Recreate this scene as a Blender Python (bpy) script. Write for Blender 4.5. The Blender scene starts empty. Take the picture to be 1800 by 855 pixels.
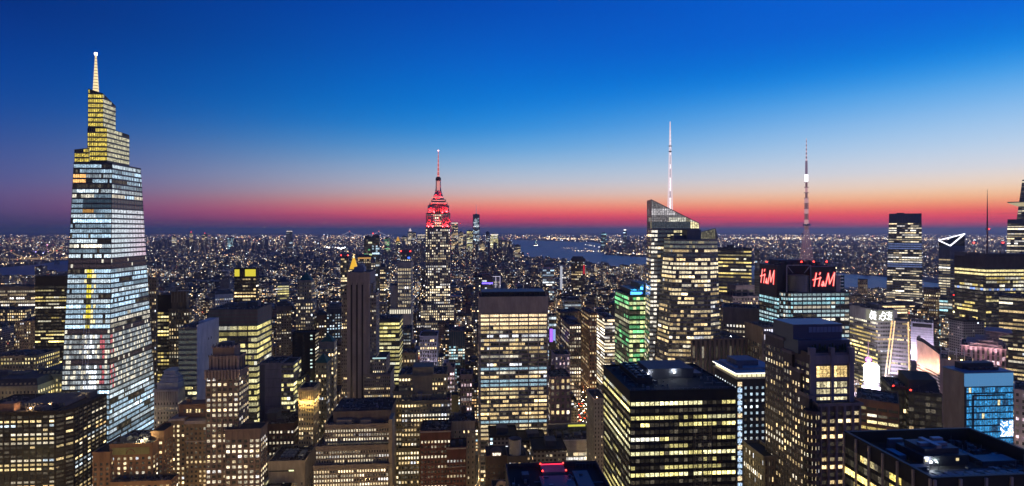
import bpy, math, random
import numpy as np
R = math.radians
SC = bpy.context.scene
COL = SC.collection
FOC, CX, EY, CAMZ = 1000.0, 900.0, 405.0, 260.0      # the photo's own scale: 1800 wide, eye level on row 405
TH = R(4.7)                                          # the street grid against the view axis
UX, UY = math.cos(TH), math.sin(TH)                  # along the cross streets
VX, VY = -math.sin(TH), math.cos(TH)                 # down the avenues

# ------------------------------------------------------------------ camera
cam = bpy.data.cameras.new('camera'); co = bpy.data.objects.new('camera', cam); COL.objects.link(co)
co.location = (0, 0, CAMZ); co.rotation_euler = (R(90), 0, 0)
cam.sensor_width = 36; cam.lens = 20.0; cam.shift_y = -0.0125
cam.clip_start = 1; cam.clip_end = 200000
SC.camera = co

# ------------------------------------------------------------------ sky, dusk
def lin(c):
    return tuple(((x / 255) / 12.92 if x / 255 <= .04045 else ((x / 255 + .055) / 1.055) ** 2.4) for x in c)
W = bpy.data.worlds.new('World'); SC.world = W; W.use_nodes = True
nt = W.node_tree; nt.nodes.clear(); N = nt.nodes.new; L = nt.links.new
def mth(op, a, b=None, c=None, tree=None):
    t = tree or nt
    n = t.nodes.new('ShaderNodeMath'); n.operation = op
    for i, v in enumerate((a, b, c)):
        if v is None: continue
        if isinstance(v, (int, float)): n.inputs[i].default_value = v
        else: t.links.new(v, n.inputs[i])
    return n.outputs[0]
tc = N('ShaderNodeTexCoord'); sp = N('ShaderNodeSeparateXYZ'); L(tc.outputs['Generated'], sp.inputs[0])
hx = mth('SQRT', mth('ADD', mth('MULTIPLY', sp.outputs[0], sp.outputs[0]), mth('MULTIPLY', sp.outputs[1], sp.outputs[1])))
el = mth('DIVIDE', sp.outputs[2], mth('MAXIMUM', hx, .001))
e01 = mth('DIVIDE', el, .45)
az = mth('ARCTAN2', sp.outputs[0], sp.outputs[1])                      # 0 ahead, + to the west (right)
dist = mth('ABSOLUTE', mth('SUBTRACT', az, R(64)))
dist = mth('MINIMUM', dist, mth('SUBTRACT', R(360), dist))
def ramp(stops, sec):
    n = N('ShaderNodeValToRGB'); cr = n.color_ramp; cr.interpolation = 'B_SPLINE'
    pts = sorted(((405 - y) / 1000 / sec / .45, c) for y, c in stops)
    pts = [(max(0, min(1, p)), c) for p, c in pts]
    while len(cr.elements) < len(pts): cr.elements.new(.5)
    for e, (p, c) in zip(cr.elements, pts):
        e.position = p; e.color = (*lin(c), 1)
    L(e01, n.inputs[0]); return n.outputs[0]
RL = ramp([(0,(0,44,124)),(60,(0,52,138)),(120,(0,62,150)),(180,(12,70,154)),(225,(34,76,152)),(270,(58,82,150)),(310,(74,86,148)),(345,(92,82,136)),(375,(76,72,120)),(392,(60,62,108)),(404,(56,58,102))], 1.319)
RM = ramp([(0,(0,72,178)),(60,(0,86,192)),(120,(0,102,206)),(180,(0,122,216)),(225,(30,140,220)),(260,(92,164,222)),(290,(144,184,220)),(320,(192,198,212)),(342,(218,186,180)),(358,(246,156,130)),(376,(255,78,98)),(389,(196,66,104)),(404,(110,72,112))], 1.0)
RR = ramp([(0,(0,96,214)),(60,(0,116,220)),(105,(16,140,230)),(150,(84,170,238)),(200,(144,194,240)),(250,(184,212,240)),(295,(220,222,230)),(325,(250,222,196)),(346,(255,194,140)),(364,(255,128,100)),(379,(255,72,90)),(391,(232,70,100)),(404,(150,74,108))], 1.28)
def mixc(f, a, b):
    n = N('ShaderNodeMix'); n.data_type = 'RGBA'
    L(f, n.inputs[0]); L(a, n.inputs[6]); L(b, n.inputs[7]); return n.outputs[2]
def mapr(v, a, b):
    n = N('ShaderNodeMapRange'); n.interpolation_type = 'SMOOTHSTEP'; n.inputs[1].default_value = a; n.inputs[2].default_value = b
    L(v, n.inputs[0]); return n.outputs[0]
c1 = mixc(mapr(dist, R(15), R(74)), RR, RM)
c2 = mixc(mapr(dist, R(60), R(112)), c1, RL)
# thin streaks of cloud low over the western horizon
cx_n = N('ShaderNodeCombineXYZ'); L(mth('MULTIPLY', az, 3.0), cx_n.inputs[0]); L(mth('MULTIPLY', el, 90.0), cx_n.inputs[1])
cn = N('ShaderNodeTexNoise'); cn.inputs['Scale'].default_value = 1.6; cn.inputs['Detail'].default_value = 5; L(cx_n.outputs[0], cn.inputs['Vector'])
streak = mth('MULTIPLY', mapr(cn.outputs[0], .48, .72), mth('SUBTRACT', 1.0, mapr(el, .008, .034)))
dkc = N('ShaderNodeRGB'); dkc.outputs[0].default_value = (*lin((96, 62, 104)), 1)
c2 = mixc(mth('MULTIPLY', streak, .5), c2, dkc.outputs[0])
# overhead and in the east the dusk sky is darker than in the west
up = mapr(el, .5, 1.6); lo_ = mth('SUBTRACT', 1.0, mth('MULTIPLY', up, .72))
east = mth('SUBTRACT', 1.0, mth('MULTIPLY', mapr(dist, R(110), R(165)), .5))
vmul = N('ShaderNodeVectorMath'); vmul.operation = 'SCALE'; L(c2, vmul.inputs[0]); L(mth('MULTIPLY', lo_, east), vmul.inputs['Scale'])
bg = N('ShaderNodeBackground'); L(vmul.outputs[0], bg.inputs[0]); bg.inputs[1].default_value = 1.0
st = N('ShaderNodeTexSky'); st.sky_type = 'NISHITA'; st.sun_disc = False
st.sun_elevation = R(-1.5); st.sun_rotation = R(64)
bg2 = N('ShaderNodeBackground'); L(st.outputs[0], bg2.inputs[0]); bg2.inputs[1].default_value = 0.004
ad = N('ShaderNodeAddShader'); L(bg.outputs[0], ad.inputs[0]); L(bg2.outputs[0], ad.inputs[1])
wo = N('ShaderNodeOutputWorld'); L(ad.outputs[0], wo.inputs[0])

# afterglow of the sun that has just gone down in the west
sl = bpy.data.lights.new('sun', 'SUN'); sl.energy = 0.05; sl.angle = R(30); sl.color = (1, .55, .4)
so = bpy.data.objects.new('sun', sl); COL.objects.link(so)
so.rotation_euler = (R(86), 0, R(180 - 64))
vs = SC.view_settings; vs.view_transform = 'Standard'; vs.look = 'None'; vs.exposure = 0.0; vs.gamma = 1.0; vs.use_curve_mapping = False
cy = SC.cycles
cy.use_denoising = True
try: cy.denoiser = 'OPENIMAGEDENOISE'; cy.denoising_prefilter = 'ACCURATE'
except Exception: pass
cy.max_bounces = 4; cy.diffuse_bounces = 2; cy.glossy_bounces = 2; cy.transmission_bounces = 2; cy.transparent_max_bounces = 6
cy.sample_clamp_indirect = 3.0; cy.caustics_reflective = False; cy.caustics_refractive = False
cy.use_adaptive_sampling = False; cy.use_light_tree = True

# ------------------------------------------------------------------ materials
MATS = {}
def newmat(key):
    m = bpy.data.materials.new(key); m.use_nodes = True
    t = m.node_tree; b = t.nodes['Principled BSDF']; return m, t, b
def wallmat(rgb, rough=.85, name='masonry'):
    k = ('wall', tuple(round(x, 3) for x in rgb), rough)
    if k in MATS: return MATS[k]
    m, t, b = newmat(name)
    tcn = t.nodes.new('ShaderNodeTexCoord')
    mp = t.nodes.new('ShaderNodeMapping'); mp.inputs['Scale'].default_value = (1, 1, .25)
    t.links.new(tcn.outputs['Object'], mp.inputs[0])
    n = t.nodes.new('ShaderNodeTexNoise'); n.inputs['Scale'].default_value = .22; n.inputs['Detail'].default_value = 5; n.inputs['Roughness'].default_value = .65
    t.links.new(mp.outputs[0], n.inputs['Vector'])
    r = t.nodes.new('ShaderNodeValToRGB'); r.color_ramp.elements[0].position = .25; r.color_ramp.elements[1].position = .75
    r.color_ramp.elements[0].color = (*[x * .68 for x in rgb], 1); r.color_ramp.elements[1].color = (*[min(.95, x * 1.25) for x in rgb], 1)
    t.links.new(n.outputs[0], r.inputs[0]); t.links.new(r.outputs[0], b.inputs['Base Color'])
    b.inputs['Roughness'].default_value = rough
    MATS[k] = m; return m
def plain(name, rgb, rough=.6, metal=0):
    k = ('plain', name)
    if k in MATS: return MATS[k]
    m, t, b = newmat(name); b.inputs['Base Color'].default_value = (*rgb, 1); b.inputs['Roughness'].default_value = rough; b.inputs['Metallic'].default_value = metal
    MATS[k] = m; return m
def glow(name, rgb, s, sample=False):
    k = ('glow', name)
    if k in MATS: return MATS[k]
    m, t, b = newmat(name); b.inputs['Base Color'].default_value = (.02, .02, .02, 1)
    b.inputs['Emission Color'].default_value = (*rgb, 1); b.inputs['Emission Strength'].default_value = s
    m.cycles.emission_sampling = 'AUTO' if sample else 'NONE'
    MATS[k] = m; return m
def window_material(name, rough=.12, sheen=1.0):
    """Glass pane in front of a room: what the room gives off comes from the pane's own colour, broken up by blinds, desks and ceiling lamps."""
    m, t, b = newmat(name)
    a = t.nodes.new('ShaderNodeAttribute'); a.attribute_name = 'room'
    tcn = t.nodes.new('ShaderNodeTexCoord')
    mp = t.nodes.new('ShaderNodeMapping'); mp.inputs['Scale'].default_value = (1, 1, 1.0)
    t.links.new(tcn.outputs['Object'], mp.inputs[0])
    v = t.nodes.new('ShaderNodeTexNoise'); v.inputs['Scale'].default_value = 1.0; v.inputs['Detail'].default_value = 3; v.inputs['Roughness'].default_value = .7
    t.links.new(mp.outputs[0], v.inputs['Vector'])
    mr = t.nodes.new('ShaderNodeMapRange'); mr.inputs[1].default_value = .32; mr.inputs[2].default_value = .68; mr.inputs[3].default_value = .12; mr.inputs[4].default_value = 2.2
    t.links.new(v.outputs[0], mr.inputs[0])
    mm = t.nodes.new('ShaderNodeVectorMath'); mm.operation = 'SCALE'
    t.links.new(a.outputs['Color'], mm.inputs[0]); t.links.new(mr.outputs[0], mm.inputs['Scale'])
    t.links.new(mm.outputs[0], b.inputs['Emission Color']); b.inputs['Emission Strength'].default_value = 1.0
    b.inputs['Base Color'].default_value = (.016, .02, .026, 1); b.inputs['Roughness'].default_value = rough
    b.inputs['Specular IOR Level'].default_value = .5 * sheen
    m.cycles.emission_sampling = EMIS
    return m
EMIS = 'AUTO'
WIN = window_material('window_glass')
ROOF = wallmat((.024, .022, .021), .95, 'roof_felt')
MECH = wallmat((.10, .10, .105), .7, 'plant_housing')
STEEL = plain('painted_steel', (.25, .25, .27), .45, .6)
DARKMETAL = plain('dark_metal', (.03, .03, .035), .5, .3)
WOOD = wallmat((.10, .06, .035), .9, 'tank_wood')
COPPER = wallmat((.03, .15, .105), .75, 'green_copper')
REDGLOW = glow('red_beacon', (1, .03, .02), 12)
WARMGLOW = glow('warm_lamp', (1, .62, .28), 30)
WHITEGLOW = glow('white_lamp', (.9, .95, 1), 30)

# ------------------------------------------------------------------ mesh builder
class MB:
    def __init__(s): s.v = []; s.f = []; s.m = []; s.c = []; s.c2 = []
    def face(s, pts, mi=0, col=(0, 0, 0), col2=None):
        i = len(s.v); s.v.extend(pts); s.f.append(tuple(range(i, i + len(pts)))); s.m.append(mi); s.c.append(col); s.c2.append(col2 or col)
    def box(s, x0, x1, y0, y1, z0, z1, mi=0, col=(0, 0, 0), top=None, bottom=False, col2=None):
        a, b, c, d = (x0, y0), (x1, y0), (x1, y1), (x0, y1)
        for p, q in ((a, b), (b, c), (c, d), (d, a)):
            s.face([(*p, z0), (*q, z0), (*q, z1), (*p, z1)], mi, col, col2)
        s.face([(*a, z1), (*b, z1), (*c, z1), (*d, z1)], mi if top is None else top, col, col2)
        if bottom: s.face([(*a, z0), (*d, z0), (*c, z0), (*b, z0)], mi, col, col2)
    def prism(s, A, B, mi=0, top=None, bottom=False):
        n = len(A)
        for i in range(n):
            j = (i + 1) % n; s.face([A[i], A[j], B[j], B[i]], mi)
        s.face(list(B), mi if top is None else top)
        if bottom: s.face(list(A)[::-1], mi)
    def strip(s, a, b, c, d, n, h, mi=0):
        q = [tuple(p[k] + n[k] * h for k in range(3)) for p in (a, b, c, d)]
        s.face(q, mi)
        o = (a, b, c, d)
        for i in range(4):
            j = (i + 1) % 4; s.face([o[i], o[j], q[j], q[i]], mi)
    def cyl(s, cx, cy, z0, z1, r0, r1, n=12, mi=0, cap=True):
        A = [(cx + r0 * math.cos(2 * math.pi * i / n), cy + r0 * math.sin(2 * math.pi * i / n), z0) for i in range(n)]
        B = [(cx + r1 * math.cos(2 * math.pi * i / n), cy + r1 * math.sin(2 * math.pi * i / n), z1) for i in range(n)]
        for i in range(n):
            j = (i + 1) % n; s.face([A[i], A[j], B[j], B[i]], mi)
        if cap: s.face(B, mi); s.face(A[::-1], mi)
    def bar(s, p, q, t, mi=0):
        p = np.array(p, float); q = np.array(q, float); d = q - p; l = np.linalg.norm(d)
        if l < 1e-6: return
        d /= l; a = np.cross(d, (0, 0, 1) if abs(d[2]) < .9 else (1, 0, 0)); a /= np.linalg.norm(a); b = np.cross(d, a)
        k = [(a + b) * t / 2, (b - a) * t / 2, (-a - b) * t / 2, (a - b) * t / 2]
        A = [tuple(p + x) for x in k]; B = [tuple(q + x) for x in k]
        for i in range(4):
            j = (i + 1) % 4; s.face([A[i], A[j], B[j], B[i]], mi)
        s.face(B, mi); s.face(A[::-1], mi)
    def build(s, name, mats, parent=None, attr=False, attr2=None):
        me = bpy.data.meshes.new(name)
        me.from_pydata(s.v, [], s.f)
        if not isinstance(mats, (list, tuple)): mats = [mats]
        for m in mats: me.materials.append(m)
        if len(mats) > 1: me.polygons.foreach_set('material_index', s.m)
        if attr:
            ln = [len(f) for f in s.f]
            for nm, src in (('room', s.c),) + (((attr2, s.c2),) if attr2 else ()):
                at_ = me.color_attributes.new(nm, 'FLOAT_COLOR', 'CORNER')
                arr = np.repeat(np.array([(*c[:3], 1.0 if len(c) < 4 else c[3]) for c in src], dtype=np.float32), ln, axis=0)
                at_.data.foreach_set('color', arr.ravel())
        o = bpy.data.objects.new(name, me); COL.objects.link(o)
        if parent is not None: o.parent = parent
        return o

def tag(o, label=None, cat=None, group=None, kind=None):
    if label: o['label'] = label
    if cat: o['category'] = cat
    if group: o['group'] = group
    if kind: o['kind'] = kind
    return o
def empty(name, loc, rz=0.0):
    o = bpy.data.objects.new(name, None); COL.objects.link(o); o.location = loc; o.rotation_euler = (0, 0, rz); o.empty_display_size = 5
    return o

# ------------------------------------------------------------------ facades
PAL = {
    'warm': [(6, (1, .72, .34)), (4, (1, .80, .46)), (2, (1, .90, .68)), (.6, (.92, .95, 1))],
    'yel': [(5, (1, .76, .24)), (3, (1, .84, .40)), (1, (1, .93, .7))],
    'lemon': [(5, (1, .86, .32)), (3, (1, .92, .5)), (1, (1, .98, .8))],
    'white': [(5, (1, .86, .60)), (2, (1, .95, .88)), (3, (1, .77, .44))],
    'cool': [(5, (.62, .84, 1)), (3, (.82, .93, 1)), (1, (1, .9, .7))],
    'ice': [(6, (.56, .80, 1)), (3, (.76, .91, 1)), (.5, (1, .93, .75))],
    'teal': [(5, (.45, .85, .95)), (3, (.7, .95, 1)), (1, (1, .9, .7))],
    'green': [(5, (.25, .9, .35)), (4, (.75, 1, .5)), (2, (1, .95, .6))],
    'blue': [(6, (.10, .42, .85)), (2, (.3, .65, 1))],
    'pink': [(5, (1, .72, .78)), (3, (1, .9, .9))],
    'mix': [(5, (1, .76, .36)), (3, (1, .88, .64)), (2, (.75, .9, 1)), (1, (1, .66, .28))],
}
def scl(k, c): return tuple(x * k for x in c)
def pick(rng, pal):
    p = PAL[pal]; t = sum(w for w, _ in p); x = rng.random() * t
    for w, c in p:
        x -= w
        if x <= 0: return c
    return p[-1][1]
STY = {
    'stone': dict(ww=.5, wh=.52, sf=.24, pp=.35, sp=.2, lit=(.10, .35, .28, 2), pal='warm', wall=(.30, .25, .19)),
    'band': dict(ww=.93, wh=.55, sf=.24, pp=.18, sp=.35, lit=(.35, .2, .5, 4), pal='warm', wall=(.30, .27, .22)),
    'glass': dict(ww=.93, wh=.68, sf=.18, pp=.2, sp=.1, lit=(.3, .25, .4, 4), pal='warm', wall=(.07, .075, .08)),
    'black': dict(ww=.86, wh=.5, sf=.25, pp=.3, sp=.15, lit=(.3, .35, .35, 5), pal='yel', wall=(.018, .018, .02)),
    'pier': dict(ww=.5, wh=.62, sf=.2, pp=.9, sp=.12, lit=(.06, .4, .25, 2), pal='warm', wall=(.32, .26, .2)),
}
def litrow(rng, s, nx, r):
    pf, pd, pw, cl = s['lit']
    m = rng.random()
    p = .94 if m < pf else .05 if m < pf + pd else pw
    base = pick(rng, s['pal']); k0 = s.get('k', 1.0) * math.exp(rng.gauss(-.15, .4)); out = []
    while len(out) < nx:
        n = rng.randint(1, cl); on = rng.random() < p
        c = base if rng.random() < (.9 if s['pal'] == 'ice' else .65) else pick(rng, s['pal']); k = k0 * math.exp(rng.gauss(0, .35))
        for _ in range(n):
            if on and rng.random() < .95:
                j = k * rng.uniform(.7, 1.25); out.append(tuple(min(4, x * j) for x in c))
            else:
                d = rng.random(); g = .012 if d < .6 else .04 if d < .9 else .10
                out.append((g * 1.0, g * .85, g * .6))
    return out[:nx]

def facade(wall, wins, a, b, z0, z1, s, rng, a1=None, b1=None, zt=None, pri=0, y_cut=0.0):
    """One face of a tower: panes, piers and spandrels on the plane a-b (left to right seen from outside)."""
    a = np.array(a, float); b = np.array(b, float)
    a1 = a if a1 is None else np.array(a1, float); b1 = b if b1 is None else np.array(b1, float)
    d = b - a; ln = np.linalg.norm(d)
    if ln < 2: return
    n = np.array((d[1], -d[0], 0)) / ln
    zz = (z1 - z0) or 1
    def P(q, z, off=0.0):
        t = (z - z0) / zz; l = a + (a1 - a) * t; r = b + (b1 - b) * t; xy = l + (r - l) * q
        return (xy[0] + n[0] * off, xy[1] + n[1] * off, z)
    zl, zr = zt or (z1, z1)
    fh, bw = s['fh'], s['bw']; top = s.get('top', .8); base = s.get('base', 0)
    mar = s.get('mar', 0.0) / ln
    nx = max(1, int(round(ln * (1 - 2 * mar) / bw))); nr = int((max(zl, zr) - top - z0 - base) / fh)
    w = (1 - 2 * mar) / nx
    half = w * s['ww'] / 2
    zm = lambda q: zl + (zr - zl) * q
    zlo = z0 + base
    off = (max(zl, zr) - top) - (zlo + nr * fh)             # rows hang from the top
    rows = range(nr)
    first = None
    colf = s.get('colf')
    for r in rows:
        zb = zlo + off + r * fh
        if zb + fh < y_cut: continue
        if first is None: first = zb
        wb, wt = zb + s['sf'] * fh, zb + (s['sf'] + s['wh']) * fh
        cols = litrow(rng, s, nx, r)
        for i in range(nx):
            q = mar + (i + .5) * w
            if zm(q - half) < wt + .3 or zm(q + half) < wt + .3: continue
            c = cols[i]
            if colf:
                c2 = colf(r, nr, i, nx, c, rng)
                if c2 is not None: c = c2
            wins.append(((P(q - half, wb, .04), P(q + half, wb, .04), P(q + half, wt, .04), P(q - half, wt, .04)), c, pri, zb))
        # spandrel above this row's windows, up to the next row's
        st_, sb_ = (zb + fh + s['sf'] * fh, wt) if r < nr - 1 else (max(zl, zr), wt)
        q0, q1 = 0.0, 1.0
        if zl != zr:
            lim = st_ + .2
            if zl > zr: q1 = max(0, min(1, (zl - lim) / (zl - zr)))
            else: q0 = max(0, min(1, (lim - zl) / (zr - zl)))
            if r == nr - 1: st_ = sb_ + s['fh'] * .3
        if q1 - q0 > .02:
            wall.strip(P(q0, sb_), P(q1, sb_), P(q1, st_), P(q0, st_), n, s['sp'], 1)
    if first is None: first = zlo
    if s['sf'] > .02: wall.strip(P(0, first), P(1, first), P(1, first + s['sf'] * fh), P(0, first + s['sf'] * fh), n, s['sp'], 1)
    ev = s.get('pier_every', 1)
    for i in range(nx + 1):
        if i % ev and i != nx: continue
        q = mar + i * w
        pw = w * (1 - s['ww']) / 2 * s.get('pwk', 1)
        ql, qr = (0 if i == 0 else q - pw), (1 if i == nx else q + pw)
        if qr - ql < 1e-5: continue
        wall.strip(P(ql, y_cut if y_cut > z0 else z0), P(qr, y_cut if y_cut > z0 else z0), P(qr, zm(qr) - .002), P(ql, zm(ql) - .002), n, s['pp'], 0)

def put_windows(root, wins, mat, single=100):
    if not wins: return
    wins = sorted(wins, key=lambda w: (w[2], -w[3]))
    for pts, c, *_ in wins[:single]:
        m = MB(); m.face(list(pts), 0, c); m.build('window', mat, root, attr=True)
    rest = wins[single:]
    if rest:
        m = MB()
        for pts, c, *_ in rest: m.face(list(pts), 0, c)
        o = m.build('windows', mat, root, attr=True); o['kind'] = 'stuff'

SEED = [11]
OCC = []           # footprints taken, world (cx, cy, hw, hd)
def style(base, **k):
    s = dict(STY[base]); s.update(k); return s

class Tower:
    """A tower set down from where it stands in the photo: px columns and rows turn into metres at its real distance."""
    def __init__(s, name, label, cat, xl, xr, yt, Y=None, H=None, d=30.0, xb=None, group=None, rot=None):
        rot = TH if rot is None else rot; s.rot = rot
        UX, UY = math.cos(rot), math.sin(rot); VX, VY = -UY, UX; s.ux, s.uy, s.vx, s.vy = UX, UY, VX, VY
        if Y is None: Y = (CAMZ - H) * 1000 / (yt - EY)
        s.Y = Y; k0, k1 = (xl - CX) / FOC, (xr - CX) / FOC
        A = (k0 * Y, Y)
        w = (k1 * A[1] - A[0]) / (UX - k1 * UY)
        if xb is not None:
            P = A if xb < xl else (A[0] + w * UX, A[1] + w * UY)
            kb = (xb - CX) / FOC
            d = (P[0] - kb * P[1]) / (kb * VY - VX)
        s.w, s.d = w, d
        s.cx = A[0] + UX * w / 2 + VX * d / 2; s.cy = A[1] + UY * w / 2 + VY * d / 2
        s.H = CAMZ - (yt - EY) / 1000 * Y
        s.root = empty(name, (s.cx, s.cy, 0), rot); tag(s.root, label, cat, group)
        SEED[0] += 7; s.rng = random.Random(SEED[0])
        s.front = -d / 2; s.wins = []; s.walls = MB(); s.clut = MB(); s.name = name
        OCC.append((s.cx, s.cy, w / 2, d / 2))
        s.right_seen = s.cx + 0 < -.082 * s.cy
    def ray(s, px, ly=None):
        ly = s.front if ly is None else ly
        k = (px - CX) / FOC
        t = (ly + s.cx * s.vx + s.cy * s.vy) / (k * s.vx + s.vy)
        X, Y = k * t, t
        return (X - s.cx) * s.ux + (Y - s.cy) * s.uy, Y
    def lx(s, px, ly=None): return s.ray(px, ly)[0]
    def lz(s, py, ly=None, px=None):
        Y = s.ray(px if px is not None else CX + FOC * s.cx / s.cy, ly)[1]
        return CAMZ - (py - EY) / 1000 * Y
    def prep(s, st):
        st = dict(st); m = s.Y / 1000
        if 'f' in st: st['fh'] = st['f'] * m
        if 'b' in st: st['bw'] = st['b'] * m
        return st
    def ycut(s): return max(0.0, CAMZ - .52 * (s.Y))
    def block(s, x0, x1, y0, y1, z0, z1, st, sides='flr', parapet=1.0, core=None):
        """a box with facades; local metres"""
        st = s.prep(st) if st else None
        s.walls.box(x0, x1, y0, y1, z0, z1, 2 if st else 0, top=3)
        if st:
            c = s.ycut()
            if 'f' in sides: facade(s.walls, s.wins, (x0, y0), (x1, y0), z0, z1, st, s.rng, pri=0, y_cut=c)
            ss = dict(st, pp=min(st['pp'], .12 + st['pp'] * .15))
            if 'r' in sides: facade(s.walls, s.wins, (x1, y0), (x1, y1), z0, z1, ss, s.rng, pri=1 if s.right_seen else 3, y_cut=c)
            if 'l' in sides: facade(s.walls, s.wins, (x0, y1), (x0, y0), z0, z1, ss, s.rng, pri=3 if s.right_seen else 1, y_cut=c)
        if parapet and z1 < 250 and (x1 - x0) > 9 and (y1 - y0) > 6 and (x1 - x0) * (y1 - y0) > 220 and s.Y < 1000: s.clutter(x0, x1, y0, y1, z1, parapet)
        if parapet:
            t = .5
            pr = s.walls
            e = (st['pp'] if st else 0) + .05
            for bx in ((x0 - e, x1 + e, y0 - e, y0 - e + t), (x0 - e, x1 + e, y1 + e - t, y1 + e), (x0 - e, x0 - e + t, y0 - e + t, y1 + e - t), (x1 + e - t, x1 + e, y0 - e + t, y1 + e - t)):
                pr.box(*bx, z1 - .25, z1 + parapet, 0, bottom=True)
    def clutter(s, x0, x1, y0, y1, z1, parapet=1.0):
        if (x1 - x0) * (y1 - y0) < 460: return
        r = random.Random(int(z1 * 97 + x0 * 13)); c = s.clut
        for i in range(int(min(70, (x1 - x0) * (y1 - y0) / 15))):
            px_, py_ = r.uniform(x0 + 1, x1 - 2.5), r.uniform(y0 + 1, y1 - 2.5); q = r.random(); h = r.uniform(.5, 2.0)
            if q < .45: c.box(px_, px_ + r.uniform(.6, 2.4), py_, py_ + r.uniform(.6, 2.0), z1 + .01, z1 + h, r.choice((0, 0, 1)))
            elif q < .65: c.cyl(px_ + .6, py_ + .6, z1 + .01, z1 + h, .35, .35, 8, 1)
            elif q < .85: c.bar((px_, py_, z1 + .4), (min(x1 - .6, px_ + r.uniform(3, 9)), py_, z1 + .4), .3, 1)
            else: c.bar((px_, py_, z1), (px_, py_, z1 + r.uniform(2.5, 6)), .12, 1)
        for q in range(int((x1 - x0) / 2.5)): c.bar((x0 + q * 2.5, y0 + .1, z1 + parapet), (x0 + q * 2.5, y0 + .1, z1 + parapet + .9), .07, 1)
        c.bar((x0, y0 + .1, z1 + parapet + .9), (x1, y0 + .1, z1 + parapet + .9), .07, 1)
        c.box(x0 + .6, x0 + (x1 - x0) * r.uniform(.2, .6), y0 + .6, y0 + (y1 - y0) * r.uniform(.3, .8), z1 + .006, z1 + .05, 2)
    def tier(s, xl, xr, yt, fy=0.0, d=None, z0=0.0, st=None, sides='flr', parapet=1.0):
        ly = s.front + fy
        x0, Y0 = s.ray(xl, ly); x1, _ = s.ray(xr, ly); z1 = CAMZ - (yt - EY) / 1000 * Y0
        y1 = s.d / 2 if d is None else ly + d
        s.block(x0, x1, ly, y1, z0, z1, st, sides, parapet)
        return x0, x1, ly, y1, z1
    def units(s, x0, x1, y0, y1, z, n=3, hmax=4.0, tank=False, name='rooftop_unit'):
        r = s.rng
        for i in range(n):
            m = MB(); w, dd, h = r.uniform(.12, .3) * (x1 - x0), r.uniform(.15, .35) * (y1 - y0), r.uniform(.4, 1) * hmax
            cx, cy_ = x0 + (x1 - x0) * (i + .5) / n + r.uniform(-.06, .06) * (x1 - x0), r.uniform(y0 + dd / 2 + 1, y1 - dd / 2 - 1)
            w = min(w, (x1 - x0) / n * .8)
            m.box(cx - w / 2, cx + w / 2, cy_ - dd / 2, cy_ + dd / 2, z, z + h)
            for q in range(int(w / 3)):
                m.box(cx - w / 2 + q * 3 + .5, cx - w / 2 + q * 3 + 2.2, cy_ - .9, cy_ + .9, z + h, z + h + .5)
            m.box(cx - w / 2 - .15, cx + w / 2 + .15, cy_ - dd / 2 - .15, cy_ + dd / 2 + .15, z + h * .55, z + h * .55 + .3)
            m.build(name, MECH, s.root)
        if tank: s.tank(x0 + (x1 - x0) * r.uniform(.2, .8), (y0 + y1) / 2, z)
    def tank(s, x, y, z, r=2.2, h=4.5):
        o = MB(); o.cyl(x, y, z + 4, z + 4 + h, r, r * .97, 14); o.cyl(x, y, z + 4 + h, z + 5.6 + h, r * 1.08, .1, 14)
        t = o.build('water_tank', WOOD, s.root)
        l = MB()
        for a in (-1, 1):
            for b in (-1, 1): l.bar((x + a * r * .7, y + b * r * .7, z), (x + a * r * .7, y + b * r * .7, z + 4), .3)
        l.bar((x - r, y, z + 3.9), (x + r, y, z + 3.9), .3)
        l.build('tank_stand', DARKMETAL, t)
    def part(s, name, mb, mat, label=None):
        o = mb.build(name, mat, s.root)
        if label: o['label'] = label
        return o
    def lamp(s, x, y, z, color, energy, mat, name='roof_lamp', h=1.2, size=.35):
        m = MB(); m.bar((x, y, z), (x, y, z + h), .15); m.cyl(x, y, z + h, z + h + size * 1.6, size, size * .6, 8, 1)
        o = m.build(name, [DARKMETAL, mat], s.root)
        if energy:
            l = bpy.data.lights.new(name, 'POINT'); l.energy = energy; l.color = color; l.shadow_soft_size = size * 1.5
            lo = bpy.data.objects.new('lamp_light', l); COL.objects.link(lo); lo.parent = s.root; lo.location = (x, y, z + h + size * 2.6)
    def beacon(s, x, y, z, h=2.0, size=.6):
        m = MB(); m.bar((x, y, z), (x, y, z + h), .2); m.cyl(x, y, z + h, z + h + size * 1.5, size, size, 8, 1)
        m.build('red_beacon', [DARKMETAL, REDGLOW], s.root)
    def wash(s, n, color, energy, z, off=14, tilt=150, x0=None, x1=None):
        """spot lights added in front of the facade to brighten it, no fittings built"""
        x0 = -s.w / 2 if x0 is None else x0; x1 = s.w / 2 if x1 is None else x1
        for q in range(n):
            x = x0 + (x1 - x0) * (q + .5) / n
            l = bpy.data.lights.new('floodlight', 'SPOT'); l.energy = energy; l.color = color; l.spot_size = R(120); l.spot_blend = .5; l.shadow_soft_size = 1.5
            o = bpy.data.objects.new('floodlight', l); COL.objects.link(o); o.parent = s.root; o.location = (x, s.front - off, z); o.rotation_euler = (R(tilt), 0, 0)
    def done(s, wall, spandrel=None, core=None, roof=None, win=None, single=100):
        w = wallmat(wall) if isinstance(wall, tuple) else wall
        sp_ = w if spandrel is None else (wallmat(spandrel) if isinstance(spandrel, tuple) else spandrel)
        cr = wallmat(core) if isinstance(core, tuple) else (core or DARKMETAL)
        s.walls.build('wall', [w, sp_, cr, roof or ROOF], s.root)
        if s.clut.v: s.clut.build('roof_vent_clutter', [MECH, STEEL, wallmat((.05, .046, .042), .9, 'roof_patch')], s.root)  # loose ducts, pipes, boxes and a railing merged into one mesh
        put_windows(s.root, s.wins, win or WIN, single)
        return s
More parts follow.
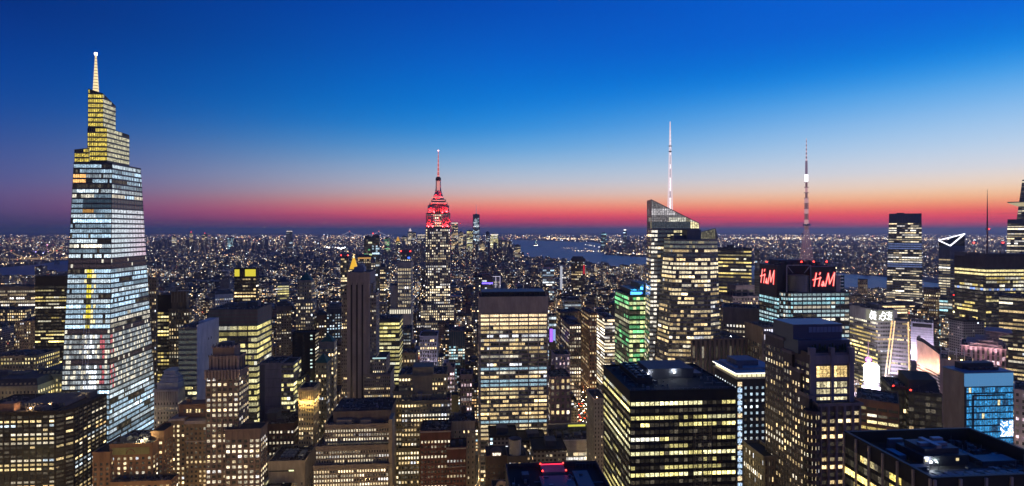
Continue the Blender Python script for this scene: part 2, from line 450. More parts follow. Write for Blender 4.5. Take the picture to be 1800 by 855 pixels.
def simple(name, label, cat, xl, xr, yt, st, wall, Y=None, H=None, d=30, xb=None, spandrel=None, crown=None, units=2, tank=False, single=100, parapet=1.0, pent=None, roof=None, win=None, group=None, rot=None):
    """a plain slab tower, with its mechanical penthouse"""
    if rot is None and xb is None and xl > 1250: rot = -math.atan(((xl + xr) / 2 - CX) / FOC)
    t = Tower(name, label, cat, xl, xr, yt, Y, H, d, xb, group, rot)
    x0, x1, y0, y1, z1 = t.tier(xl, xr, yt, st=st, parapet=parapet)
    if pent:
        pl, pr_, py = pent
        yy = t.front + t.d * .3
        a, Y0 = t.ray(pl, yy); b, _ = t.ray(pr_, yy); zt_ = CAMZ - (py - EY) / 1000 * Y0
        m = MB(); m.box(a, b, yy, yy + t.d * .4, z1 + .02, zt_); m.box(a - .3, b + .3, yy - .3, yy + t.d * .4 + .3, zt_ - .8, zt_ - .3)
        for q in range(int((b - a) / 4)): m.box(a + 1 + q * 4, a + 3.6 + q * 4, yy - .2, yy, z1 + 1.2, zt_ - 1.2)
        m.build('penthouse', MECH, t.root)
    if units: t.units(x0 + 1, x1 - 1, y0 + 1, y1 - 1, z1, units, 3.5, tank)
    t.done(wall, spandrel, roof=roof, single=single, win=win)
    return t
# ------------------------------------------------------------------ the towers one can tell apart
BROWN = (.20, .15, .10); TAN = (.34, .28, .19); GREY = (.27, .26, .25); DARK = (.02, .02, .023); PALE = (.42, .38, .34); OLIVE = (.26, .22, .13)

def polyrect(xl, xc, xb, Y):
    """front-left, front-right, rear-right, rear-left of a rotated rectangle seen by its front and its right side"""
    kl, kc, kb = [(x - CX) / FOC for x in (xl, xc, xb)]
    A = np.array((kl * Y, Y)); w = (kc * A[1] - A[0]) / (UX - kc * UY)
    B = A + w * np.array((UX, UY)); d = (B[0] - kb * B[1]) / (kb * VY - VX)
    return [A, B, B + d * np.array((VX, VY)), A + d * np.array((VX, VY))]

# ---- the tapering glass skyscraper
def glass_taper():
    root0 = polyrect(97, 190, 280, 530)
    top0 = polyrect(130, 197, 247, 540)
    c = sum(root0) / 4
    root = empty('glass_skyscraper', (c[0], c[1], 0), TH)
    tag(root, 'tallest tapering glass skyscraper, ice blue floors and a yellow lit stepped crown with spire', 'skyscraper')
    OCC.append((c[0], c[1], 26, 42))
    def loc(p): q = np.array(p) - c; return (q[0] * UX + q[1] * UY, q[0] * VX + q[1] * VY)
    A = [loc(p) for p in root0]; B = [loc(p) for p in top0]
    zt = CAMZ - (286 - EY) / 1000 * 540
    rng = random.Random(5); wins = []; m = MB()
    m.prism([(*p, 0) for p in A], [(*p, zt) for p in B], 2, top=3)
    hoist = lambda q, z: .42 < q < .66
    def colf(face):
        def f(r, nr, i, nx, c, rng):
            q = (i + .5) / nx
            if r >= nr - 1: return None
            up = nr - r                                                # floors below the roof
            if up in (8, 9) and q > (.3 if face == 0 else -1): return (.03, .05, .07)
            if up == 10 and face == 0 and .25 < q < .55: return (.42, .22, .06)
            if up in (3, 4) and face == 0 and q < .35: return (1.2, .62, .2)
            if up in (20, 21, 34, 40): return (.035, .025, .03) if rng.random() < .9 else (.8, .75, .6)
            if 21 < up < 34 and face == 0 and .42 < q < .56: return (.85, .72, .07) if up % 4 else (.05, .05, .03)
            if 21 < up < 34 and face == 0 and .38 < q < .64 and rng.random() < .45: return (1.2, 1.0, .5)
            if 34 < up < 46:
                g = rng.uniform(.1, .5)
                if face == 0 and .45 < q < .7 and rng.random() < .6: return (1.3, 1.4, 1.5)
                if (face == 0 and .80 < q < .9 or face == 1 and q < .12) and rng.random() < .5: return (.5, .12, .14)
                return (g * .85, g * .95, g) if rng.random() < .75 else (.9, .84, .66)
            if face == 1 and 8 < up < 20: 
                g = rng.uniform(.6, .85); w_ = max(0, (q - .35) / .65) * (up - 8) / 12; return (g * (.8 + .25 * w_), g * (.92 - .2 * w_), g * (1 - .12 * w_))
            return None
        return f
    base = style('glass', fh=4.75, bw=2.6, ww=.9, wh=.66, sf=.2, lit=(.86, .03, .8, 14), pal='ice', k=.68, sp=.35, pp=.3, top=1.0, pier_every=3)
    st = dict(base, colf=colf(0)); facade(m, wins, A[0], A[1], 0, zt, st, rng, B[0], B[1], pri=0, y_cut=10)
    st = dict(base, colf=colf(1)); facade(m, wins, A[1], A[2], 0, zt, st, rng, B[1], B[2], pri=1, y_cut=10)
    facade(m, wins, A[3], A[0], 0, zt, base, rng, B[3], B[0], pri=3, y_cut=10)
    frame = wallmat((.10, .10, .11), .5, 'steel_edge'); span = wallmat((.09, .085, .09), .45, 'floor_edge')
    m.build('wall', [frame, span, DARKMETAL, ROOF], root)
    put_windows(root, wins, WIN)
    # crown: three open glass volumes lit from within
    crown_w = []
    def vol(name, xl, xc, xb, ys, z_lo, Y, ycol, wcol, split=None):
        P = [loc(p) for p in polyrect(xl, xc, xb, Y)]
        zl, zc, zr = [CAMZ - (y - EY) / 1000 * Y for y in ys]
        w = MB(); wn = []
        zs = [zl, zc, zr, zl]
        bot = [(*p, z_lo) for p in P]; tp = [(*p, z) for p, z in zip(P, zs)]
        w.prism(bot, tp, 2, top=3)
        s0 = dict(fh=4.6, bw=1.7, ww=.74, wh=.66, sf=.2, pp=.2, sp=.3, lit=(.8, .0, .8, 6), pal='lemon', top=.4)
        def yc(r, nr, i, nx, c, rng): g = rng.uniform(.6, 1.2); return tuple(x * g for x in ycol)
        def wc(r, nr, i, nx, c, rng): g = rng.uniform(.5, 1.1); return tuple(x * g for x in wcol)
        facade(w, wn, P[0], P[1], z_lo, max(zl, zc), dict(s0, colf=yc), rng, zt=(zl, zc), pri=0)
        facade(w, wn, P[1], P[2], z_lo, max(zc, zr), dict(s0, colf=wc), rng, zt=(zc, zr), pri=1)
        facade(w, wn, P[3], P[0], z_lo, zl, dict(s0, colf=yc), rng, pri=3)
        # diagonal braces behind the glass screens
        for a_, b_ in ((0, 1), (1, 2)):
            H_ = min(zs) - z_lo; q = max(1, int(H_ / 14))
            for k in range(q):
                p0 = np.array((*P[a_], z_lo + H_ * k / q)); p1 = np.array((*P[b_], z_lo + H_ * (k + .8) / q))
                nn = np.array((P[b_][1] - P[a_][1], -(P[b_][0] - P[a_][0]), 0)); nn /= np.linalg.norm(nn)
                w.bar(p0 + nn * .5, p1 + nn * .5, .35, 0)
        o = w.build(name, [wallmat((.30, .26, .14), .5, 'crown_steel'), wallmat((.22, .2, .13), .5, 'crown_beam'), DARKMETAL, ROOF], root)
        if wn:
            g = MB()
            for pts, cc, *_ in wn: g.face(list(pts), 0, cc)
            g.build('lit_glazing', WIN, o, attr=True)['kind'] = 'stuff'
        return P, zs
    Y1 = 545
    vol('crown_shoulder', 131, 156, 162, (263, 260, 260), zt, Y1, (.82, .62, .10), (1, .9, .55))
    vol('crown_tier', 154, 188, 227, (226, 224, 226), zt, Y1 + 2, (.86, .66, .11), (.86, .80, .52))
    zb = CAMZ - (224 - EY) / 1000 * (Y1 + 2)
    P, zs = vol('crown_tier', 155, 181, 203, (156, 164, 178), zb - .5, Y1 + 5, (.86, .66, .11), (.86, .80, .52))
    sx, sy = (P[0][0] + P[1][0]) / 2, P[0][1] + 6
    Ys = Y1 + 12
    z0 = CAMZ - (172 - EY) / 1000 * Ys; z1 = CAMZ - (97 - EY) / 1000 * Ys
    k = (168.5 - CX) / FOC; q = loc((k * Ys, Ys)); sx, sy = q
    sp_ = MB(); nseg = 14
    for i in range(nseg):
        a, b = i / nseg, (i + 1) / nseg
        ra, rb = 2.9 * (1 - a) + .7 * a, 2.9 * (1 - b) + .7 * b
        zA, zB = z0 + (z1 - z0) * a, z0 + (z1 - z0) * b
        sp_.cyl(sx, sy, zA, zB - (zB - zA) * .22, ra, rb, 8, 0); sp_.cyl(sx, sy, zB - (zB - zA) * .22, zB, rb * .9, rb * .85, 8, 1)
    spire = sp_.build('spire', [glow('spire_glow', (1, .78, .42), 1.15), wallmat((.3, .24, .14), .5, 'spire_ring')], root)
    tip = MB(); tip.cyl(sx, sy, z1, z1 + 2.2, 1.3, 1.3, 10)
    tip.build('spire_lamp', glow('spire_lamp', (1, .85, .7), 6), spire)
    # builders' hoist up the front face
    h = MB(); t0 = .48
    za, zc_ = 20, CAMZ - (560 - EY) / 1000 * 533
    for q in (.44, .50, .56):
        pa = [A[0][k] + (A[1][k] - A[0][k]) * q for k in (0, 1)]; pb = [B[0][k] + (B[1][k] - B[0][k]) * q for k in (0, 1)]
        f = zc_ / zt; pb = [pa[k] + (pb[k] - pa[k]) * f for k in (0, 1)]
        h.bar((pa[0], pa[1] - 1.6, 0), (pb[0], pb[1] - 1.6, zc_), .35)
        n_ = int(zc_ / 3)
    for i in range(int(zc_ / 4.5)):
        t = i * 4.5 / zc_
        y = A[0][1] + (B[0][1] - A[0][1]) * (t * zc_ / zt) - 1.6
        xq = [A[0][0] + (B[0][0] - A[0][0]) * t * zc_ / zt + ((A[1][0] - A[0][0]) * (1 - t * zc_ / zt) + (B[1][0] - B[0][0]) * t * zc_ / zt) * q for q in (.44, .56)]
        h.bar((xq[0], y, i * 4.5), (xq[1], y, i * 4.5 + (4.5 if i % 2 else 0)), .25)
    h.build('builders_hoist', plain('hoist_steel', (.6, .6, .6), .5, .3), root)
glass_taper()

# ---- west edge of the photo, bottom row
t = Tower('office_block', 'dark brown grid office block with chamfered corner and louvred plant on its roof', 'office block', -62, 97, 728, H=110, d=52)
s_ = style('black', f=7.7, b=11.0, ww=.76, wh=.52, wall=(.05, .035, .026), lit=(.38, .3, .5, 5), pal='mix', k=.75, pp=.55, sp=.3, top=2.2)
x0, x1, y0, y1, z1 = t.tier(-62, 97, 728, st=s_, sides='f')
sp2 = t.prep(s_); ch = 9.0
t.walls.prism([(x1, y0, 0), (x1 + ch, y0 + ch, 0), (x1 + ch, y1, 0), (x1, y1, 0)], [(x1, y0, z1), (x1 + ch, y0 + ch, z1), (x1 + ch, y1, z1), (x1, y1, z1)], 2, top=3)
facade(t.walls, t.wins, (x1, y0), (x1 + ch, y0 + ch), 0, z1, dict(sp2, lit=(.1, .5, .3, 3)), t.rng, pri=1, y_cut=10)
facade(t.walls, t.wins, (x1 + ch, y0 + ch), (x1 + ch, y1), 0, z1, sp2, t.rng, pri=1, y_cut=10)
m = MB()
for q in range(14): m.prism([(x0 + 34 + q * 2.6, y0 + 12, z1), (x0 + 36 + q * 2.6, y0 + 12, z1), (x0 + 36 + q * 2.6, y1 - 8, z1), (x0 + 34 + q * 2.6, y1 - 8, z1)], [(x0 + 34.6 + q * 2.6, y0 + 12, z1 + 4), (x0 + 35.2 + q * 2.6, y0 + 12, z1 + 4), (x0 + 35.2 + q * 2.6, y1 - 8, z1 + 4), (x0 + 34.6 + q * 2.6, y1 - 8, z1 + 4)])
t.part('louvred_plant', m, MECH)
m = MB(); m.box(x0 + 25, x0 + 36, y0 + 2, y0 + 9, z1, z1 + 7); t.part('stair_bulkhead', m, wallmat((.30, .16, .10), .85, 'brick'))
m = MB(); m.box(x1 - 18, x1 - 2, y1 - 12, y1 - 5, z1, z1 + 3.5); m.box(x1 - 8, x1 + 4, y1 - 14, y1 - 4, z1, z1 + 5); t.part('rooftop_unit', m, MECH)
m = MB(); m.cyl(x1 - 12, y0 + 7, z1, z1 + 3, 3.4, 3.4, 18); m.cyl(x1 - 19, y0 + 8, z1, z1 + 3, 3.0, 3.0, 18); t.part('cooling_fan', m, MECH)
t.lamp(x0 + 46, y0 + 6, z1, (1, .6, .25), 5000, WARMGLOW, size=.6); t.lamp(x1 - 12, y0 + 14, z1, (1, .6, .25), 4000, WARMGLOW); t.lamp(x1 - 1, y1 - 18, z1 + .1, (1, .7, .35), 4000, WARMGLOW, size=.7)
t.done((.024, .018, .015), (.018, .014, .012))

t = Tower('brick_building', 'orange brown brick building with an arched frieze and a glaring roof lamp', 'brick building', 163, 272, 783, H=92, d=34)
s_ = style('stone', f=8.6, b=10.5, ww=.46, wh=.55, lit=(.25, .35, .4, 2), pal='warm', k=.8, top=7)
a = t.tier(193, 268, 783, fy=3, st=dict(s_, top=9), z0=60); b = t.tier(163, 194, 797, fy=0, st=dict(s_, lit=(0, .9, .1, 1)))
c_ = t.tier(193, 300, 850, fy=-6, d=12, st=dict(s_, top=1.5, lit=(.6, .1, .5, 3))); t.tier(266, 288, 760, fy=12, st=s_)
t.walls.box(a[0], a[1], a[2], a[3], 0, 60.01, 2)
m = MB(); xm = (a[0] + a[1]) / 2
m.strip((a[0] + 2, a[2] - .5, a[4] - 7.5), (a[1] - 2, a[2] - .5, a[4] - 7.5), (a[1] - 2, a[2] - .5, a[4] - 2), (a[0] + 2, a[2] - .5, a[4] - 2), (0, -1, 0), .25)
t.part('frieze', m, wallmat((.30, .28, .10), .8, 'glazed_frieze'))
m = MB()
for q in range(9):
    a0, a1_ = math.pi * q / 8, math.pi * (q + 1) / 8
    if q < 8: m.bar((xm + 3 * math.cos(a0), a[2] - .95, a[4] - 6.8 + 3.4 * math.sin(a0)), (xm + 3 * math.cos(a1_), a[2] - .95, a[4] - 6.8 + 3.4 * math.sin(a1_)), .5)
t.part('arch', m, wallmat((.3, .12, .07), .8, 'terracotta'))
t.units(a[0] + 3, a[1] - 2, a[2] + 4, a[3] - 1, a[4], 3, 4)
t.lamp((a[0] * .3 + a[1] * .7), a[2] + 3, a[4], (1, .9, .55), 8000, WARMGLOW, size=.8)
t.lamp(a[1] + 3, a[2] + 10, a[4], (1, .9, .6), 3000, WARMGLOW, size=.5)
t.done((.32, .17, .08), single=60)

t = Tower('hotel_tower', 'tall tan brick hotel slab with pale cornice and a column of lit stair windows', 'hotel tower', 301, 371, 743, H=100, xb=388)
s_ = style('stone', f=8.35, b=7.0, ww=.5, wh=.5, lit=(.12, .3, .35, 2), pal='warm', k=.85, top=3.5)
a = t.tier(301, 326, 738, fy=1.5, st=dict(s_, colf=lambda r, nr, i, nx, c, g: ((1.1, .9, .5) if g.random() < .9 else (.5, .4, .2)) if i == nx - 2 else None), sides='fl')
b = t.tier(326, 371, 743, st=s_, sides='fr')
m = MB(); m.box(a[0] - 1, a[1], a[2] - 1, a[3] + 1, a[4] - .9, a[4] + .9); m.box(b[0] - .5, b[1] + 1, b[2] - 1, b[3] + 1, b[4] - 1.2, b[4] + 1.3); m.box(b[0] - .2, b[1] + .6, b[2] - .7, b[2], b[4] - 16.3, b[4] - 15.5)
t.part('cornice', m, wallmat((.46, .38, .30), .8, 'limestone'))
m = MB(); xa, xb_ = t.lx(314, t.front + 6), t.lx(366, t.front + 6); zz = t.lz(711, t.front + 6)
m.box(xa, xb_, t.front + 6, t.d / 2 - .6, a[4], zz); m.box(xa - .5, xb_ + .5, t.front + 5.5, t.d / 2 - .2, zz - .6, zz + .3); m.box(xa + 5, xa + 8, t.front + 9, t.front + 12, zz, zz + 4)
pw = t.part('penthouse', m, wallmat((.22, .12, .075), .85, 'brick'))
m = MB()
for q in range(7):
    xx = xa + 4 + q * (xb_ - xa - 8) / 6.5
    m.face([(xx, t.front + 5.96, a[4] + 4), (xx + 1.2, t.front + 5.96, a[4] + 4), (xx + 1.2, t.front + 5.96, a[4] + 7), (xx, t.front + 5.96, a[4] + 7)], 0, (.9, .7, .35) if q % 3 else (.02, .02, .02))
o = m.build('penthouse_windows', WIN, pw, attr=True)
t.units(b[0] + 14, b[1] - 1, b[2] + 1, b[3] - 1, b[4], 1, 2)
t.done((.28, .19, .10))

t = Tower('terraced_office', 'low terraced office with greenish lit window bands and a pale roof edge', 'office block', 386, 432, 800, H=72, d=24)
s_ = style('band', f=9.0, b=5.0, ww=.8, wh=.55, lit=(.6, .15, .4, 6), pal='lemon', k=.8, sp=.4, pp=.3)
a = t.tier(386, 432, 800, st=s_, z0=60, sides='fr'); t.walls.box(a[0], a[1], a[2], a[3], 0, 60.02, 2)
for i in range(1, 6):
    zt_ = a[4] - 4.4 * i * 1.05
    t.block(a[1] + .4 + (i - 1) * 3.2, a[1] + i * 3.2, a[2] + .5, a[3] + i * 2, 0, zt_, dict(s_), sides='fr', parapet=.8)
t.block(a[0], a[1] - .2, a[2] - .02, a[2] + 3, 0, 60, dict(s_), sides='fl', parapet=0)
m = MB(); m.box(a[0] + 9, a[0] + 15, a[2] + 9, a[2] + 14, a[4], a[4] + 3); m.cyl(a[0] + 12, a[2] + 11, a[4] + 3, a[4] + 5, 1.2, 1.2); t.part('rooftop_unit', m, MECH)
t.done((.36, .36, .33), single=60)

t = Tower('beige_building', 'plain beige block with a near windowless wall and blue tinted vents on its roof', 'building', 472, 536, 813, H=62, d=36)
a = t.tier(472, 536, 813, st=style('stone', f=11, b=11, ww=.3, wh=.4, lit=(.02, .5, .2, 1), pal='warm', top=16, k=.7))
m = MB()
for i in range(4):
    for j in range(3): m.box(a[0] + 8 + i * 3, a[0] + 10.2 + i * 3, a[2] + 7 + j * 6, a[2] + 11 + j * 6, a[4] + 1, a[4] + 2.6, bottom=True)
m.box(a[0] + 22, a[0] + 27, a[2] + 8, a[2] + 22, a[4], a[4] + 1.6)
t.part('roof_vent_clutter', m, plain('vent_metal', (.20, .26, .36), .4, .5))
m = MB(); m.box(a[0] + .5, a[0] + 20, a[2] - .38, a[2] - .05, a[4] - 8.2, a[4] - 7.2, bottom=True); t.part('recessed_slot', m, DARKMETAL)
m = MB(); m.face([(a[0] + 17, a[2] - .6, a[4] - 8), (a[0] + 21, a[2] - .6, a[4] - 8), (a[0] + 21, a[2] - .6, a[4] - 7), (a[0] + 17, a[2] - .6, a[4] - 7)]); t.part('slot_light', m, glow('slot_light', (.9, 1, .5), 1.6))
t.done((.40, .33, .24), single=40)

t = Tower('stone_office', 'broad stone office of three setback tiers with full rows of small white windows', 'office block', 571, 683, 749, H=105, d=40)
s_ = style('stone', f=7.7, b=4.5, ww=.52, wh=.55, lit=(.7, .1, .75, 9), pal='white', k=.75, top=2.6, pp=.4)
a = t.tier(571, 684, 749, st=dict(s_, lit=(.55, .3, .6, 9)), z0=80)
b = t.tier(555, 684, 787, fy=-5, d=44, st=s_, z0=60)
c_ = t.tier(551, 683, 821, fy=-9, d=48, st=s_)
for k in (b, a): t.walls.box(k[0] + .3, k[1] - .3, k[2] + .3, k[3] - .3, 20, k[4] - 30, 2)
xa, xb_ = t.lx(586, t.front + 5), t.lx(687, t.front + 5); zz = t.lz(724, t.front + 5)
m = MB(); m.box(xa, xb_, t.front + 5, t.d / 2 - 1, a[4], zz); m.box(xa - .4, xb_ + .4, t.front + 4.6, t.d / 2 - .6, zz, zz + .8, top=1)
for q in range(6): m.box(xa + 3 + q * 6, xa + 5 + q * 6, t.front + 4.7, t.front + 5, a[4] + 1, zz - 2)
t.part('penthouse', m, [wallmat((.20, .15, .11), .85, 'dark_stone'), ROOF]); t.clutter(xa, xb_, t.front + 5, t.d / 2 - 1, zz + .8)
m = MB(); m.box(xa + 3, xa + 15, t.front + 2, t.front + 4.4, a[4], a[4] + 4); m.box(xa + 22, xa + 30, t.front + 1.5, t.front + 4.4, a[4], a[4] + 3.4); t.part('rooftop_unit', m, wallmat((.32, .27, .2), .8, 'duct'))
m = MB(); m.box(a[1] + .5, a[1] + 3.4, a[2] - 7, a[2] + 10, 0, zz - 3); t.part('corner_pier', m, wallmat((.42, .33, .20), .8, 'limestone'))
t.done((.30, .24, .17))

t = Tower('stepped_office', 'olive stone stepped office with blank central block and glowing lower window wing', 'office block', 701, 785, 661, H=132, d=30)
s_ = style('stone', f=8.3, b=5.2, ww=.55, wh=.5, lit=(.22, .3, .42, 4), pal='warm', k=.95, top=1.5)
a = t.tier(701, 785, 661, st=s_); 
ly = t.front + 1.5
x0_, Yq = t.ray(725, ly); x1_, _ = t.ray(761, ly); m = MB(); m.box(x0_, x1_, ly, ly + 18, a[4], CAMZ - (646 - EY) / 1000 * Yq); m.box(x0_ + .2, x1_ - .2, t.front - 1.6, t.front - .4, a[4] - 26, a[4] + .2)
m.box(x0_ + 2, x1_ - 2, t.front - 3.4, t.front - 1.6, a[4] - 30, a[4] - 24)
t.part('blank_bulkhead', m, wallmat((.25, .21, .13), .85, 'olive_brick'))
b = t.tier(691, 726, 690, fy=-4, d=20, st=s_); c_ = t.tier(706, 791, 707, fy=-9, d=22, st=dict(s_, lit=(.4, .2, .5, 5)))
e = t.tier(700, 737, 790, fy=-13, d=12, st=dict(s_, lit=(.5, .2, .5, 5)))
m = MB(); 
for q in range(5): m.bar((x0_ + 2 + q * 3.2, t.front - 6, c_[4]), (x0_ + 2 + q * 3.2, t.front - 6, c_[4] + 5), .4)
m.bar((x0_, t.front - 6, c_[4] + 5), (x1_, t.front - 6, c_[4] + 5), .5); m.cyl(x0_ + 7, t.front - 4, c_[4], c_[4] + 6, 2, 2)
t.part('roof_rig', m, STEEL)
t.units(c_[0] + 1, c_[1] - 1, c_[2] + 1, t.front - 1, c_[4], 2, 3)
t.done((.29, .24, .13))

t = Tower('yellow_shaft', 'slim windowless mustard coloured shaft beside the stepped olive office', 'building', 793, 806, 697, H=112, d=12)
t.tier(793, 806, 697, st=None); t.done((.42, .31, .09))

t = Tower('red_brick_block', 'dark red brick block with scattered white windows and a lower front wing', 'brick building', 739, 792, 760, H=98, d=26)
s_ = style('stone', f=8.8, b=5.6, ww=.5, wh=.5, lit=(.18, .4, .35, 3), pal='white', k=.8, top=6)
a = t.tier(739, 792, 760, st=s_); b = t.tier(785, 819, 789, fy=-5, d=20, st=dict(s_, top=8, lit=(.3, .25, .5, 3)))
m = MB(); m.box(a[0] - .4, a[1] + .4, a[2] - .45, a[2] + .1, a[4] - .4, a[4] + .6, bottom=True); m.box(b[0] - .4, b[1] + .4, b[2] - .45, b[2] + .1, b[4] - .5, b[4] + .6, bottom=True); m.box(b[0] - .3, b[1] + .3, b[2] - .6, b[2], b[4] - 14.8, b[4] - 14.2, bottom=True)
t.part('coping', m, wallmat((.38, .32, .26), .8, 'limestone'))
t.units(b[0] + 1, b[1] - 1, b[2] + 2, b[3] - 1, b[4], 2, 4); t.units(a[0] + 3, a[1] - 9, a[2] + 3, a[3] - 1, a[4], 2, 2.5)
t.done((.13, .045, .032), single=80)

t = Tower('tan_tower', 'narrow tan stone tower with a colonnaded parapet behind the red brick block', 'building', 789, 835, 743, H=98, d=24)
a = t.tier(789, 835, 743, st=style('stone', f=9.0, b=7.5, ww=.28, wh=.5, lit=(.02, .7, .12, 1), top=6))
m = MB(); m.box(a[0] - .6, a[1] + .6, a[2] - .9, a[2], a[4] - .2, a[4] + 1); m.box(a[0] - .4, a[1] + .4, a[2] - .7, a[2], a[4] - 7, a[4] - 6.2, bottom=True)
for q in range(8): m.box(a[0] + 1 + q * (a[1] - a[0] - 3) / 7, a[0] + 2.2 + q * (a[1] - a[0] - 3) / 7, a[2] - .6, a[2] - .36, a[4] - 6, a[4] - .4)
t.part('colonnade', m, wallmat((.40, .32, .23), .8, 'limestone'))
t.units(a[0] + 2, a[1] - 2, a[2] + 3, a[3] - 2, a[4], 3, 5, True)
t.done((.36, .28, .19), single=40)

# ---- the broad stone slab with wide window bands
t = Tower('office_slab', 'broad pale stone slab with seven bays of wide lit windows and a blank top band', 'office tower', 843, 963, 522, Y=562, d=38)
def gcol(r, nr, i, nx, c, g):
    up = nr - 1 - r; b = i // 3
    if up in (0, 1, 2): k = g.uniform(.8, 1.25); return (1.05 * k, .78 * k, .45 * k)
    if up in (13, 16, 17, 26): k = g.uniform(.35, .6); return (.55 * k, .85 * k, 1.0 * k)
    return None
s_ = style('band', f=7.2, b=5.5, ww=.96, wh=.6, sf=.22, lit=(.38, .25, .5, 4), pal='warm', k=.85, pp=.15, sp=.45, top=17, wall=PALE, colf=gcol, mar=1.2)
a = t.tier(843, 963, 522, st=s_, parapet=0)
m = MB(); 
for i in range(8):
    q = a[0] + (a[1] - a[0]) * i / 7; ww = .9
    q = min(max(q, a[0] + ww / 2), a[1] - ww / 2)
    m.box(q - ww / 2, q + ww / 2, a[2] - 1.3, a[2] - .46, 0, a[4] - 15.5)
m.box(a[0] - .3, a[1] + .3, a[2] - 1.2, a[2], a[4] - 15.4, a[4], bottom=True)
t.part('pilaster', m, wallmat((.42, .35, .29), .8, 'travertine'))
m = MB(); m.box(a[0] + 2, a[1] - 2, a[2] + 4, a[3] - 3, a[4], a[4] + 4.2)
for q in range(12): m.box(a[0] + 5 + q * 5, a[0] + 8 + q * 5, a[2] + 2.4, a[2] + 3.8, a[4], a[4] + 2 + (q % 3) * .8)
t.part('roof_plant', m, DARKMETAL)
t.done((.42, .35, .29), (.40, .33, .27))

t = Tower('arched_building', 'dark brown block whose arched gable holds one bright semicircular window', 'building', 855, 891, 803, H=88, d=20)
a = t.tier(855, 891, 803, st=style('stone', f=11, b=9, ww=.3, wh=.4, lit=(0, .8, .1, 1), top=5), parapet=.5)
m = MB(); xm = (a[0] + a[1]) / 2; r0 = 4.6
pts = [(xm + r0 * math.cos(math.pi * k / 12), a[2], a[4] + .3 + r0 * .8 * math.sin(math.pi * k / 12)) for k in range(13)]
m.face(pts[::-1]); m.face([(p[0], a[2] + 9, p[2]) for p in pts])
for k in range(12): m.face([pts[k], (pts[k][0], a[2] + 9, pts[k][2]), (pts[k + 1][0], a[2] + 9, pts[k + 1][2]), pts[k + 1]])
gab = t.part('arched_gable', m, wallmat((.13, .08, .05), .85, 'brick'))
m = MB()
for k in (-2, -1, 0, 1):
    m.face([(xm + k * 1.6 + .1, a[2] - .1, a[4] + .4), (xm + k * 1.6 + 1.5, a[2] - .1, a[4] + .4), (xm + k * 1.6 + 1.5, a[2] - .1, a[4] + 2.6), (xm + k * 1.6 + .1, a[2] - .1, a[4] + 2.6)], 0, (1.1, .95, .75))
m.build('arched_window', WIN, gab, attr=True)
t.done((.13, .085, .055), single=30)

t = Tower('tank_tower', 'dark rooftop tower carrying one big round grey steel tank', 'building', 893, 925, 803, H=90, d=18)
a = t.tier(893, 925, 803, st=style('stone', f=10, b=8, ww=.4, wh=.4, lit=(.1, .7, .1, 1), top=3), parapet=.4)
xx, Yq = t.ray(905.5, t.front + 5); rr = 10.5 * Yq / 1000; z_ = t.lz(771, t.front + 5, 905)
m = MB(); m.cyl(xx, t.front + 5, a[4] + .02, z_, rr, rr, 28, cap=False); m.cyl(xx, t.front + 5, a[4], z_ - 2.5, rr * .93, rr * .93, 28, 1); m.cyl(xx, t.front + 5, z_ - .8, z_, rr * 1.04, rr * 1.04, 28, cap=False)
t.part('round_tank', m, [wallmat((.32, .30, .28), .6, 'tank_steel'), DARKMETAL])
t.units(a[0] + 8, a[1] - .5, a[2] + 1, a[3] - 1, a[4], 2, 5)
t.done((.10, .08, .07), single=30)

t = Tower('gabled_house', 'low stone house with an ornate curved gable and one dark dormer', 'building', 866, 898, 845, H=80, d=16)
a = t.tier(866, 898, 862, st=style('stone', f=11, b=8, ww=.4, wh=.5, lit=(.1, .6, .2, 1)), parapet=.3)
m = MB(); xm = t.lx(881); prof = [(-5, 0), (-5, 2.5), (-3.6, 3), (-3.2, 5), (-1.5, 6.4), (1.5, 6.4), (3.2, 5), (3.6, 3), (5, 2.5), (5, 0)]
f1 = [(xm + p, a[2] - .4, a[4] + q) for p, q in prof]; f2 = [(xm + p, a[2] + 1.2, a[4] + q) for p, q in prof]
m.face(f1[::-1]); m.face(f2)
for k in range(len(prof)): j = (k + 1) % len(prof); m.face([f1[k], f2[k], f2[j], f1[j]])
g_ = t.part('gable', m, wallmat((.42, .32, .24), .8, 'terracotta'))
m = MB(); m.box(xm - 1.4, xm + 1.4, a[2] - .55, a[2] - .42, a[4] + 1.2, a[4] + 4); m.build('dormer_window', DARKMETAL, g_)
t.done((.3, .22, .16), single=20)

t = Tower('balcony_tower', 'narrow pale tower with curved white balcony edges beside the dark blue roof', 'apartment tower', 897, 908, 812, H=86, d=14)
m = MB(); r_ = t.w / 2; m.cyl(0, t.front + r_, 0, t.H, r_, r_, 20, 0)
for i in range(14):
    z = t.H - 1 - i * 3.2
    m.cyl(0, t.front + r_, z - .5, z + .5, r_ + .8, r_ + .8, 24, 1)
m.box(-r_ * .8, r_ * .8, t.front + r_, t.d / 2, 0, t.H + 2, 0)
t.part('wall', m, [wallmat((.09, .08, .07), .7, 'dark_stone'), wallmat((.5, .46, .40), .7, 'balcony_edge')])

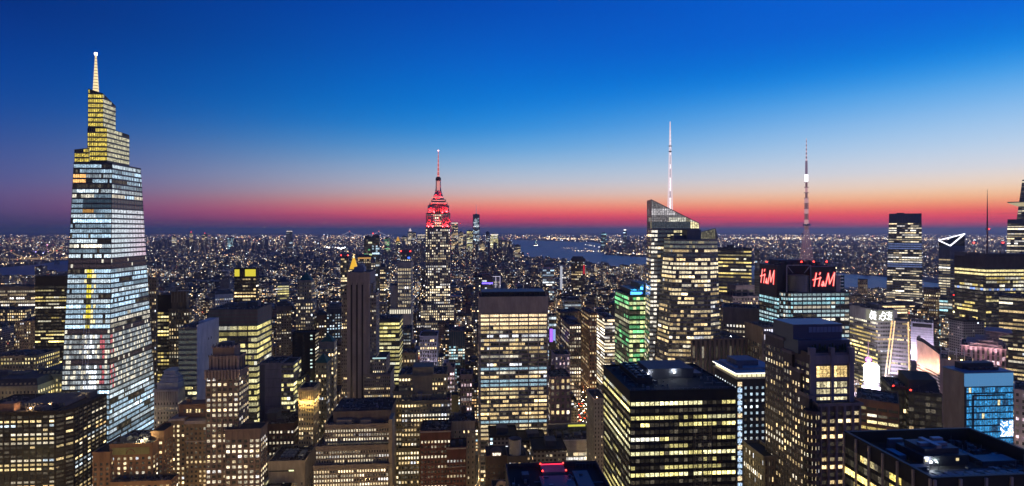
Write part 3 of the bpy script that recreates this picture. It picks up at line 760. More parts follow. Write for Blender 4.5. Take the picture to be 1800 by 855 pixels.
t = Tower('dark_roofed_tower', 'dark tower with a deep parapet roof and a box edged in red lamps', 'tower', 903, 1068, 906, Y=224, d=46)
ZR = CAMZ - (816 - EY) / 1000 * 270
x0, x1 = t.lx(906), t.lx(1092)
t.walls.box(x0, x1, t.front, t.d / 2, 0, ZR - 2.2, 0, top=3)
for bx in ((x0 - .6, x0, t.front, t.d / 2), (x1, x1 + .6, t.front, t.d / 2), (x0 - .6, x1 + .6, t.d / 2, t.d / 2 + .6)): t.walls.box(*bx, ZR - 12, ZR, 0)
ly = t.d / 2 - 1.5; xa, Yq = t.ray(950, ly); xb_, _ = t.ray(990, ly)
m = MB(); m.box(xa, xb_, t.d / 2 - 9, t.d / 2 - 1, ZR - 2.2, ZR - .6); t.part('lift_bulkhead', m, wallmat((.2, .18, .2), .7, 'bulkhead'))
for q in (xa, xb_):
    for y_ in (t.d / 2 - 9, t.d / 2 - 1): t.beacon(q, y_, ZR - .7, .5, .3)
m = MB(); m.box(xa + .2, xb_ - .2, t.d / 2 - .9, t.d / 2 - .7, ZR - .6, ZR - .2, bottom=True); t.part('red_lamp_strip', m, glow('red_strip', (1, .03, .08), 2.2))
l = bpy.data.lights.new('red_lamp', 'AREA'); l.energy = 60; l.color = (1, .05, .12); l.size = 8
lo = bpy.data.objects.new('lamp_light', l); COL.objects.link(lo); lo.parent = t.root; lo.location = ((xa + xb_) / 2, t.d / 2 - 6, ZR + 2.5)
m = MB(); m.box(xb_ + 3, xb_ + 10, t.front + 6, t.d / 2 - 8, ZR - 2.2, ZR - .8); m.box(x0 + 6, x0 + 9, t.d / 2 - 14, t.d / 2 - 10, ZR - 2.2, ZR + .6); m.box(xa - 2, xb_ + 2, t.front + 5, t.d / 2 - 12, ZR - 2.2, ZR - 1)
for q in range(8): m.bar((xb_ + 6 + q * 1.6, t.d / 2 - 2, ZR - 2.2), (xb_ + 6 + q * 1.6, t.d / 2 - 2, ZR), .14)
m.bar((xb_ + 6, t.d / 2 - 2, ZR), (xb_ + 17.2, t.d / 2 - 2, ZR), .16)
t.part('rooftop_unit', m, plain('blue_steel', (.07, .075, .11), .5, .3))
t.clutter(x0, x1, t.front, t.d / 2 - 10, ZR - 2.2)
t.done((.03, .03, .045), roof=wallmat((.016, .014, .018), .9, 'dark_roof'))

t = Tower('white_low_office', 'low white office with a perforated parapet above two rows of brilliant windows', 'office block', 969, 1046, 775, H=55, d=44)
a = t.tier(969, 1046, 775, st=style('band', f=8.0, b=9.2, ww=.9, wh=.7, lit=(.95, 0, .9, 9), pal='white', k=1.2, top=12.0, sp=.5, pp=.5, mar=.5), parapet=.2)
m = MB(); m.box(a[0] - .2, a[1] + .2, a[2] - .9, a[2] - .1, a[4] - 10.2, a[4] + .4, bottom=True)
for i in range(36):
    for j in range(8):
        m.box(a[0] + .4 + i * (a[1] - a[0] - 1) / 36 + (.5 if j % 2 else 0), a[0] + 1.2 + i * (a[1] - a[0] - 1) / 36 + (.5 if j % 2 else 0), a[2] - 1.0, a[2] - .88, a[4] - 10 + j * 1.25, a[4] - 9.4 + j * 1.25, 1, bottom=True)
t.part('perforated_parapet', m, [wallmat((.72, .68, .60), .8, 'pale_panel'), wallmat((.2, .19, .17), .8, 'perforation')])
t.units(a[0] + 2, a[1] - 2, a[2] + 4, a[3] - 14, a[4], 4, 4)
m = MB(); m.box(a[0] + 2, a[1] - 2, a[3] - 12, a[3] - 8, a[4], a[4] + 4.5); t.part('roof_bulkhead', m, wallmat((.28, .25, .2), .8, 'plaster'))
m = MB(); m.box(a[1] - 21, a[1] - 3, a[3] - 12.3, a[3] - 12.1, a[4] + 2, a[4] + 4, bottom=True); t.part('yellow_light_strip', m, glow('yellow_strip', (.9, .85, .12), .8))
t.done((.42, .40, .35), single=40)

t = Tower('pale_tower', 'slim pale stone tower with few lit windows wedged beside the black office', 'building', 1044, 1066, 703, H=110, d=30)
a = t.tier(1044, 1066, 703, st=style('stone', f=7.2, b=5.5, ww=.34, wh=.5, lit=(.02, .6, .12, 1), top=2))
t.units(a[0] + 1, a[1] - 1, a[2] + 2, a[3] - 8, a[4], 1, 4); t.lamp(a[0] + 3, a[2] + 2, a[4], (1, .5, .3), 1500, WARMGLOW)
t.done((.38, .34, .28), single=40)

# ---- black office with rooftop plant
t = Tower('black_office', 'black office block with rows of yellow windows, a boxy roof penthouse and cooling towers', 'office tower', 1108, 1293, 690, H=171, d=60)
s_ = style('black', f=12.55, b=8.55, ww=.84, wh=.52, lit=(.66, .16, .4, 6), pal='lemon', k=.95, top=4.6, pp=.35, sp=.28)
a = t.tier(1108, 1293, 690, st=dict(s_, lit=(.62, .2, .4, 6)))
ly = a[2] + 26; xa, Yq = t.ray(1140, ly); xb_, _ = t.ray(1219, ly)
m = MB(); zt_ = CAMZ - (650 - EY) / 1000 * Yq; m.box(xa, xb_, ly, ly + 22, a[4], zt_); m.box(xa - .15, xb_ + .15, ly - .15, ly + 22.15, zt_ - 1, zt_ + .3); m.box(xa + 14, xa + 17, ly - .2, ly, a[4], a[4] + 3)
t.part('penthouse', m, wallmat((.075, .075, .085), .6, 'metal_cladding'))
m = MB(); lx0, lx1 = a[0] + 8, xa - 1.5
for i in range(6):
    y_ = a[2] + 14 + i * 6.2; m.box(lx0, lx1, y_, y_ + 5.6, a[4] + .6, a[4] + 4.2, bottom=True)
    for k in range(2): m.cyl(lx0 + (lx1 - lx0) * (.28 + .44 * k), y_ + 2.8, a[4] + 4.2, a[4] + 5.2, 1.7, 1.7, 14)
    for k in range(5): m.box(lx0 - .1, lx0, y_ + .4 + k, y_ + .9 + k, a[4] + 1, a[4] + 4)
t.part('cooling_tower', m, plain('plant_metal', (.05, .05, .055), .5, .4))
m = MB()
for q in (.25, .75): m.bar((lx0, a[2] + 12, a[4] + .4 + q), (lx0, a[3] - 6, a[4] + .4 + q), .3)
m.bar((xa - 1, a[2] + 8, a[4] + .5), (xa - 1, ly, a[4] + .5), .4); m.box(xb_ + 2, xb_ + 7, a[2] + 30, a[2] + 40, a[4], a[4] + 2)
t.part('roof_duct', m, plain('duct_metal', (.13, .13, .14), .5, .5))
t.lamp(xa - .6, ly - 1.2, a[4] + 2, (.85, .92, 1), 1500, WHITEGLOW, size=.35); t.lamp(xa + 15.5, ly - 1, a[4] + 2.6, (.8, .9, 1), 1500, WHITEGLOW, size=.4)
# scaffold tower on the front
m = MB(); s0, s1, y_ = t.lx(1219), t.lx(1247), a[2] - 2.4; zt_ = t.lz(738)
for q in (s0, (s0 + s1) / 2, s1):
    for e in (0, 1.8): m.bar((q, y_ + e, 0), (q, y_ + e, zt_), .16)
for i in range(int((zt_ - 80) / 2)):
    z = zt_ - i * 2; m.bar((s0, y_, z), (s1, y_, z), .12)
    m.bar((s0, y_, z), ((s0 + s1) / 2, y_, z - 2), .1); m.bar((s1, y_, z), ((s0 + s1) / 2, y_, z - 2), .1)
t.part('scaffold', m, plain('scaffold', (.35, .30, .2), .6, .3))
t.done((.014, .014, .016), (.016, .016, .018), roof=wallmat((.022, .02, .022), .9, 'dark_roof'))

# ---- blue-black office under a shining crown
t = Tower('crowned_office', 'blue black office with small square windows under a shining white cornice', 'office tower', 1295, 1366, 666, H=160, xb=1256.6)
def ccol(r, nr, i, nx, c, g):
    if r == nr - 1: return None
    return None
s_ = style('stone', f=11.1, b=10.2, ww=.42, wh=.42, lit=(.55, .12, .7, 7), pal='cool', k=.8, top=4)
a = t.tier(1295, 1366, 666, st=s_)
m = MB(); m.box(a[0] - 1.0, a[1] + 1.6, a[2] - 1.6, a[3] + .5, a[4] + .02, a[4] + 1.0, bottom=True); m.box(a[0] - 1.6, a[1] + 2.4, a[2] - 2.4, a[3] + 1, a[4] + 3.6, a[4] + 4.3, bottom=True)
t.part('cornice', m, wallmat((.55, .52, .45), .6, 'white_panel'))
m = MB(); m.box(a[0] + .4, a[1] - .4, a[2] + .4, a[3] - .4, a[4] + 1, a[4] + 3.6, 0); t.part('lit_gallery', m, glow('gallery', (1, .88, .52), 1.3, True))
m = MB()
for q in range(9): m.box(a[0] + .2 + q * (a[1] - a[0] - .9) / 8, a[0] + .6 + q * (a[1] - a[0] - .9) / 8, a[2] + .1, a[2] + .38, a[4] + 1, a[4] + 3.6)
m.box(a[0] + .2, a[1] - .3, a[2] + .05, a[2] + .4, a[4] + 3.3, a[4] + 3.58, bottom=True)
t.part('gallery_mullion', m, wallmat((.3, .28, .22), .6, 'mullion'))
m = MB(); m.box(a[0] - 1.5, a[1] + 2.3, a[2] - 2.5, a[2] - 2.42, a[4] + 3.7, a[4] + 4.2, bottom=True); m.box(a[0] - 1.7, a[0] - 1.62, a[2] - 2, a[3], a[4] + 3.7, a[4] + 4.2, bottom=True); t.part('cornice_light', m, glow('cornice_light', (1, .96, .8), 3.0))
ly = a[2] + 6; xa, Yq = t.ray(1289, ly + 3); xb_, _ = t.ray(1363, ly)
m = MB(); m.box(xa, xb_, ly, a[3] - 2, a[4] + 4.3, CAMZ - (645 - EY) / 1000 * Yq, 0); m.box(xa + 4, xb_ - 9, ly + 6, a[3] - 6, a[4] + 5, CAMZ - (636 - EY) / 1000 * Yq, 1); m.box(xa + 2, xa + 5, ly - .2, ly, a[4] + 5.4, a[4] + 8, 1)
t.part('penthouse', m, [wallmat((.34, .35, .38), .6, 'light_cladding'), wallmat((.12, .14, .19), .6, 'blue_cladding')])
m = MB(); x_ = a[0] - .5
for i in range(24): m.face([(a[0] + .5, a[2] - .4, a[4] - 5 - i * 4.24), (a[0] + 3.6, a[2] - .4, a[4] - 5 - i * 4.24), (a[0] + 3.6, a[2] - .4, a[4] - 2.2 - i * 4.24), (a[0] + .5, a[2] - .4, a[4] - 2.2 - i * 4.24)], 0, (.45, .62, .85) if i % 5 else (.95, .7, .4))
o = m.build('corner_glazing', WIN, t.root, attr=True)
t.done((.028, .034, .05))

t = Tower('pier_building', 'brown building with tall deep stone piers below a dark flat roof', 'office block', 1215, 1312, 598, H=150, xb=1184)
a = t.tier(1215, 1312, 598, st=style('pier', f=24, b=8.1, ww=.5, wh=.86, sf=.06, lit=(.0, .8, .12, 1), pal='warm', k=.9, top=5.5, pp=.8, colf=lambda r, nr, i, nx, c, g: (1.1, .8, .4) if r == nr - 4 and g.random() < .8 else None))
m = MB(); m.box(a[0] + 12, a[0] + 22, a[2] + 12, a[2] + 24, a[4], a[4] + 5); m.box(a[0] + 3, a[0] + 9, a[2] + 20, a[2] + 34, a[4], a[4] + 3); m.box(a[0] + 30, a[0] + 44, a[2] + 22, a[2] + 30, a[4], a[4] + 3); t.part('rooftop_unit', m, MECH)
for q in (10, 30, 45): t.lamp(a[0] + q, a[2] + 8, a[4], (.9, .9, 1), 0, WHITEGLOW, size=.3)
t.done((.24, .18, .13), (.05, .045, .04), single=60)
# ------------------------------------------------------------------ the faceted crystal tower with the white mast
def crystal():
    Y = 575.0
    root = empty('crystal_tower', ((1205 - CX) / FOC * (Y + 25), Y + 25, 0), TH)
    tag(root, 'faceted crystal glass tower with slanted screen crown and glowing white mast', 'skyscraper')
    cx, cy_ = root.location.x, root.location.y; OCC.append((cx, cy_, 42, 34))
    def loc(px, Yd): X = (px - CX) / FOC * Yd; return ((X - cx) * UX + (Yd - cy_) * UY, (X - cx) * VX + (Yd - cy_) * VY)
    def zz(py, Yd): return CAMZ - (py - EY) / 1000 * Yd
    rng = random.Random(77); wins = []; m = MB()
    def warmc(r, nr, i, nx, c, g): return None
    s0 = dict(fh=4.35, bw=4.4, ww=.9, wh=.56, sf=.24, pp=.16, sp=.22, lit=(.30, .22, .5, 3), pal='warm', k=.85, top=1.0)
    # front volume: bulges towards the camera, leaning back as it rises
    Yf = 574
    Zb = zz(421, Yf)
    fb = [loc(1160, Yf - 6), loc(1273, Yf - 2)]
    pb = [(1137, Yf + 26), (1160, Yf - 6), (1215, Yf - 9), (1252, Yf - 6), (1273, Yf + 4)]
    pt = [(1168, Yf + 22), (1186, Yf + 4), (1222, Yf + 1), (1248, Yf + 3), (1261, Yf + 10)]
    PB = [loc(*p) for p in pb]; PT = [loc(*p) for p in pt]
    ext_b = PB + [(PB[-1][0] - 3, PB[-1][1] + 40), (PB[0][0] + 6, PB[0][1] + 20)]
    ext_t = PT + [(PT[-1][0] - 3, PT[-1][1] + 34), (PT[0][0] + 4, PT[0][1] + 16)]
    gx = [sum(p[k] for p in ext_b) / len(ext_b) for k in (0, 1)]
    inn = lambda p, s=.93: (gx[0] + (p[0] - gx[0]) * s, gx[1] + (p[1] - gx[1]) * s + 1.5)
    m.prism([(*inn(p), 0) for p in ext_b], [(*inn(p), Zb - .4) for p in ext_t], 2, top=3)
    m.face([(*p, Zb - .05) for p in ext_t], 3)
    def topdark(r, nr, i, nx, c, g):
        up = nr - 1 - r
        if up < 2: return (.10, .11, .10) if g.random() < .7 else (.3, .26, .15)
        if up in (3,): return (.02, .025, .03) if g.random() < .8 else None
        if up in (5, 6, 7): return scl(g.uniform(.6, 1.3), (1, .85, .56)) if g.random() < .8 else None
        if up > 28 and g.random() < .55: return scl(g.uniform(.5, 1.2), (1, .85, .5))
        return None
    for i in range(4):
        facade(m, wins, PB[i], PB[i + 1], 0, Zb, dict(s0, colf=topdark), rng, PT[i], PT[i + 1], pri=0 if i else 1, y_cut=20)
    facade(m, wins, ext_b[4], ext_b[5], 0, Zb, s0, rng, ext_t[4], ext_t[5], pri=3, y_cut=20)
    # rear volume: taller, its roof a plane falling to the west
    Yr = Yf + 24
    zl, zr = zz(351, Yr), zz(393, Yr)
    QB = [loc(1137.5, Yr + 4), loc(1237, Yr)]; QT = [loc(1146, Yr + 4), loc(1228, Yr)]
    dpt = 34
    rb = QB + [(QB[1][0], QB[1][1] + dpt), (QB[0][0] + 5, QB[0][1] + dpt)]; rt = QT + [(QT[1][0], QT[1][1] + dpt - 8), (QT[0][0] + 4, QT[0][1] + dpt - 8)]
    zscreen = zz(402, Yr)
    A_ = [(*p, 0) for p in rb]
    f = zscreen / zl
    mid = [(rb[i][0] + (rt[i][0] - rb[i][0]) * f, rb[i][1] + (rt[i][1] - rb[i][1]) * f) for i in range(4)]
    m.prism(A_, [(*p, zscreen) for p in mid], 2, top=3)
    def rear(r, nr, i, nx, c, g):
        up = nr - 1 - r; q = (i + .5) / nx
        if q < .16: return scl(g.uniform(.7, 1.2), (1, .93, .78)) if g.random() < .6 else (.08, .08, .08)
        if q > .35 and up < 12: return scl(g.uniform(.4, 1), (1, .85, .45)) if g.random() < .55 else (.03, .035, .04)
        return (.03, .036, .045) if g.random() < .7 else None
    facade(m, wins, rb[0], rb[1], 0, zscreen, dict(s0, colf=rear, bw=4.0), rng, mid[0], mid[1], pri=0, y_cut=20)
    facade(m, wins, rb[3], rb[0], 0, zscreen, s0, rng, mid[3], mid[0], pri=2, y_cut=20)
    frame = wallmat((.22, .215, .215), .5, 'curtain_frame'); span = wallmat((.19, .185, .185), .45, 'curtain_spandrel')
    m.build('wall', [frame, span, DARKMETAL, ROOF], root)
    put_windows(root, wins, WIN)
    # screen walls of the crown: glass grid with lit floors behind
    def screen(name, a, b, z0, za, zb, nx, rows, lit):
        w = MB(); a = np.array(a); b = np.array(b); d = b - a; n = np.array((d[1], -d[0])) / np.linalg.norm(d)
        def P(q, z): p = a + d * q; return np.array((p[0], p[1], z))
        zt = lambda q: za + (zb - za) * q
        for i in range(nx + 1): q = i / nx; w.bar(P(q, z0), P(q, zt(q)), .34)
        for r in range(rows):
            z = z0 + (max(za, zb) - z0) * r / rows
            q1 = 1.0 if z < min(za, zb) else (za - z) / (za - zb) if za > zb else 1.0
            q0 = 0.0 if (za >= zb or z < za) else (z - za) / (zb - za)
            if q1 - q0 > .02: w.bar(P(q0, z), P(q1, z), .3)
        w.bar(P(0, za), P(1, zb), .7)
        o = w.build(name, wallmat((.2, .2, .21), .4, 'screen_frame'), root)
        g = MB()
        for r in range(rows):
            z = z0 + (max(za, zb) - z0) * r / rows; hgt = (max(za, zb) - z0) / rows
            for i in range(nx):
                q, q2 = i / nx, (i + 1) / nx
                ztop = [min(z + hgt, zt(q)), min(z + hgt, zt(q2))]
                if min(ztop) <= z + .1: continue
                c = lit(r, rows, (q + q2) / 2, rng)
                off = np.array((*(-n * .25), 0))
                g.face([tuple(P(q, z) + off), tuple(P(q2, z) + off), tuple(P(q2, ztop[1]) + off), tuple(P(q, ztop[0]) + off)], 0, c)
        gl = g.build('screen_glazing', WIN, o, attr=True); gl['kind'] = 'stuff'
        return o
    def lit1(r, n, q, g):
        f = r / n
        k = g.uniform(.7, 1.3)
        if f < .2: return (.9 * k, .78 * k, .42 * k) if q > .82 else (.05, .06, .07)
        if f < .36 and q > .35: return tuple(x * k for x in (.62, .6, .5)) if q < .75 or q > .8 else (.2, .18, .12)
        if f > .42 and f < .62 and q < .5: return tuple(x * k * .5 for x in (.95, .9, .92))
        return (.16 * k, .15 * k, .15 * k)
    screen('crown_screen', mid[0], mid[1], zscreen + .1, zl, zr, 22, 13, lit1)
    screen('crown_screen', mid[3], mid[0], zscreen + .1, zl, zl, 9, 13, lit1)
    screen('crown_screen', mid[1], mid[2], zscreen + .1, zr, zr, 9, 4, lit1)
    screen('crown_screen', mid[2], mid[3], zscreen + .1, zr + 2, zl - 1, 18, 13, lambda r, n, q, g: (.06, .06, .065))
    Ys = Yf + 12
    a_, b_ = loc(1229, Ys), loc(1257, Ys - 2)
    screen('crown_screen', a_, b_, Zb + .1, zz(409, Ys), zz(402, Ys), 10, 5, lambda r, n, q, g: scl(g.uniform(.3, 1), (.22, .2, .13)))
    c_ = loc(1261.5, Ys + 4); screen('crown_screen', b_, c_, Zb + .1, zz(402, Ys), zz(418, Ys), 4, 5, lambda r, n, q, g: (.05, .05, .05))
    mm = MB(); x0, y0 = loc(1204, Ys); x1, _ = loc(1229, Ys); mm.box(x0, x1, y0 - 6, y0 + 8, Zb, zz(404, Ys)); x2, _ = loc(1183, Ys); mm.box(x2, x0 - .2, y0 - 2, y0 + 8, Zb, zz(414, Ys))
    mm.build('mechanical_block', wallmat((.13, .135, .16), .5, 'cladding'), root)
    # mast
    Ym = Yr + 14; x, y = loc(1178, Ym); zb_, zt_ = zz(372, Ym), zz(214, Ym)
    sp_ = MB(); n = 26
    for i in range(n):
        a, b = i / n, (i + 1) / n; ra, rb_ = 2.6 * (1 - a) ** .9 + .25, 2.6 * (1 - b) ** .9 + .25
        zA, zB = zb_ + (zt_ - zb_) * a, zb_ + (zt_ - zb_) * b
        for k in range(6):
            t0, t1 = math.pi * k / 3, math.pi * (k + 1) / 3
            sp_.bar((x + ra * math.cos(t0), y + ra * math.sin(t0), zA), (x + rb_ * math.cos(t0), y + rb_ * math.sin(t0), zB), .3)
            sp_.bar((x + ra * math.cos(t0), y + ra * math.sin(t0), zA), (x + rb_ * math.cos(t1), y + rb_ * math.sin(t1), zB), .2)
            sp_.bar((x + ra * math.cos(t0), y + ra * math.sin(t0), zA), (x + ra * math.cos(t1), y + ra * math.sin(t1), zA), .3)
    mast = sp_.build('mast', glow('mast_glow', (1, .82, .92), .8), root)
    co_ = MB(); g_ = random.Random(4); nn = 40
    for i in range(nn):
        a, b = i / nn, (i + 1) / nn; H_ = zt_ - zb_
        r0 = .9 * (1 - a) + .14; co_.cyl(x, y, zb_ + H_ * a, zb_ + H_ * b, r0, r0 * .97, 8, 0 if g_.random() < .55 or .78 < a < .9 else 1)
    co_.cyl(x, y, zb_ - 20, zb_, 1.0, 1.0, 8, 0)
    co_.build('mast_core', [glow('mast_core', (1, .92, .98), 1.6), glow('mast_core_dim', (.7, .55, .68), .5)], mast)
    b3 = MB()
    for zq in (.66, .72): b3.cyl(x, y, zb_ + (zt_ - zb_) * zq, zb_ + (zt_ - zb_) * (zq + .012), 1.6, 1.6, 10)
    b3.build('mast_ring', STEEL, mast)
crystal()

# ------------------------------------------------------------------ strokes for illuminated lettering
def strokes(paths, org, ux, uz, n, size, t, depth):
    """paths in a unit box, laid on the plane org + ux*x + uz*y"""
    m = MB(); org, ux, uz, n = (np.array(v, float) for v in (org, ux, uz, n))
    for p in paths:
        for (ax, ay), (bx, by) in zip(p[:-1], p[1:]):
            A = org + ux * ax * size[0] + uz * ay * size[1]; B = org + ux * bx * size[0] + uz * by * size[1]
            d = B - A; l = np.linalg.norm(d)
            if l < 1e-6: continue
            d /= l; s = np.cross(n, d); A = A - d * t * .4; B = B + d * t * .4
            q = [A + s * t / 2, A - s * t / 2, B - s * t / 2, B + s * t / 2]
            m.strip(*[tuple(v) for v in q], n, depth)
            depth += .004
    return m
HM = [[(.06, .0), (.16, .98)], [(.26, .0), (.33, .66)], [(.30, .88), (.335, 1.0)], [(.02, .47), (.36, .62)],
      [(.395, .03), (.475, .25), (.455, .34), (.425, .27), (.50, .02)], [(.39, .14), (.395, .03)], [(.43, .0), (.505, .16)],
      [(.55, .0), (.68, .95)], [(.68, .95), (.735, .16)], [(.735, .16), (.95, 1.0)], [(.95, 1.0), (.90, .02)]]

# ------------------------------------------------------------------ tower with the two red letter signs and lattice mast
t = Tower('sign_tower', 'glass and stone tower bearing two glowing red H&M signs and a lattice broadcasting mast', 'skyscraper', 1394, 1493, 514, Y=580, d=50)
s_ = style('glass', f=7.3, b=8.6, ww=.86, wh=.58, sf=.2, lit=(.75, .05, .6, 6), pal='teal', k=.62, pp=.5, sp=.25, pier_every=2, pwk=1.2, top=.6,
           colf=lambda r, nr, i, nx, c, g: scl(g.uniform(.5, 1.1), (1, .84, .6)) if nr - r > 7 and g.random() < .6 else None)
x0, x1 = t.lx(1394), t.lx(1493); y0 = t.front; zt_ = t.H; rc = 9.0; pz = t.prep(s_)
xl_ = x0 - rc
# body with rounded corner
arc = [(x0 - rc * math.sin(k * math.pi / 12), y0 + rc - rc * math.cos(k * math.pi / 12)) for k in range(7)][::-1]
foot = arc + [(x1, y0), (x1, t.d / 2), (xl_, t.d / 2)]
t.walls.prism([(*p, 0) for p in foot], [(*p, zt_) for p in foot], 2, top=3)
facade(t.walls, t.wins, (x0, y0), (x1, y0), 0, zt_, pz, t.rng, pri=0, y_cut=30)
for p, q in zip(arc[:-1], arc[1:]): facade(t.walls, t.wins, p, q, 0, zt_, dict(pz, bw=3, pier_every=9), t.rng, pri=1, y_cut=30)
facade(t.walls, t.wins, (xl_, t.d / 2), (xl_, y0 + rc), 0, zt_ - 6, dict(pz, lit=(.5, .2, .5, 4)), t.rng, pri=1, y_cut=30)
facade(t.walls, t.wins, (x1, y0), (x1, t.d / 2), 0, zt_, pz, t.rng, pri=3, y_cut=30)
# drum, sign boxes, truss
zs = t.lz(466, y0 + 4, 1430)
m = MB(); dx, _ = t.ray(1406, y0 + 9); dr = 17.0 * t.Y / 1000
m.cyl(dx, y0 + dr + 1, zt_, t.lz(485, y0, 1406), dr, dr, 36)
for i in range(7): m.cyl(dx, y0 + dr + 1, zt_ + 1.6 + i * 2.3, zt_ + 2.1 + i * 2.3, dr + .25, dr + .25, 36)
t.part('drum', m, wallmat((.26, .26, .27), .35, 'drum_metal'))
m = MB(); xs0, xs1 = t.lx(1427), t.lx(1470); m.box(xs0, xs1, y0 + .6, y0 + 12, zt_ + .02, t.lz(469, y0, 1450)); b1 = t.part('sign_box', m, wallmat((.035, .03, .035), .6, 'sign_panel'))
def hm(org, ux, w, h, par, n):
    o = strokes(HM, org, ux, (0, 0, 1), n, (w, h), .115 * h, .35).build('letter_glow', glow('sign_red', (1, .025, .03), 1.6), par)
    o2 = strokes(HM, np.array(org, float) + np.array(n) * .42, ux, (0, 0, 1), n, (w, h), .055 * h, .25).build('letter_tube', glow('sign_core', (1, .40, .34), 1.5), o)
hm((xs0 + 1.0, y0 + .55, t.lz(503, y0, 1450)), (1, 0, 0), xs1 - xs0 - 1.5, 13.5, b1, (0, -1, 0))
m = MB(); ym = y0 + rc + 4; m.box(xl_ - .8, xl_ + 5, ym, t.d / 2 - 2, zt_ - 5.9, t.lz(467, ym, 1370)); b2 = t.part('sign_box', m, wallmat((.035, .03, .035), .6, 'sign_panel'))
yy0 = t.d / 2 - 4; hm((xl_ - .85, yy0, t.lz(500, y0 + 20, 1368)), (0, -1, 0), (yy0 - ym) - 3, 14.5, b2, (-1, 0, 0))
m = MB()
for q in (t.lx(1384), t.lx(1426)): m.bar((q, y0 + 1, zt_), (q, y0 + 1, zs), .8)
m.bar((t.lx(1384), y0 + 1, zs), (t.lx(1426), y0 + 1, zs), .8); m.bar((t.lx(1384), y0 + 1, zs), (t.lx(1395), y0 + 1, zs - 8), .6); m.bar((t.lx(1426), y0 + 1, zs), (t.lx(1415), y0 + 1, zs - 8), .6)
m.bar((t.lx(1474), y0 + 2, zt_), (t.lx(1474), y0 + 2, zs), .7); m.bar((t.lx(1462), y0 + 2, zs), (t.lx(1474), y0 + 2, zs), .7)
t.part('truss', m, plain('truss_steel', (.34, .34, .37), .5, .3))
m = MB(); m.box(t.lx(1471), t.lx(1478.5), y0 + 1, y0 + 14, zt_, t.lz(485, y0, 1474)); t.part('stone_pylon', m, wallmat((.40, .33, .33), .8, 'pink_stone'))
m = MB()
for i in range(5): m.box(t.lx(1479), t.lx(1491), y0 + 6, y0 + 20, zt_ + .5 + i * 3.4, zt_ + 2.8 + i * 3.4)
for q in (1480, 1485, 1490): m.bar((t.lx(q), y0 + 5.6, zt_), (t.lx(q), y0 + 5.6, zt_ + 17), .4)
t.part('glass_stack', m, plain('teal_glass', (.05, .12, .13), .15))
m = MB(); m.box(t.lx(1383), t.lx(1478), y0 + 22, t.d / 2 - 3, zt_, zs - 1); m.box(t.lx(1392), t.lx(1452), y0 + 24, t.d / 2 - 6, zs - 1, zs + 4)
for q in range(8): m.box(t.lx(1380) + q * 6.5, t.lx(1380) + q * 6.5 + 4, y0 + 18, y0 + 21, zs - 2, zs + 1 + (q % 3))
t.part('rooftop_plant', m, plain('plant_dark', (.05, .05, .06), .6, .2))
for px in (1357, 1419, 1441, 1464): t.beacon(t.lx(px), y0 + 10, zs + 1, 1.5, .7)
m = MB()
bx = t.lx(1447, y0 + 24); bz = t.lz(436, y0 + 24, 1447)
m.bar((bx, y0 + 24, zs), (bx, y0 + 24, bz), .6); m.bar((t.lx(1417, y0 + 24), y0 + 24, bz), (bx, y0 + 24, bz), .6); m.bar((bx, y0 + 30, zs), (bx, y0 + 30, bz), .5); t.part('roof_gantry', m, plain('gantry_white', (.5, .5, .55), .5))
# mast: open lattice below, stacked pole antennas above
ymst = y0 + 24; mx = t.lx(1417.5, ymst); zA = zs + 3; zB = t.lz(404, ymst, 1417); zC = t.lz(320, ymst, 1417); zD = t.lz(244, ymst, 1417)
m = MB(); n = 11
def leg(z): f = (z - zA) / (zB - zA); return 4.6 * (1 - f) + 1.6 * f
zq = [zA + (zB - zA) * i / n for i in range(n + 1)]
for i in range(n):
    a, b = leg(zq[i]), leg(zq[i + 1])
    C4 = [(-1, -1), (1, -1), (1, 1), (-1, 1)]
    for k in range(4):
        p, q = C4[k], C4[(k + 1) % 4]
        m.bar((mx + p[0] * a, ymst + p[1] * a, zq[i]), (mx + p[0] * b, ymst + p[1] * b, zq[i + 1]), .34)
        m.bar((mx + p[0] * a, ymst + p[1] * a, zq[i]), (mx + q[0] * b, ymst + q[1] * b, zq[i + 1]), .17)
        m.bar((mx + q[0] * a, ymst + q[1] * a, zq[i]), (mx + p[0] * b, ymst + p[1] * b, zq[i + 1]), .17)
        m.bar((mx + p[0] * b, ymst + p[1] * b, zq[i + 1]), (mx + q[0] * b, ymst + q[1] * b, zq[i + 1]), .17)
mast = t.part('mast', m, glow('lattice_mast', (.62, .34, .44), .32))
m = MB(); n = 9
for i in range(n):
    za, zb = zB + (zC - zB) * i / n, zB + (zC - zB) * (i + 1) / n; r_ = 1.5 - .05 * i
    m.cyl(mx, ymst, za, zb - .6, r_, r_, 10, i % 2); m.cyl(mx, ymst, zb - .6, zb, r_ + 1.1, r_ + 1.1, 10, 0)
    if i < 6:
        for k in range(4): m.bar((mx + 2.2 * math.cos(k * 1.57), ymst + 2.2 * math.sin(k * 1.57), za), (mx + 2.2 * math.cos(k * 1.57), ymst + 2.2 * math.sin(k * 1.57), zb - 1), .35, i % 2)
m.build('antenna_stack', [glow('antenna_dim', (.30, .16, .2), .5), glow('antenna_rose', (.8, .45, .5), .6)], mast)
m = MB(); zE = t.lz(292, ymst, 1417); m.cyl(mx, ymst, zC, zE - 9, 1.1, .9, 10, 1); m.cyl(mx, ymst, t.lz(321, ymst, 1417), t.lz(307, ymst, 1417), 1.5, 1.5, 10, 0)
m.cyl(mx, ymst, zE - 9, t.lz(283, ymst, 1417), 1.3, 1.1, 10, 2)
for i in range(11):
    zz0 = t.lz(283, ymst, 1417) + (zD - t.lz(283, ymst, 1417)) * i / 11; m.cyl(mx, ymst, zz0, zz0 + 2.4, .8 - .045 * i, .75 - .045 * i, 8, 2 if i % 2 else 1)
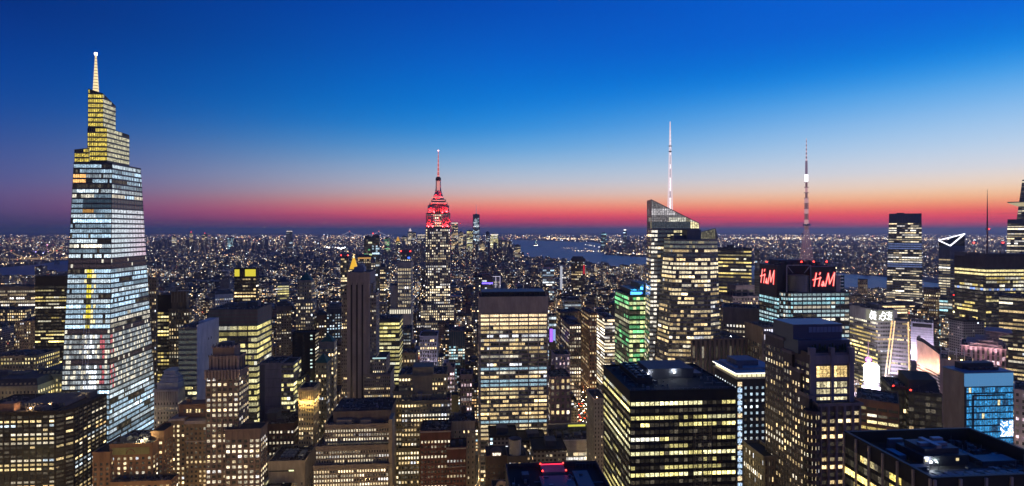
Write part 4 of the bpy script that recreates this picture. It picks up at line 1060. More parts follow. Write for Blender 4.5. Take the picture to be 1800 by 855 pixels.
m.build('antenna_pole', [glow('antenna_white', (1, .95, 1), 3), glow('antenna_pink', (.85, .62, .72), .8), glow('antenna_plum', (.34, .24, .38), .5)], mast)
m = MB()
for px, py, r_ in ((1414, 396, 1.4), (1421, 396, 2.2), (1411, 412, 1.2)): m.cyl(t.lx(px, ymst - 3), ymst - 3, t.lz(py + 1.5, ymst, px), t.lz(py - 2, ymst, px), r_, r_, 12)
m.build('dish_antenna', plain('dish_white', (.6, .6, .62), .5), mast)
t.done((.13, .125, .14), (.10, .10, .11))

# ------------------------------------------------------------------ purple brown stepped tower
t = Tower('stepped_tower', 'purplish stone stepped tower with blue lit metal crown and two huge gold windows', 'office tower', 1424, 1501, 621, H=195, d=34)
s_ = style('pier', f=13.2, b=8.6, ww=.55, wh=.5, sf=.25, lit=(.30, .22, .5, 3), pal='warm', k=.85, pp=1.2, sp=.3, top=5, colf=None)
z1 = t.H; Y = t.Y
# upper front block with big windows
x0, x1 = t.lx(1424), t.lx(1501); y0 = t.front
zs1 = t.lz(702, y0, 1460)
t.walls.box(x0, x1, y0, t.d / 2, 0, z1, 0, top=3)
m = MB()
def pane(m, xa, xb, za, zb, c, y): m.face([(xa, y, za), (xb, y, za), (xb, y, zb), (xa, y, zb)], 0, c)
big = []
for a_, b_ in ((1435, 1459), (1465, 1489)):
    xa, xb_ = t.lx(a_), t.lx(b_); za, zb = t.lz(664, y0), t.lz(644, y0)
    for i in range(4):
        for j in range(3):
            w_, h_ = (xb_ - xa) / 4, (zb - za) / 3; k = t.rng.uniform(.75, 1.15); w8 = 1.7 if i == (0 if a_ > 1450 else 0) else .8
            t.wins.append((((xa + i * w_ + .1, y0 - .05, za + j * h_ + .08), (xa + (i + 1) * w_ - .1, y0 - .05, za + j * h_ + .08), (xa + (i + 1) * w_ - .1, y0 - .05, za + (j + 1) * h_ - .08), (xa + i * w_ + .1, y0 - .05, za + (j + 1) * h_ - .08)), (.95 * k * w8, .66 * k * w8, .26 * k * w8), -1, za))
    for row, (py0, py1) in enumerate(((682, 672), (693, 684), (704, 699))):
        for i in range(4):
            w_ = (xb_ - xa) / 4; k = t.rng.uniform(.2, 1.25); za_, zb_ = t.lz(py0, y0), t.lz(py1, y0)
            t.wins.append((((xa + i * w_ + .12, y0 - .05, za_), (xa + (i + 1) * w_ - .12, y0 - .05, za_), (xa + (i + 1) * w_ - .12, y0 - .05, zb_), (xa + i * w_ + .12, y0 - .05, zb_)), (1 * k, .86 * k, .5 * k), 0, za_))
for px in (1427, 1462, 1495.5):
    xa = t.lx(px); w_ = 2.6 if px != 1462 else 1.6; m.box(xa - w_ / 2, xa + w_ / 2, y0 - .9, y0 - .1, zs1 - 2, z1 + 2.2)
    m.box(xa - w_ / 2 - .3, xa + w_ / 2 + .3, y0 - 1.0, y0 + 1.2, z1 - 1, z1 + 2.8, bottom=True)
for py, hh in ((667, 1.4), (683, .8), (695, .8)): z = t.lz(py, y0); m.box(x0, x1, y0 - .5, y0 - .1, z - hh / 2, z + hh / 2, bottom=True)
m.box(x0 - .2, x1 + .2, y0 - .6, y0 - .1, t.lz(640, y0), z1 - 1.2, bottom=True)
t.part('crown_pier', m, wallmat((.30, .245, .26), .8, 'purple_stone'))
facade(t.walls, t.wins, (x0, t.d / 2), (x0, y0), 0, z1, dict(t.prep(s_), bw=4.2, pp=.2), t.rng, pri=1, y_cut=90)
# lower, nearer front block
ly = y0 - 5; xa, xb_ = t.lx(1440, ly), t.lx(1511, ly); zt_ = t.lz(712, ly, 1475)
t.block(xa, xb_, ly, y0 - .2, 0, zt_, dict(s_, b=15.5, wh=.5, ww=.7, lit=(.5, .12, .6, 2), pal='warm', pp=1.3, top=2.4), sides='flr', parapet=1.2)
# curved bay
cx_, cy_ = t.lx(1431, ly), ly + 2.2; rr = 3.9; z_b = t.lz(722, ly, 1431)
t.walls.cyl(cx_, cy_, 0, z_b, rr, rr, 24, 2)
pts = [(cx_ - rr * math.cos(k * math.pi / 6), cy_ - rr * math.sin(k * math.pi / 6)) for k in range(7)]
for p, q in zip(pts[:-1], pts[1:]): facade(t.walls, t.wins, p, q, 0, z_b, dict(fh=3.96, bw=2.2, ww=.94, wh=.5, sf=.25, pp=.15, sp=.3, lit=(.5, .3, .5, 3), pal='warm', k=.9, top=1.2), t.rng, pri=0, y_cut=90)
# long receding wing
xw0 = t.lx(1421, y0 - 1); xw1 = xw0 + 12
yb = t.d / 2 + 8
for k, (yy, zy, px) in enumerate(((y0 - 2, 700, 1416), (y0 + 6, 655, 1405), (y0 + 14, 622, 1395), (y0 + 22, 598, 1385))):
    zt2 = t.lz(zy, yy, px)
    y2 = yb if k == 3 else y0 + 6 + 8 * k
    t.block(xw0 - .0, x0 - .1, yy, y2 - .05, 0, zt2, dict(s_, b=9.6, ww=.5, wh=.55, lit=(.4, .2, .5, 2), pp=.9), sides='fl' if k == 0 else 'l', parapet=1.5)
# metal crown
yc = y0 + 8; m = MB(); a_, b_ = t.lx(1403, yc), t.lx(1494, yc); m.box(a_, b_, yc, t.d / 2 - .2, z1 - 2, t.lz(598, yc, 1450)); 
yc2 = yc + 4; a2, b2_ = t.lx(1394, yc2), t.lx(1480, yc2); zc2 = t.lz(571, yc2, 1440); m.box(a2, b2_, yc2, t.d / 2 - 2, t.lz(598, yc, 1450), zc2, 0)
m.box(a2 - .3, b2_ + .3, yc2 - .3, t.d / 2 - 1.7, zc2 - .7, zc2 + .3)
for q in range(9): m.box(a2 + 9 + q * 2.2, a2 + 10.9 + q * 2.2, yc2 - .2, yc2 - .02, zc2 - 4.2, zc2 - 1.2, 1)
m.box(a_ - .2, b_ + .2, yc - .3, yc - .02, t.lz(602, yc, 1450), t.lz(599, yc, 1450), bottom=True)
t.part('metal_crown', m, [plain('blue_metal', (.08, .10, .17), .4, .5), plain('louvre_metal', (.22, .29, .45), .4, .4)])
m = MB()
for q in range(14): m.cyl(x0 + 3 + q * 1.9, y0 + 5 + (q % 3) * .6, z1 + .05, z1 + 2.4 + (q % 4) * .5, .8, .3, 7)
t.part('terrace_planting', m, plain('leaf_green', (.03, .06, .02), .8))
ly2 = ly - 3
t.done((.24, .185, .195), (.13, .10, .10))
t2 = Tower('low_wing', 'low brown stone wing with vertical fins at the foot of the stepped tower', 'building', 1343, 1372, 806, Y=330, d=24)
t2.tier(1343, 1372, 806, st=style('pier', f=14, b=6.5, ww=.5, wh=.6, lit=(.1, .5, .3, 1), pal='warm', pp=.8), parapet=1.5); t2.done((.28, .22, .17), single=30)

# ------------------------------------------------------------------ black roof at the lower right
t = Tower('black_roofed_office', 'black office with pale vertical piers and a big recessed roof full of plant', 'office tower', 1639, 1905, 840, H=176, xb=1484)
x0, x1, y0, y1, H = -t.w / 2, t.w / 2, t.front, t.d / 2, t.H
t.walls.box(x0, x1, y0, y1, 0, H - 5, 2, top=3)
s_ = style('black', fh=4.1, bw=2.0, ww=.94, wh=.62, sf=.18, lit=(.18, .45, .4, 3), pal='yel', k=.8, pp=.06, sp=.1, top=5.5)
s_['colf'] = lambda r, nr, i, nx, c, g: (scl(g.uniform(.9, 1.3), (1.0, .78, .2)) if nr - 3 < r < nr and nx * .55 < i < nx * .68 else tuple(x * 1.1 for x in (1, .5, .2)) if r == nr - 4 and i > nx * .82 else None)
for p, q, pri in (((x0, y1), (x0, y0), 0), ((x0, y0), (x1, y0), 1)): facade(t.walls, t.wins, p, q, 0, H, s_, t.rng, pri=pri, y_cut=100)
e = 1.2
for bx in ((x0, x1, y0, y0 + e), (x0, x1, y1 - e, y1), (x0, x0 + e, y0 + e, y1 - e), (x1 - e, x1, y0 + e, y1 - e)): t.walls.box(*bx, H - 5.2, H, 2)
m = MB(); n = 7
for i in range(n): q = y0 + .4 + (y1 - y0 - .8) * i / (n - 1); m.box(x0 - .75, x0 - .15, q - .42, q + .42, 0, H - .6)
for i in range(6): q = x0 + .5 + (x1 - x0) * i / 6; m.box(q - .45, q + .45, y0 - .75, y0 - .15, 0, H - .6)
t.part('pier', m, wallmat((.40, .33, .28), .8, 'pale_stone'))
m = MB(); m.box(x0 + 14, x0 + 32, y0 + 20, y0 + 34, H - 5, H - 1.2); m.box(x0 + 16, x0 + 30, y0 + 22, y0 + 32, H - 1.2, H + .8); t.part('penthouse', m, plain('dark_cladding', (.05, .052, .07), .5, .3))
m = MB(); m.box(x0 + 17, x0 + 28, y0 + 25, y0 + 27, H + .8, H + 1.8); m.box(x0 + 21, x0 + 23, y0 + 22, y0 + 31, H + .8, H + 2.0); m.box(x0 + 25, x0 + 29, y0 + 28, y0 + 30, H + .8, H + 2.4); m.box(x0 + 13, x0 + 19, y0 + 36, y0 + 37.5, H - 5, H - .6); m.box(x0 + 9, x0 + 12, y0 + 26, y0 + 33, H - 5, H - 3)
t.part('air_duct', m, plain('pink_duct', (.36, .30, .34), .45, .4))
m = MB()
for i in range(9): m.box(x0 + 6 + i * 4.2, x0 + 9 + i * 4.2, y0 + 4, y0 + 12, H - 5, H - 3.6); m.cyl(x0 + 7.5 + i * 4.2, y0 + 8, H - 3.6, H - 3.0, 1.2, 1.2, 12)
m.box(x0 + 36, x0 + 50, y0 + 18, y0 + 24, H - 5, H - 3); m.box(x0 + 38, x0 + 40, y0 + 26, y0 + 38, H - 5, H - 3.8); m.box(x0 + 5, x0 + 12, y0 + 15, y0 + 18, H - 5, H - 3)
for q in range(4): m.bar((x0 + 4, y0 + 14 + q * .5, H - 4.6), (x1 - 3, y0 + 14 + q * .5, H - 4.6), .2)
t.part('rooftop_unit', m, plain('unit_metal', (.10, .11, .14), .5, .4))
t.lamp(x0 + 16, y0 + 19, H - 5, (.9, .95, 1), 900, WHITEGLOW, size=.35, h=1.8); t.lamp(x0 + 19, y0 + 19.6, H - 4.6, (.8, 1, .8), 300, WHITEGLOW, size=.2)
m = MB()
for q in (14.5, 27): m.box(x0 + q, x0 + q + 1.1, y0 + 19.85, y0 + 19.98, H - 3.2, H - 2.2, bottom=True)
t.part('penthouse_window', m, glow('dim_window', (1, .8, .4), .9))
t.clutter(x0 + 2, x1 - 2, y0 + 2, y0 + 18, H - 5); t.clutter(x0 + 33, x1 - 2, y0 + 18, y1 - 2, H - 5)
t.done((.02, .02, .022), (.014, .014, .016), roof=wallmat((.014, .013, .016), .9, 'dark_roof'))

# ------------------------------------------------------------------ blue glass block
t = Tower('blue_office', 'block with a bright blue lit glass front and a blank stone side', 'office tower', 1695, 1781, 657, H=165, xb=1657.5)
x0, x1, y0, y1, H = -t.w / 2, t.w / 2, t.front, t.d / 2, t.H
z_b = t.lz(679, y0, 1740)
t.walls.box(x0, x1, y0 + .05, y1, 0, H, 0, top=3)
def bcol(r, nr, i, nx, c, g):
    k = g.uniform(.7, 1.25)
    if g.random() < .02: return (.9, .75, .4)
    return (.035 * k, .23 * k, .50 * k) if g.random() < .9 else (.02, .07, .15)
s_ = dict(fh=4.3, bw=1.9, ww=.88, wh=.78, sf=.12, pp=.12, sp=.14, lit=(.5, .1, .5, 3), pal='blue', top=.4, colf=bcol)
facade(t.walls, t.wins, (x0 + 1.2, y0), (x1, y0), 0, z_b, s_, t.rng, pri=0, y_cut=60)
m = MB(); m.strip((x0, y0 + .05, z_b), (x1, y0 + .05, z_b), (x1, y0 + .05, H), (x0, y0 + .05, H), (0, -1, 0), .2)
for q in range(14): m.box(x0 + q * (x1 - x0) / 14, x0 + q * (x1 - x0) / 14 + .12, y0 - .25, y0 - .16, z_b, H - .1, bottom=True)
t.part('top_band', m, glow('blue_band_glow', (.12, .36, .72), .62))  # blue light on the blank wall band put in as its own glow
m = MB(); xf0, xf1 = t.lx(1708), t.lx(1765); zf = t.lz(696, y0, 1740)
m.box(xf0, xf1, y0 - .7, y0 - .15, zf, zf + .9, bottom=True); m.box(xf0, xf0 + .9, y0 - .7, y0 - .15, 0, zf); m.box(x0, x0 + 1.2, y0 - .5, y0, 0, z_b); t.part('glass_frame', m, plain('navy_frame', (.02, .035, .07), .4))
# video screen with white pixels
sc_ = MB(); xs = t.lx(1758); za, zb = t.lz(767, y0, 1770), t.lz(740, y0, 1770); g = t.rng
for i in range(10):
    for j in range(12):
        on = g.random() < .55 + .3 * (i / 10) - .02 * j
        c = (1.6, 1.7, 2.0) if on else (.05, .3, .7)
        w_, h_ = (x1 - .3 - xs) / 10, (zb - za) / 12
        sc_.face([(xs + i * w_, y0 - .2, za + j * h_), (xs + (i + 1) * w_, y0 - .2, za + j * h_), (xs + (i + 1) * w_, y0 - .2, za + (j + 1) * h_), (xs + i * w_, y0 - .2, za + (j + 1) * h_)], 0, c)
sc_.build('video_screen', WIN, t.root, attr=True)
m = MB(); m.box(x0 - .4, x1 + .3, y0 - .3, y1, H, H + .9, 0); m.box(x0 + 6, x1 - 6, y0 + 8, y1 - 3, H + .9, H + 5, 1)
for q in range(6): m.box(x0 + 8 + q * 3.6, x0 + 10.6 + q * 3.6, y0 + 4, y0 + 7, H + .9, H + 2.6, 1)
t.part('roof_edge', m, [plain('blue_edge', (.12, .2, .32), .5), plain('plant_dark', (.05, .05, .06), .6, .2)])
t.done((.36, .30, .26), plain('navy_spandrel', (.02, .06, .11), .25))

simple('corner_hotel', 'white classical facade glowing pink white beside the blue glass block', 'hotel', 1783, 1850, 686, style('stone', f=10.5, b=7.5, ww=.45, wh=.5, lit=(.2, .3, .35, 2), pal='pink', k=.9), (.62, .52, .48), Y=430, d=30, tank=True).wash(3, (1, .72, .7), 14000, 60, 12)
t = Tower('slant_roofed_block', 'dark green grey block with a sloping roof slab and a red corner lamp', 'office block', 1597, 1656, 690, H=122, d=44, rot=R(-22))
x0, x1, y0, y1, H = -t.w / 2, t.w / 2, t.front, t.d / 2, t.H
s_ = style('glass', f=11, b=8.5, ww=.82, wh=.6, lit=(.02, .62, .28, 1), pal='warm', k=.8, wall=DARK, pp=.2)
a = t.tier(1597, 1656, 690, st=s_)
zr1 = t.lz(667, y0 + 10, 1600); zr2 = t.lz(667, y0 + 10, 1640)
t.walls.prism([(x0 + 2, y0 + 6, H), (x1, y0 + 6, H), (x1, y1, H), (x0 + 2, y1, H)], [(x0 + 2, y0 + 8, H + 9), (x1, y0 + 16, H + 9), (x1, y1, H + 9.6), (x0 + 2, y1, H + 9.6)], 0, top=3)
t.beacon(x0 + 2, y0 + 2, H, 1.2, .6)
l2 = t.tier(1566, 1598, 681, fy=8, st=dict(s_, lit=(0, .9, .05, 1)), sides='fl'); t.beacon(l2[0] + 2, l2[2] + 1, l2[4], .8, .5)
t.done((.045, .05, .05), (.04, .044, .043), single=60)

simple('brick_office', 'low orange brick office with yellow ribbon windows', 'office block', 1505, 1580, 702, style('band', f=11.3, b=15, ww=.88, wh=.42, sf=.3, lit=(.35, .1, .5, 2), pal='yel', k=.85, sp=.3, top=3.5), (.34, .17, .10), Y=470, d=38, units=3)

# ------------------------------------------------------------------ brilliantly lit square behind: screens and bright towers
t = Tower('screen_tower', 'small tower whose white video screen dazzles under a magenta lit ball', 'tower', 1515, 1548, 678, Y=740, d=22, rot=R(-32))
x0, x1, y0, y1, H = -t.w / 2, t.w / 2, t.front, t.d / 2, t.H
t.walls.box(x0, x1, y0, y1, 0, H, 0, top=3)
m = MB(); m.cyl(t.lx(1532, y0 + 8), y0 + 9, H, t.lz(674, y0 + 8), 9.4, 8.8, 24); t.part('screen_base', m, STEEL)
m = MB(); xa, xb_ = t.lx(1520), t.lx(1544); m.cyl((xa + xb_) / 2, y0 + 9, t.lz(673, y0), t.lz(646, y0), 8.9, 8.9, 28); m.cyl((xa + xb_) / 2, y0 + 9, t.lz(646, y0), t.lz(642, y0), 8.9, 6.4, 28)
t.part('video_screen', m, glow('screen_white', (1, .98, 1), 5.0, True))
bx_ = t.lx(1526.5, y0 + 8); m = MB(); m.bar((bx_, y0 + 8, t.lz(644, y0 + 8)), (bx_, y0 + 8, t.lz(600, y0 + 8)), .7); pole = t.part('pole', m, glow('pole_pink', (.7, .3, .45), .7))
m = MB(); zc = t.lz(633, y0 + 8)
for k in range(8):
    a0, a1_ = -math.pi / 2 + math.pi * k / 8, -math.pi / 2 + math.pi * (k + 1) / 8
    m.cyl(bx_, y0 + 8, zc + 3.4 * math.sin(a0), zc + 3.4 * math.sin(a1_), 3.4 * math.cos(a0) + .01, 3.4 * math.cos(a1_) + .01, 16, cap=False)
m.build('light_ball', glow('ball_magenta', (1, .16, .95), 3.5, True), pole)
t.done((.3, .3, .3))
m_l = bpy.data.lights.new('screen_light', 'POINT'); m_l.energy = 900000; m_l.color = (.95, .8, 1); m_l.shadow_soft_size = 8
o_l = bpy.data.objects.new('screen_light', m_l); COL.objects.link(o_l); o_l.parent = t.root; o_l.location = (t.lx(1533), y0 - 14, t.lz(660, y0))

t = Tower('glyph_sign_tower', 'grey glass office with white sign glyphs on its pale top band', 'office tower', 1543, 1577, 546, Y=760, xb=1486)
s_ = style('band', f=6.9, b=4.6, ww=.95, wh=.5, lit=(.2, .25, .4, 4), pal='warm', k=.75, sp=.3, top=15)
a = t.tier(1543, 1577, 546, st=dict(s_, lit=(.05, .6, .2, 3)), sides='f', parapet=.6)
facade(t.walls, t.wins, (a[0], a[3]), (a[0], a[2]), 0, a[4], t.prep(dict(s_, lit=(.35, .2, .55, 5), pal='yel')), t.rng, pri=1, y_cut=20)
m = MB(); zl_ = t.lz(566, t.front, 1550); m.strip((a[0], a[2] - .35, zl_), (a[1] - 6, a[2] - .35, zl_), (a[1] - 6, a[2] - .35, a[4]), (a[0], a[2] - .35, a[4]), (0, -1, 0), .2); m.strip((a[0] - .35, a[2] + 22, zl_), (a[0] - .35, a[2], zl_), (a[0] - .35, a[2], a[4] - 1), (a[0] - .35, a[2] + 22, a[4] - 1), (-1, 0, 0), .2)
band = t.part('sign_band', m, glow('sign_band', (.55, .55, .38), .38))
GL = [[(.05, .2), (.35, .95)], [(.3, .95), (.55, .7)], [(.1, .55), (.5, .55)], [(.15, .3), (.3, .05), (.5, .3), (.45, .5)], [(.6, .9), (.95, .85)], [(.65, .6), (.95, .6)], [(.78, .95), (.72, .1)], [(.6, .2), (.95, .1)], [(.95, .6), (.9, .3)]]
strokes(GL, (a[0] + .5, a[2] - .6, zl_ + 1.5), (1, 0, 0), (0, 0, 1), (0, -1, 0), (a[1] - a[0] - 8, a[4] - zl_ - 3), 1.3, .3).build('sign_glyphs', glow('glyph_white', (.95, .97, 1), 2.0), band)
strokes(GL, (a[0] - .6, a[2] + 15, zl_ + 1.5), (0, -1, 0), (0, 0, 1), (-1, 0, 0), (13, a[4] - zl_ - 3), 1.3, .3).build('sign_glyphs', glow('glyph_white', (.95, .97, 1), 2.0), band)
t.units(a[0] + 2, a[1] - 1, a[2] + 4, a[3] - 4, a[4], 3, 6)
t.done((.20, .2, .2), (.17, .17, .165))

t = Tower('light_edged_tower', 'dark tower outlined by two sloping lines of golden bulbs', 'tower', 1572, 1597, 564, Y=728, d=30, rot=R(-34))
x0, x1 = t.lx(1572), t.lx(1597)
xb0, xb1 = t.lx(1560), t.lx(1599)
H = t.H; y0 = t.front; z0 = t.lz(680, y0, 1580)
t.walls.prism([(xb0 - 5, y0, 0), (xb1, y0, 0), (xb1, t.d / 2, 0), (xb0 - 5, t.d / 2, 0)], [(x0, y0 + 2, H), (x1, y0 + 2, H), (x1, t.d / 2, H), (x0, t.d / 2, H)], 2, top=3)
facade(t.walls, t.wins, (xb0 - 5, y0), (xb1, y0), 0, H, dict(t.prep(style('band', f=7, b=6, ww=.9, wh=.45, lit=(.1, .45, .25, 2), pal='yel', k=.8, sp=.35))), t.rng, (x0, y0 + 2), (x1, y0 + 2), y_cut=30)
for xa, xq, nm, cc in ((xb0, x0 + .8, 'edge_light', (1, .72, .38)), (xb0 - 3.4, x0 - 2.2, 'edge_light', (1, .6, .2)), (xb1 - .3, x1 - .3, 'edge_light', (1, .62, .25))):
    m = MB(); n = 46
    for i in range(n):
        f = i / n; z = z0 + (H - z0) * f; xx = xa + (xq - xa) * f; m.box(xx - .75, xx + .75, y0 + 2 * f - .9, y0 + 2 * f - .6, z, z + (H - z0) / n * .72, bottom=True)
    t.part(nm, m, glow('edge_' + str(round(cc[1], 2)), cc, 1.7))
t.done((.10, .095, .10), (.09, .085, .09), single=60)

t = Tower('bright_slab', 'smooth lilac white flood lit slab with a dark slot under its roof', 'building', 1601, 1641, 566, Y=800, d=34, rot=R(-35))
a = t.tier(1601, 1641, 566, st=None, parapet=.5)
m = MB(); m.box(a[0] + 2, a[1] - 2, a[2] - .15, a[2] - .02, a[4] - 6.5, a[4] - 1.5, bottom=True); t.part('dark_slot', m, DARKMETAL)
m = MB()
for i in range(24): m.box(a[0], a[1], a[2] - .12, a[2] - .03, a[4] - 10 - i * 3.4, a[4] - 9.6 - i * 3.4, bottom=True)
t.part('panel_joint', m, plain('joint', (.3, .28, .32), .6))
for q in range(3):
    l = bpy.data.lights.new('floodlight', 'SPOT'); l.energy = 55000; l.color = (.85, .74, 1); l.spot_size = R(110); l.shadow_soft_size = 2
    lo = bpy.data.objects.new('floodlight', l); COL.objects.link(lo); lo.parent = t.root; lo.location = (a[0] + (q + .5) * (a[1] - a[0]) / 3, a[2] - 16, a[4] - 52); lo.rotation_euler = (R(140), 0, 0)
t.done((.60, .57, .62))

t = Tower('sail_building', 'building with a big orange pink sail shaped wall over striped floors', 'building', 1611, 1660, 630, Y=700, d=40, rot=R(-36))
y0 = t.front; pts = [(1611, 598), (1622, 602), (1636, 612), (1648, 621), (1660, 631)]
P = [(t.lx(a), t.lz(b, y0, a)) for a, b in pts]
zlo = [t.lz(637, y0, 1611), t.lz(642, y0, 1622), t.lz(648, y0, 1636), t.lz(655, y0, 1648), t.lz(661, y0, 1660)]
m = MB()
for i in range(4):
    m.face([(P[i][0], y0, zlo[i]), (P[i + 1][0], y0, zlo[i + 1]), (P[i + 1][0], y0, P[i + 1][1]), (P[i][0], y0, P[i][1])])
    m.face([(P[i][0], y0, P[i][1]), (P[i + 1][0], y0, P[i + 1][1]), (P[i + 1][0], y0 + 30, P[i + 1][1]), (P[i][0], y0 + 30, P[i][1])], 1)
sail = t.part('sail_wall', m, [wallmat((.62, .46, .40), .6, 'peach_panel'), ROOF])
m = MB(); m.box(P[0][0], P[-1][0], y0 + .3, t.d / 2, 0, P[-1][1] - .3); 
for i in range(7): 
    for k in range(4): m.face([(P[k][0], y0 - .1, zlo[k] - 1.6 - i * 3.6), (P[k + 1][0], y0 - .1, zlo[k + 1] - 1.6 - i * 3.6), (P[k + 1][0], y0 - .1, zlo[k + 1] - .3 - i * 3.6), (P[k][0], y0 - .1, zlo[k] - .3 - i * 3.6)], 1)
t.part('wall', m, [plain('grey_glass', (.10, .10, .11), .25), wallmat((.5, .45, .45), .6, 'stripe_panel')])
m = MB(); m.box(P[-1][0] - .5, P[-1][0] + .5, y0 - .8, y0 - .2, zlo[-1] - 26, zlo[-1] + 4, bottom=True); t.part('edge_light', m, glow('edge_white', (1, .9, 1), 2.2))
for q in range(2):
    l = bpy.data.lights.new('floodlight', 'SPOT'); l.energy = 26000; l.color = (1, .55, .34); l.spot_size = R(120); l.shadow_soft_size = 2
    lo = bpy.data.objects.new('floodlight', l); COL.objects.link(lo); lo.parent = t.root; lo.location = (P[q * 2 + 1][0], y0 - 12, zlo[2] - 2); lo.rotation_euler = (R(125), 0, 0)
m = MB(); m.box(P[0][0] + 1, P[0][0] + 4, y0 + 8, y0 + 12, P[0][1] - 1, P[0][1] + 4); t.part('rooftop_unit', m, MECH)

t = Tower('stepped_hotel', 'pink pier hotel whose roof folds in stacked curved ledges', 'hotel', 1690, 1768, 607, Y=640, d=46, rot=R(-39))
a = t.tier(1690, 1768, 607, st=style('pier', f=8, b=6.4, ww=.5, wh=.8, sf=.1, lit=(.02, .6, .2, 2), pal='pink', k=.7, pp=1.0, top=3), parapet=.6)
m = MB(); xr = a[1]
for i in range(5):
    xs_ = a[0] + 5 + i * 8.2; z = a[4] + i * 3.4; m.prism([(xs_, a[2] + 1 + i * 2, z), (xr - 2 - i * 3.6, a[2] + 1 + i * 2, z), (xr - 2 - i * 3.6, a[3] - 2, z), (xs_, a[3] - 2, z)], [(xs_ + 6, a[2] + 2 + i * 2, z + 3.3), (xr - 3 - i * 3.6, a[2] + 2 + i * 2, z + 3.3), (xr - 3 - i * 3.6, a[3] - 3, z + 3.3), (xs_ + 6, a[3] - 3, z + 3.3)])
    m.box(xs_ - 1, xr - 1.4 - i * 3.6, a[2] + .4 + i * 2, a[3] - 1.6, z + 3.3, z + 3.9, bottom=True)
t.part('folded_roof', m, wallmat((.30, .22, .23), .7, 'copper_panel'))
t.wash(4, (1, .55, .62), 16000, a[4] - 46, 16); t.wash(2, (1, .7, .75), 9000, a[4] - 2, 10, 125)
t.done((.52, .36, .37), (.2, .13, .15), single=80)

t = Tower('roof_frame_building', 'low building with steel roof frame, satellite dish and pinkish blank wall', 'building', 1652, 1712, 632, Y=600, d=36, rot=R(-37))
a = t.tier(1652, 1712, 632, st=None, parapet=.8)
m = MB()
for i in range(5):
    xx = a[0] + 1 + i * (a[1] - a[0] - 2) / 4; m.bar((xx, a[2] + 2, a[4]), (xx, a[2] + 2, a[4] + 9), .5); m.bar((xx, a[3] - 10, a[4]), (xx, a[3] - 10, a[4] + 9), .5); m.bar((xx, a[2] + 2, a[4] + 9), (xx, a[3] - 10, a[4] + 9), .5)
m.bar((a[0] + 1, a[2] + 2, a[4] + 9), (a[1] - 1, a[2] + 2, a[4] + 9), .5); t.part('roof_frame', m, plain('frame_white', (.45, .45, .47), .5))
m = MB(); m.cyl(a[0] + 6, a[2] + 8, a[4] + 9, a[4] + 11, .4, 2.2, 14, cap=False); m.cyl(a[0] + 6, a[2] + 8, a[4] + 9.2, a[4] + 11.02, .3, 2.0, 14, cap=False); t.part('satellite_dish', m, plain('dish_white', (.6, .6, .62), .5))
for q in (8, 18, 28): t.lamp(a[0] + q, a[2] + 1.5, a[4], (1, .65, .25), 900, WARMGLOW, size=.5)
t.units(a[0] + 2, a[1] - 2, a[2] + 4, a[3] - 4, a[4], 2, 4)
t.done((.44, .34, .36))

# ------------------------------------------------------------------ wide yellow banded tower with needle mast, and its neighbours
t = Tower('screened_tower', 'wide glass tower of golden window bands with a thin needle mast', 'skyscraper', 1733, 1860, 452, Y=800, xb=1678)
def ncol(r, nr, i, nx, c, g):
    up = nr - 1 - r
    if up < 2: return scl(g.uniform(.8, 1.2), (1, .84, .38))
    if up in (5,): return scl(g.uniform(.3, 1.0), ((1, .95, .75) if g.random() < .7 else (.3, .45, 1)))
    return None
s_ = style('band', f=6.6, b=5.2, ww=.95, wh=.55, lit=(.35, .2, .45, 5), pal='yel', k=.8, sp=.3, pp=.2, top=17, colf=ncol)
a = t.tier(1733, 1860, 452, st=dict(s_, lit=(.2, .3, .4, 4)), parapet=0)
m = MB()
for i in range(60): q = a[0] + (a[1] - a[0]) * i / 60; m.box(q, q + .35, a[2] - 1.0, a[2] - .4, a[4] - 14, a[4] + 6, bottom=True)
for i in range(40): q = a[2] + (a[3] - a[2]) * i / 40; m.box(a[0] - 1.0, a[0] - .4, q, q + .35, a[4] - 14, a[4] + 6, bottom=True)
t.part('rod_screen', m, wallmat((.13, .11, .12), .6, 'rod_screen'))
ym = a[2] + 16; mx = t.lx(1735.5, ym); zt_ = t.lz(333, ym, 1735); zb = t.lz(450, ym, 1735)
m = MB(); m.cyl(mx, ym, zb - 12, zb + (zt_ - zb) * .5, 1.3, .9, 10); m.cyl(mx, ym, zb + (zt_ - zb) * .5, zt_, .9, .18, 10); m.cyl(mx, ym, t.lz(404, ym, 1735), t.lz(402, ym, 1735), 2.2, 2.2, 12)
mast = t.part('mast', m, wallmat((.22, .15, .15), .5, 'mast_steel'))
for px in (1712, 1763): t.beacon(t.lx(px, ym), ym, t.lz(428, ym, px) - 4, 4, 1.0)
t.beacon(mx, ym - 3, t.lz(404, ym, 1735), .6, .7)
m = MB()
for i in range(10): m.bar((a[0] + 4 + i * 8, a[2] + 6, a[4]), (a[0] + 4 + i * 8, a[2] + 6, a[4] + 8), .5)
m.box(a[0] + 10, a[1] - 10, a[2] + 8, a[3] - 8, a[4], a[4] + 4); t.part('roof_plant', m, DARKMETAL)
t.done((.11, .10, .10), (.10, .09, .085))
simple('banded_tower', 'dark tower with pale lower bands below the wide golden window tower', 'office tower', 1756, 1840, 520, style('band', f=7.2, b=6, ww=.94, wh=.5, lit=(.3, .3, .4, 5), pal='warm', k=.75, sp=.3), (.10, .095, .10), Y=720, d=40)
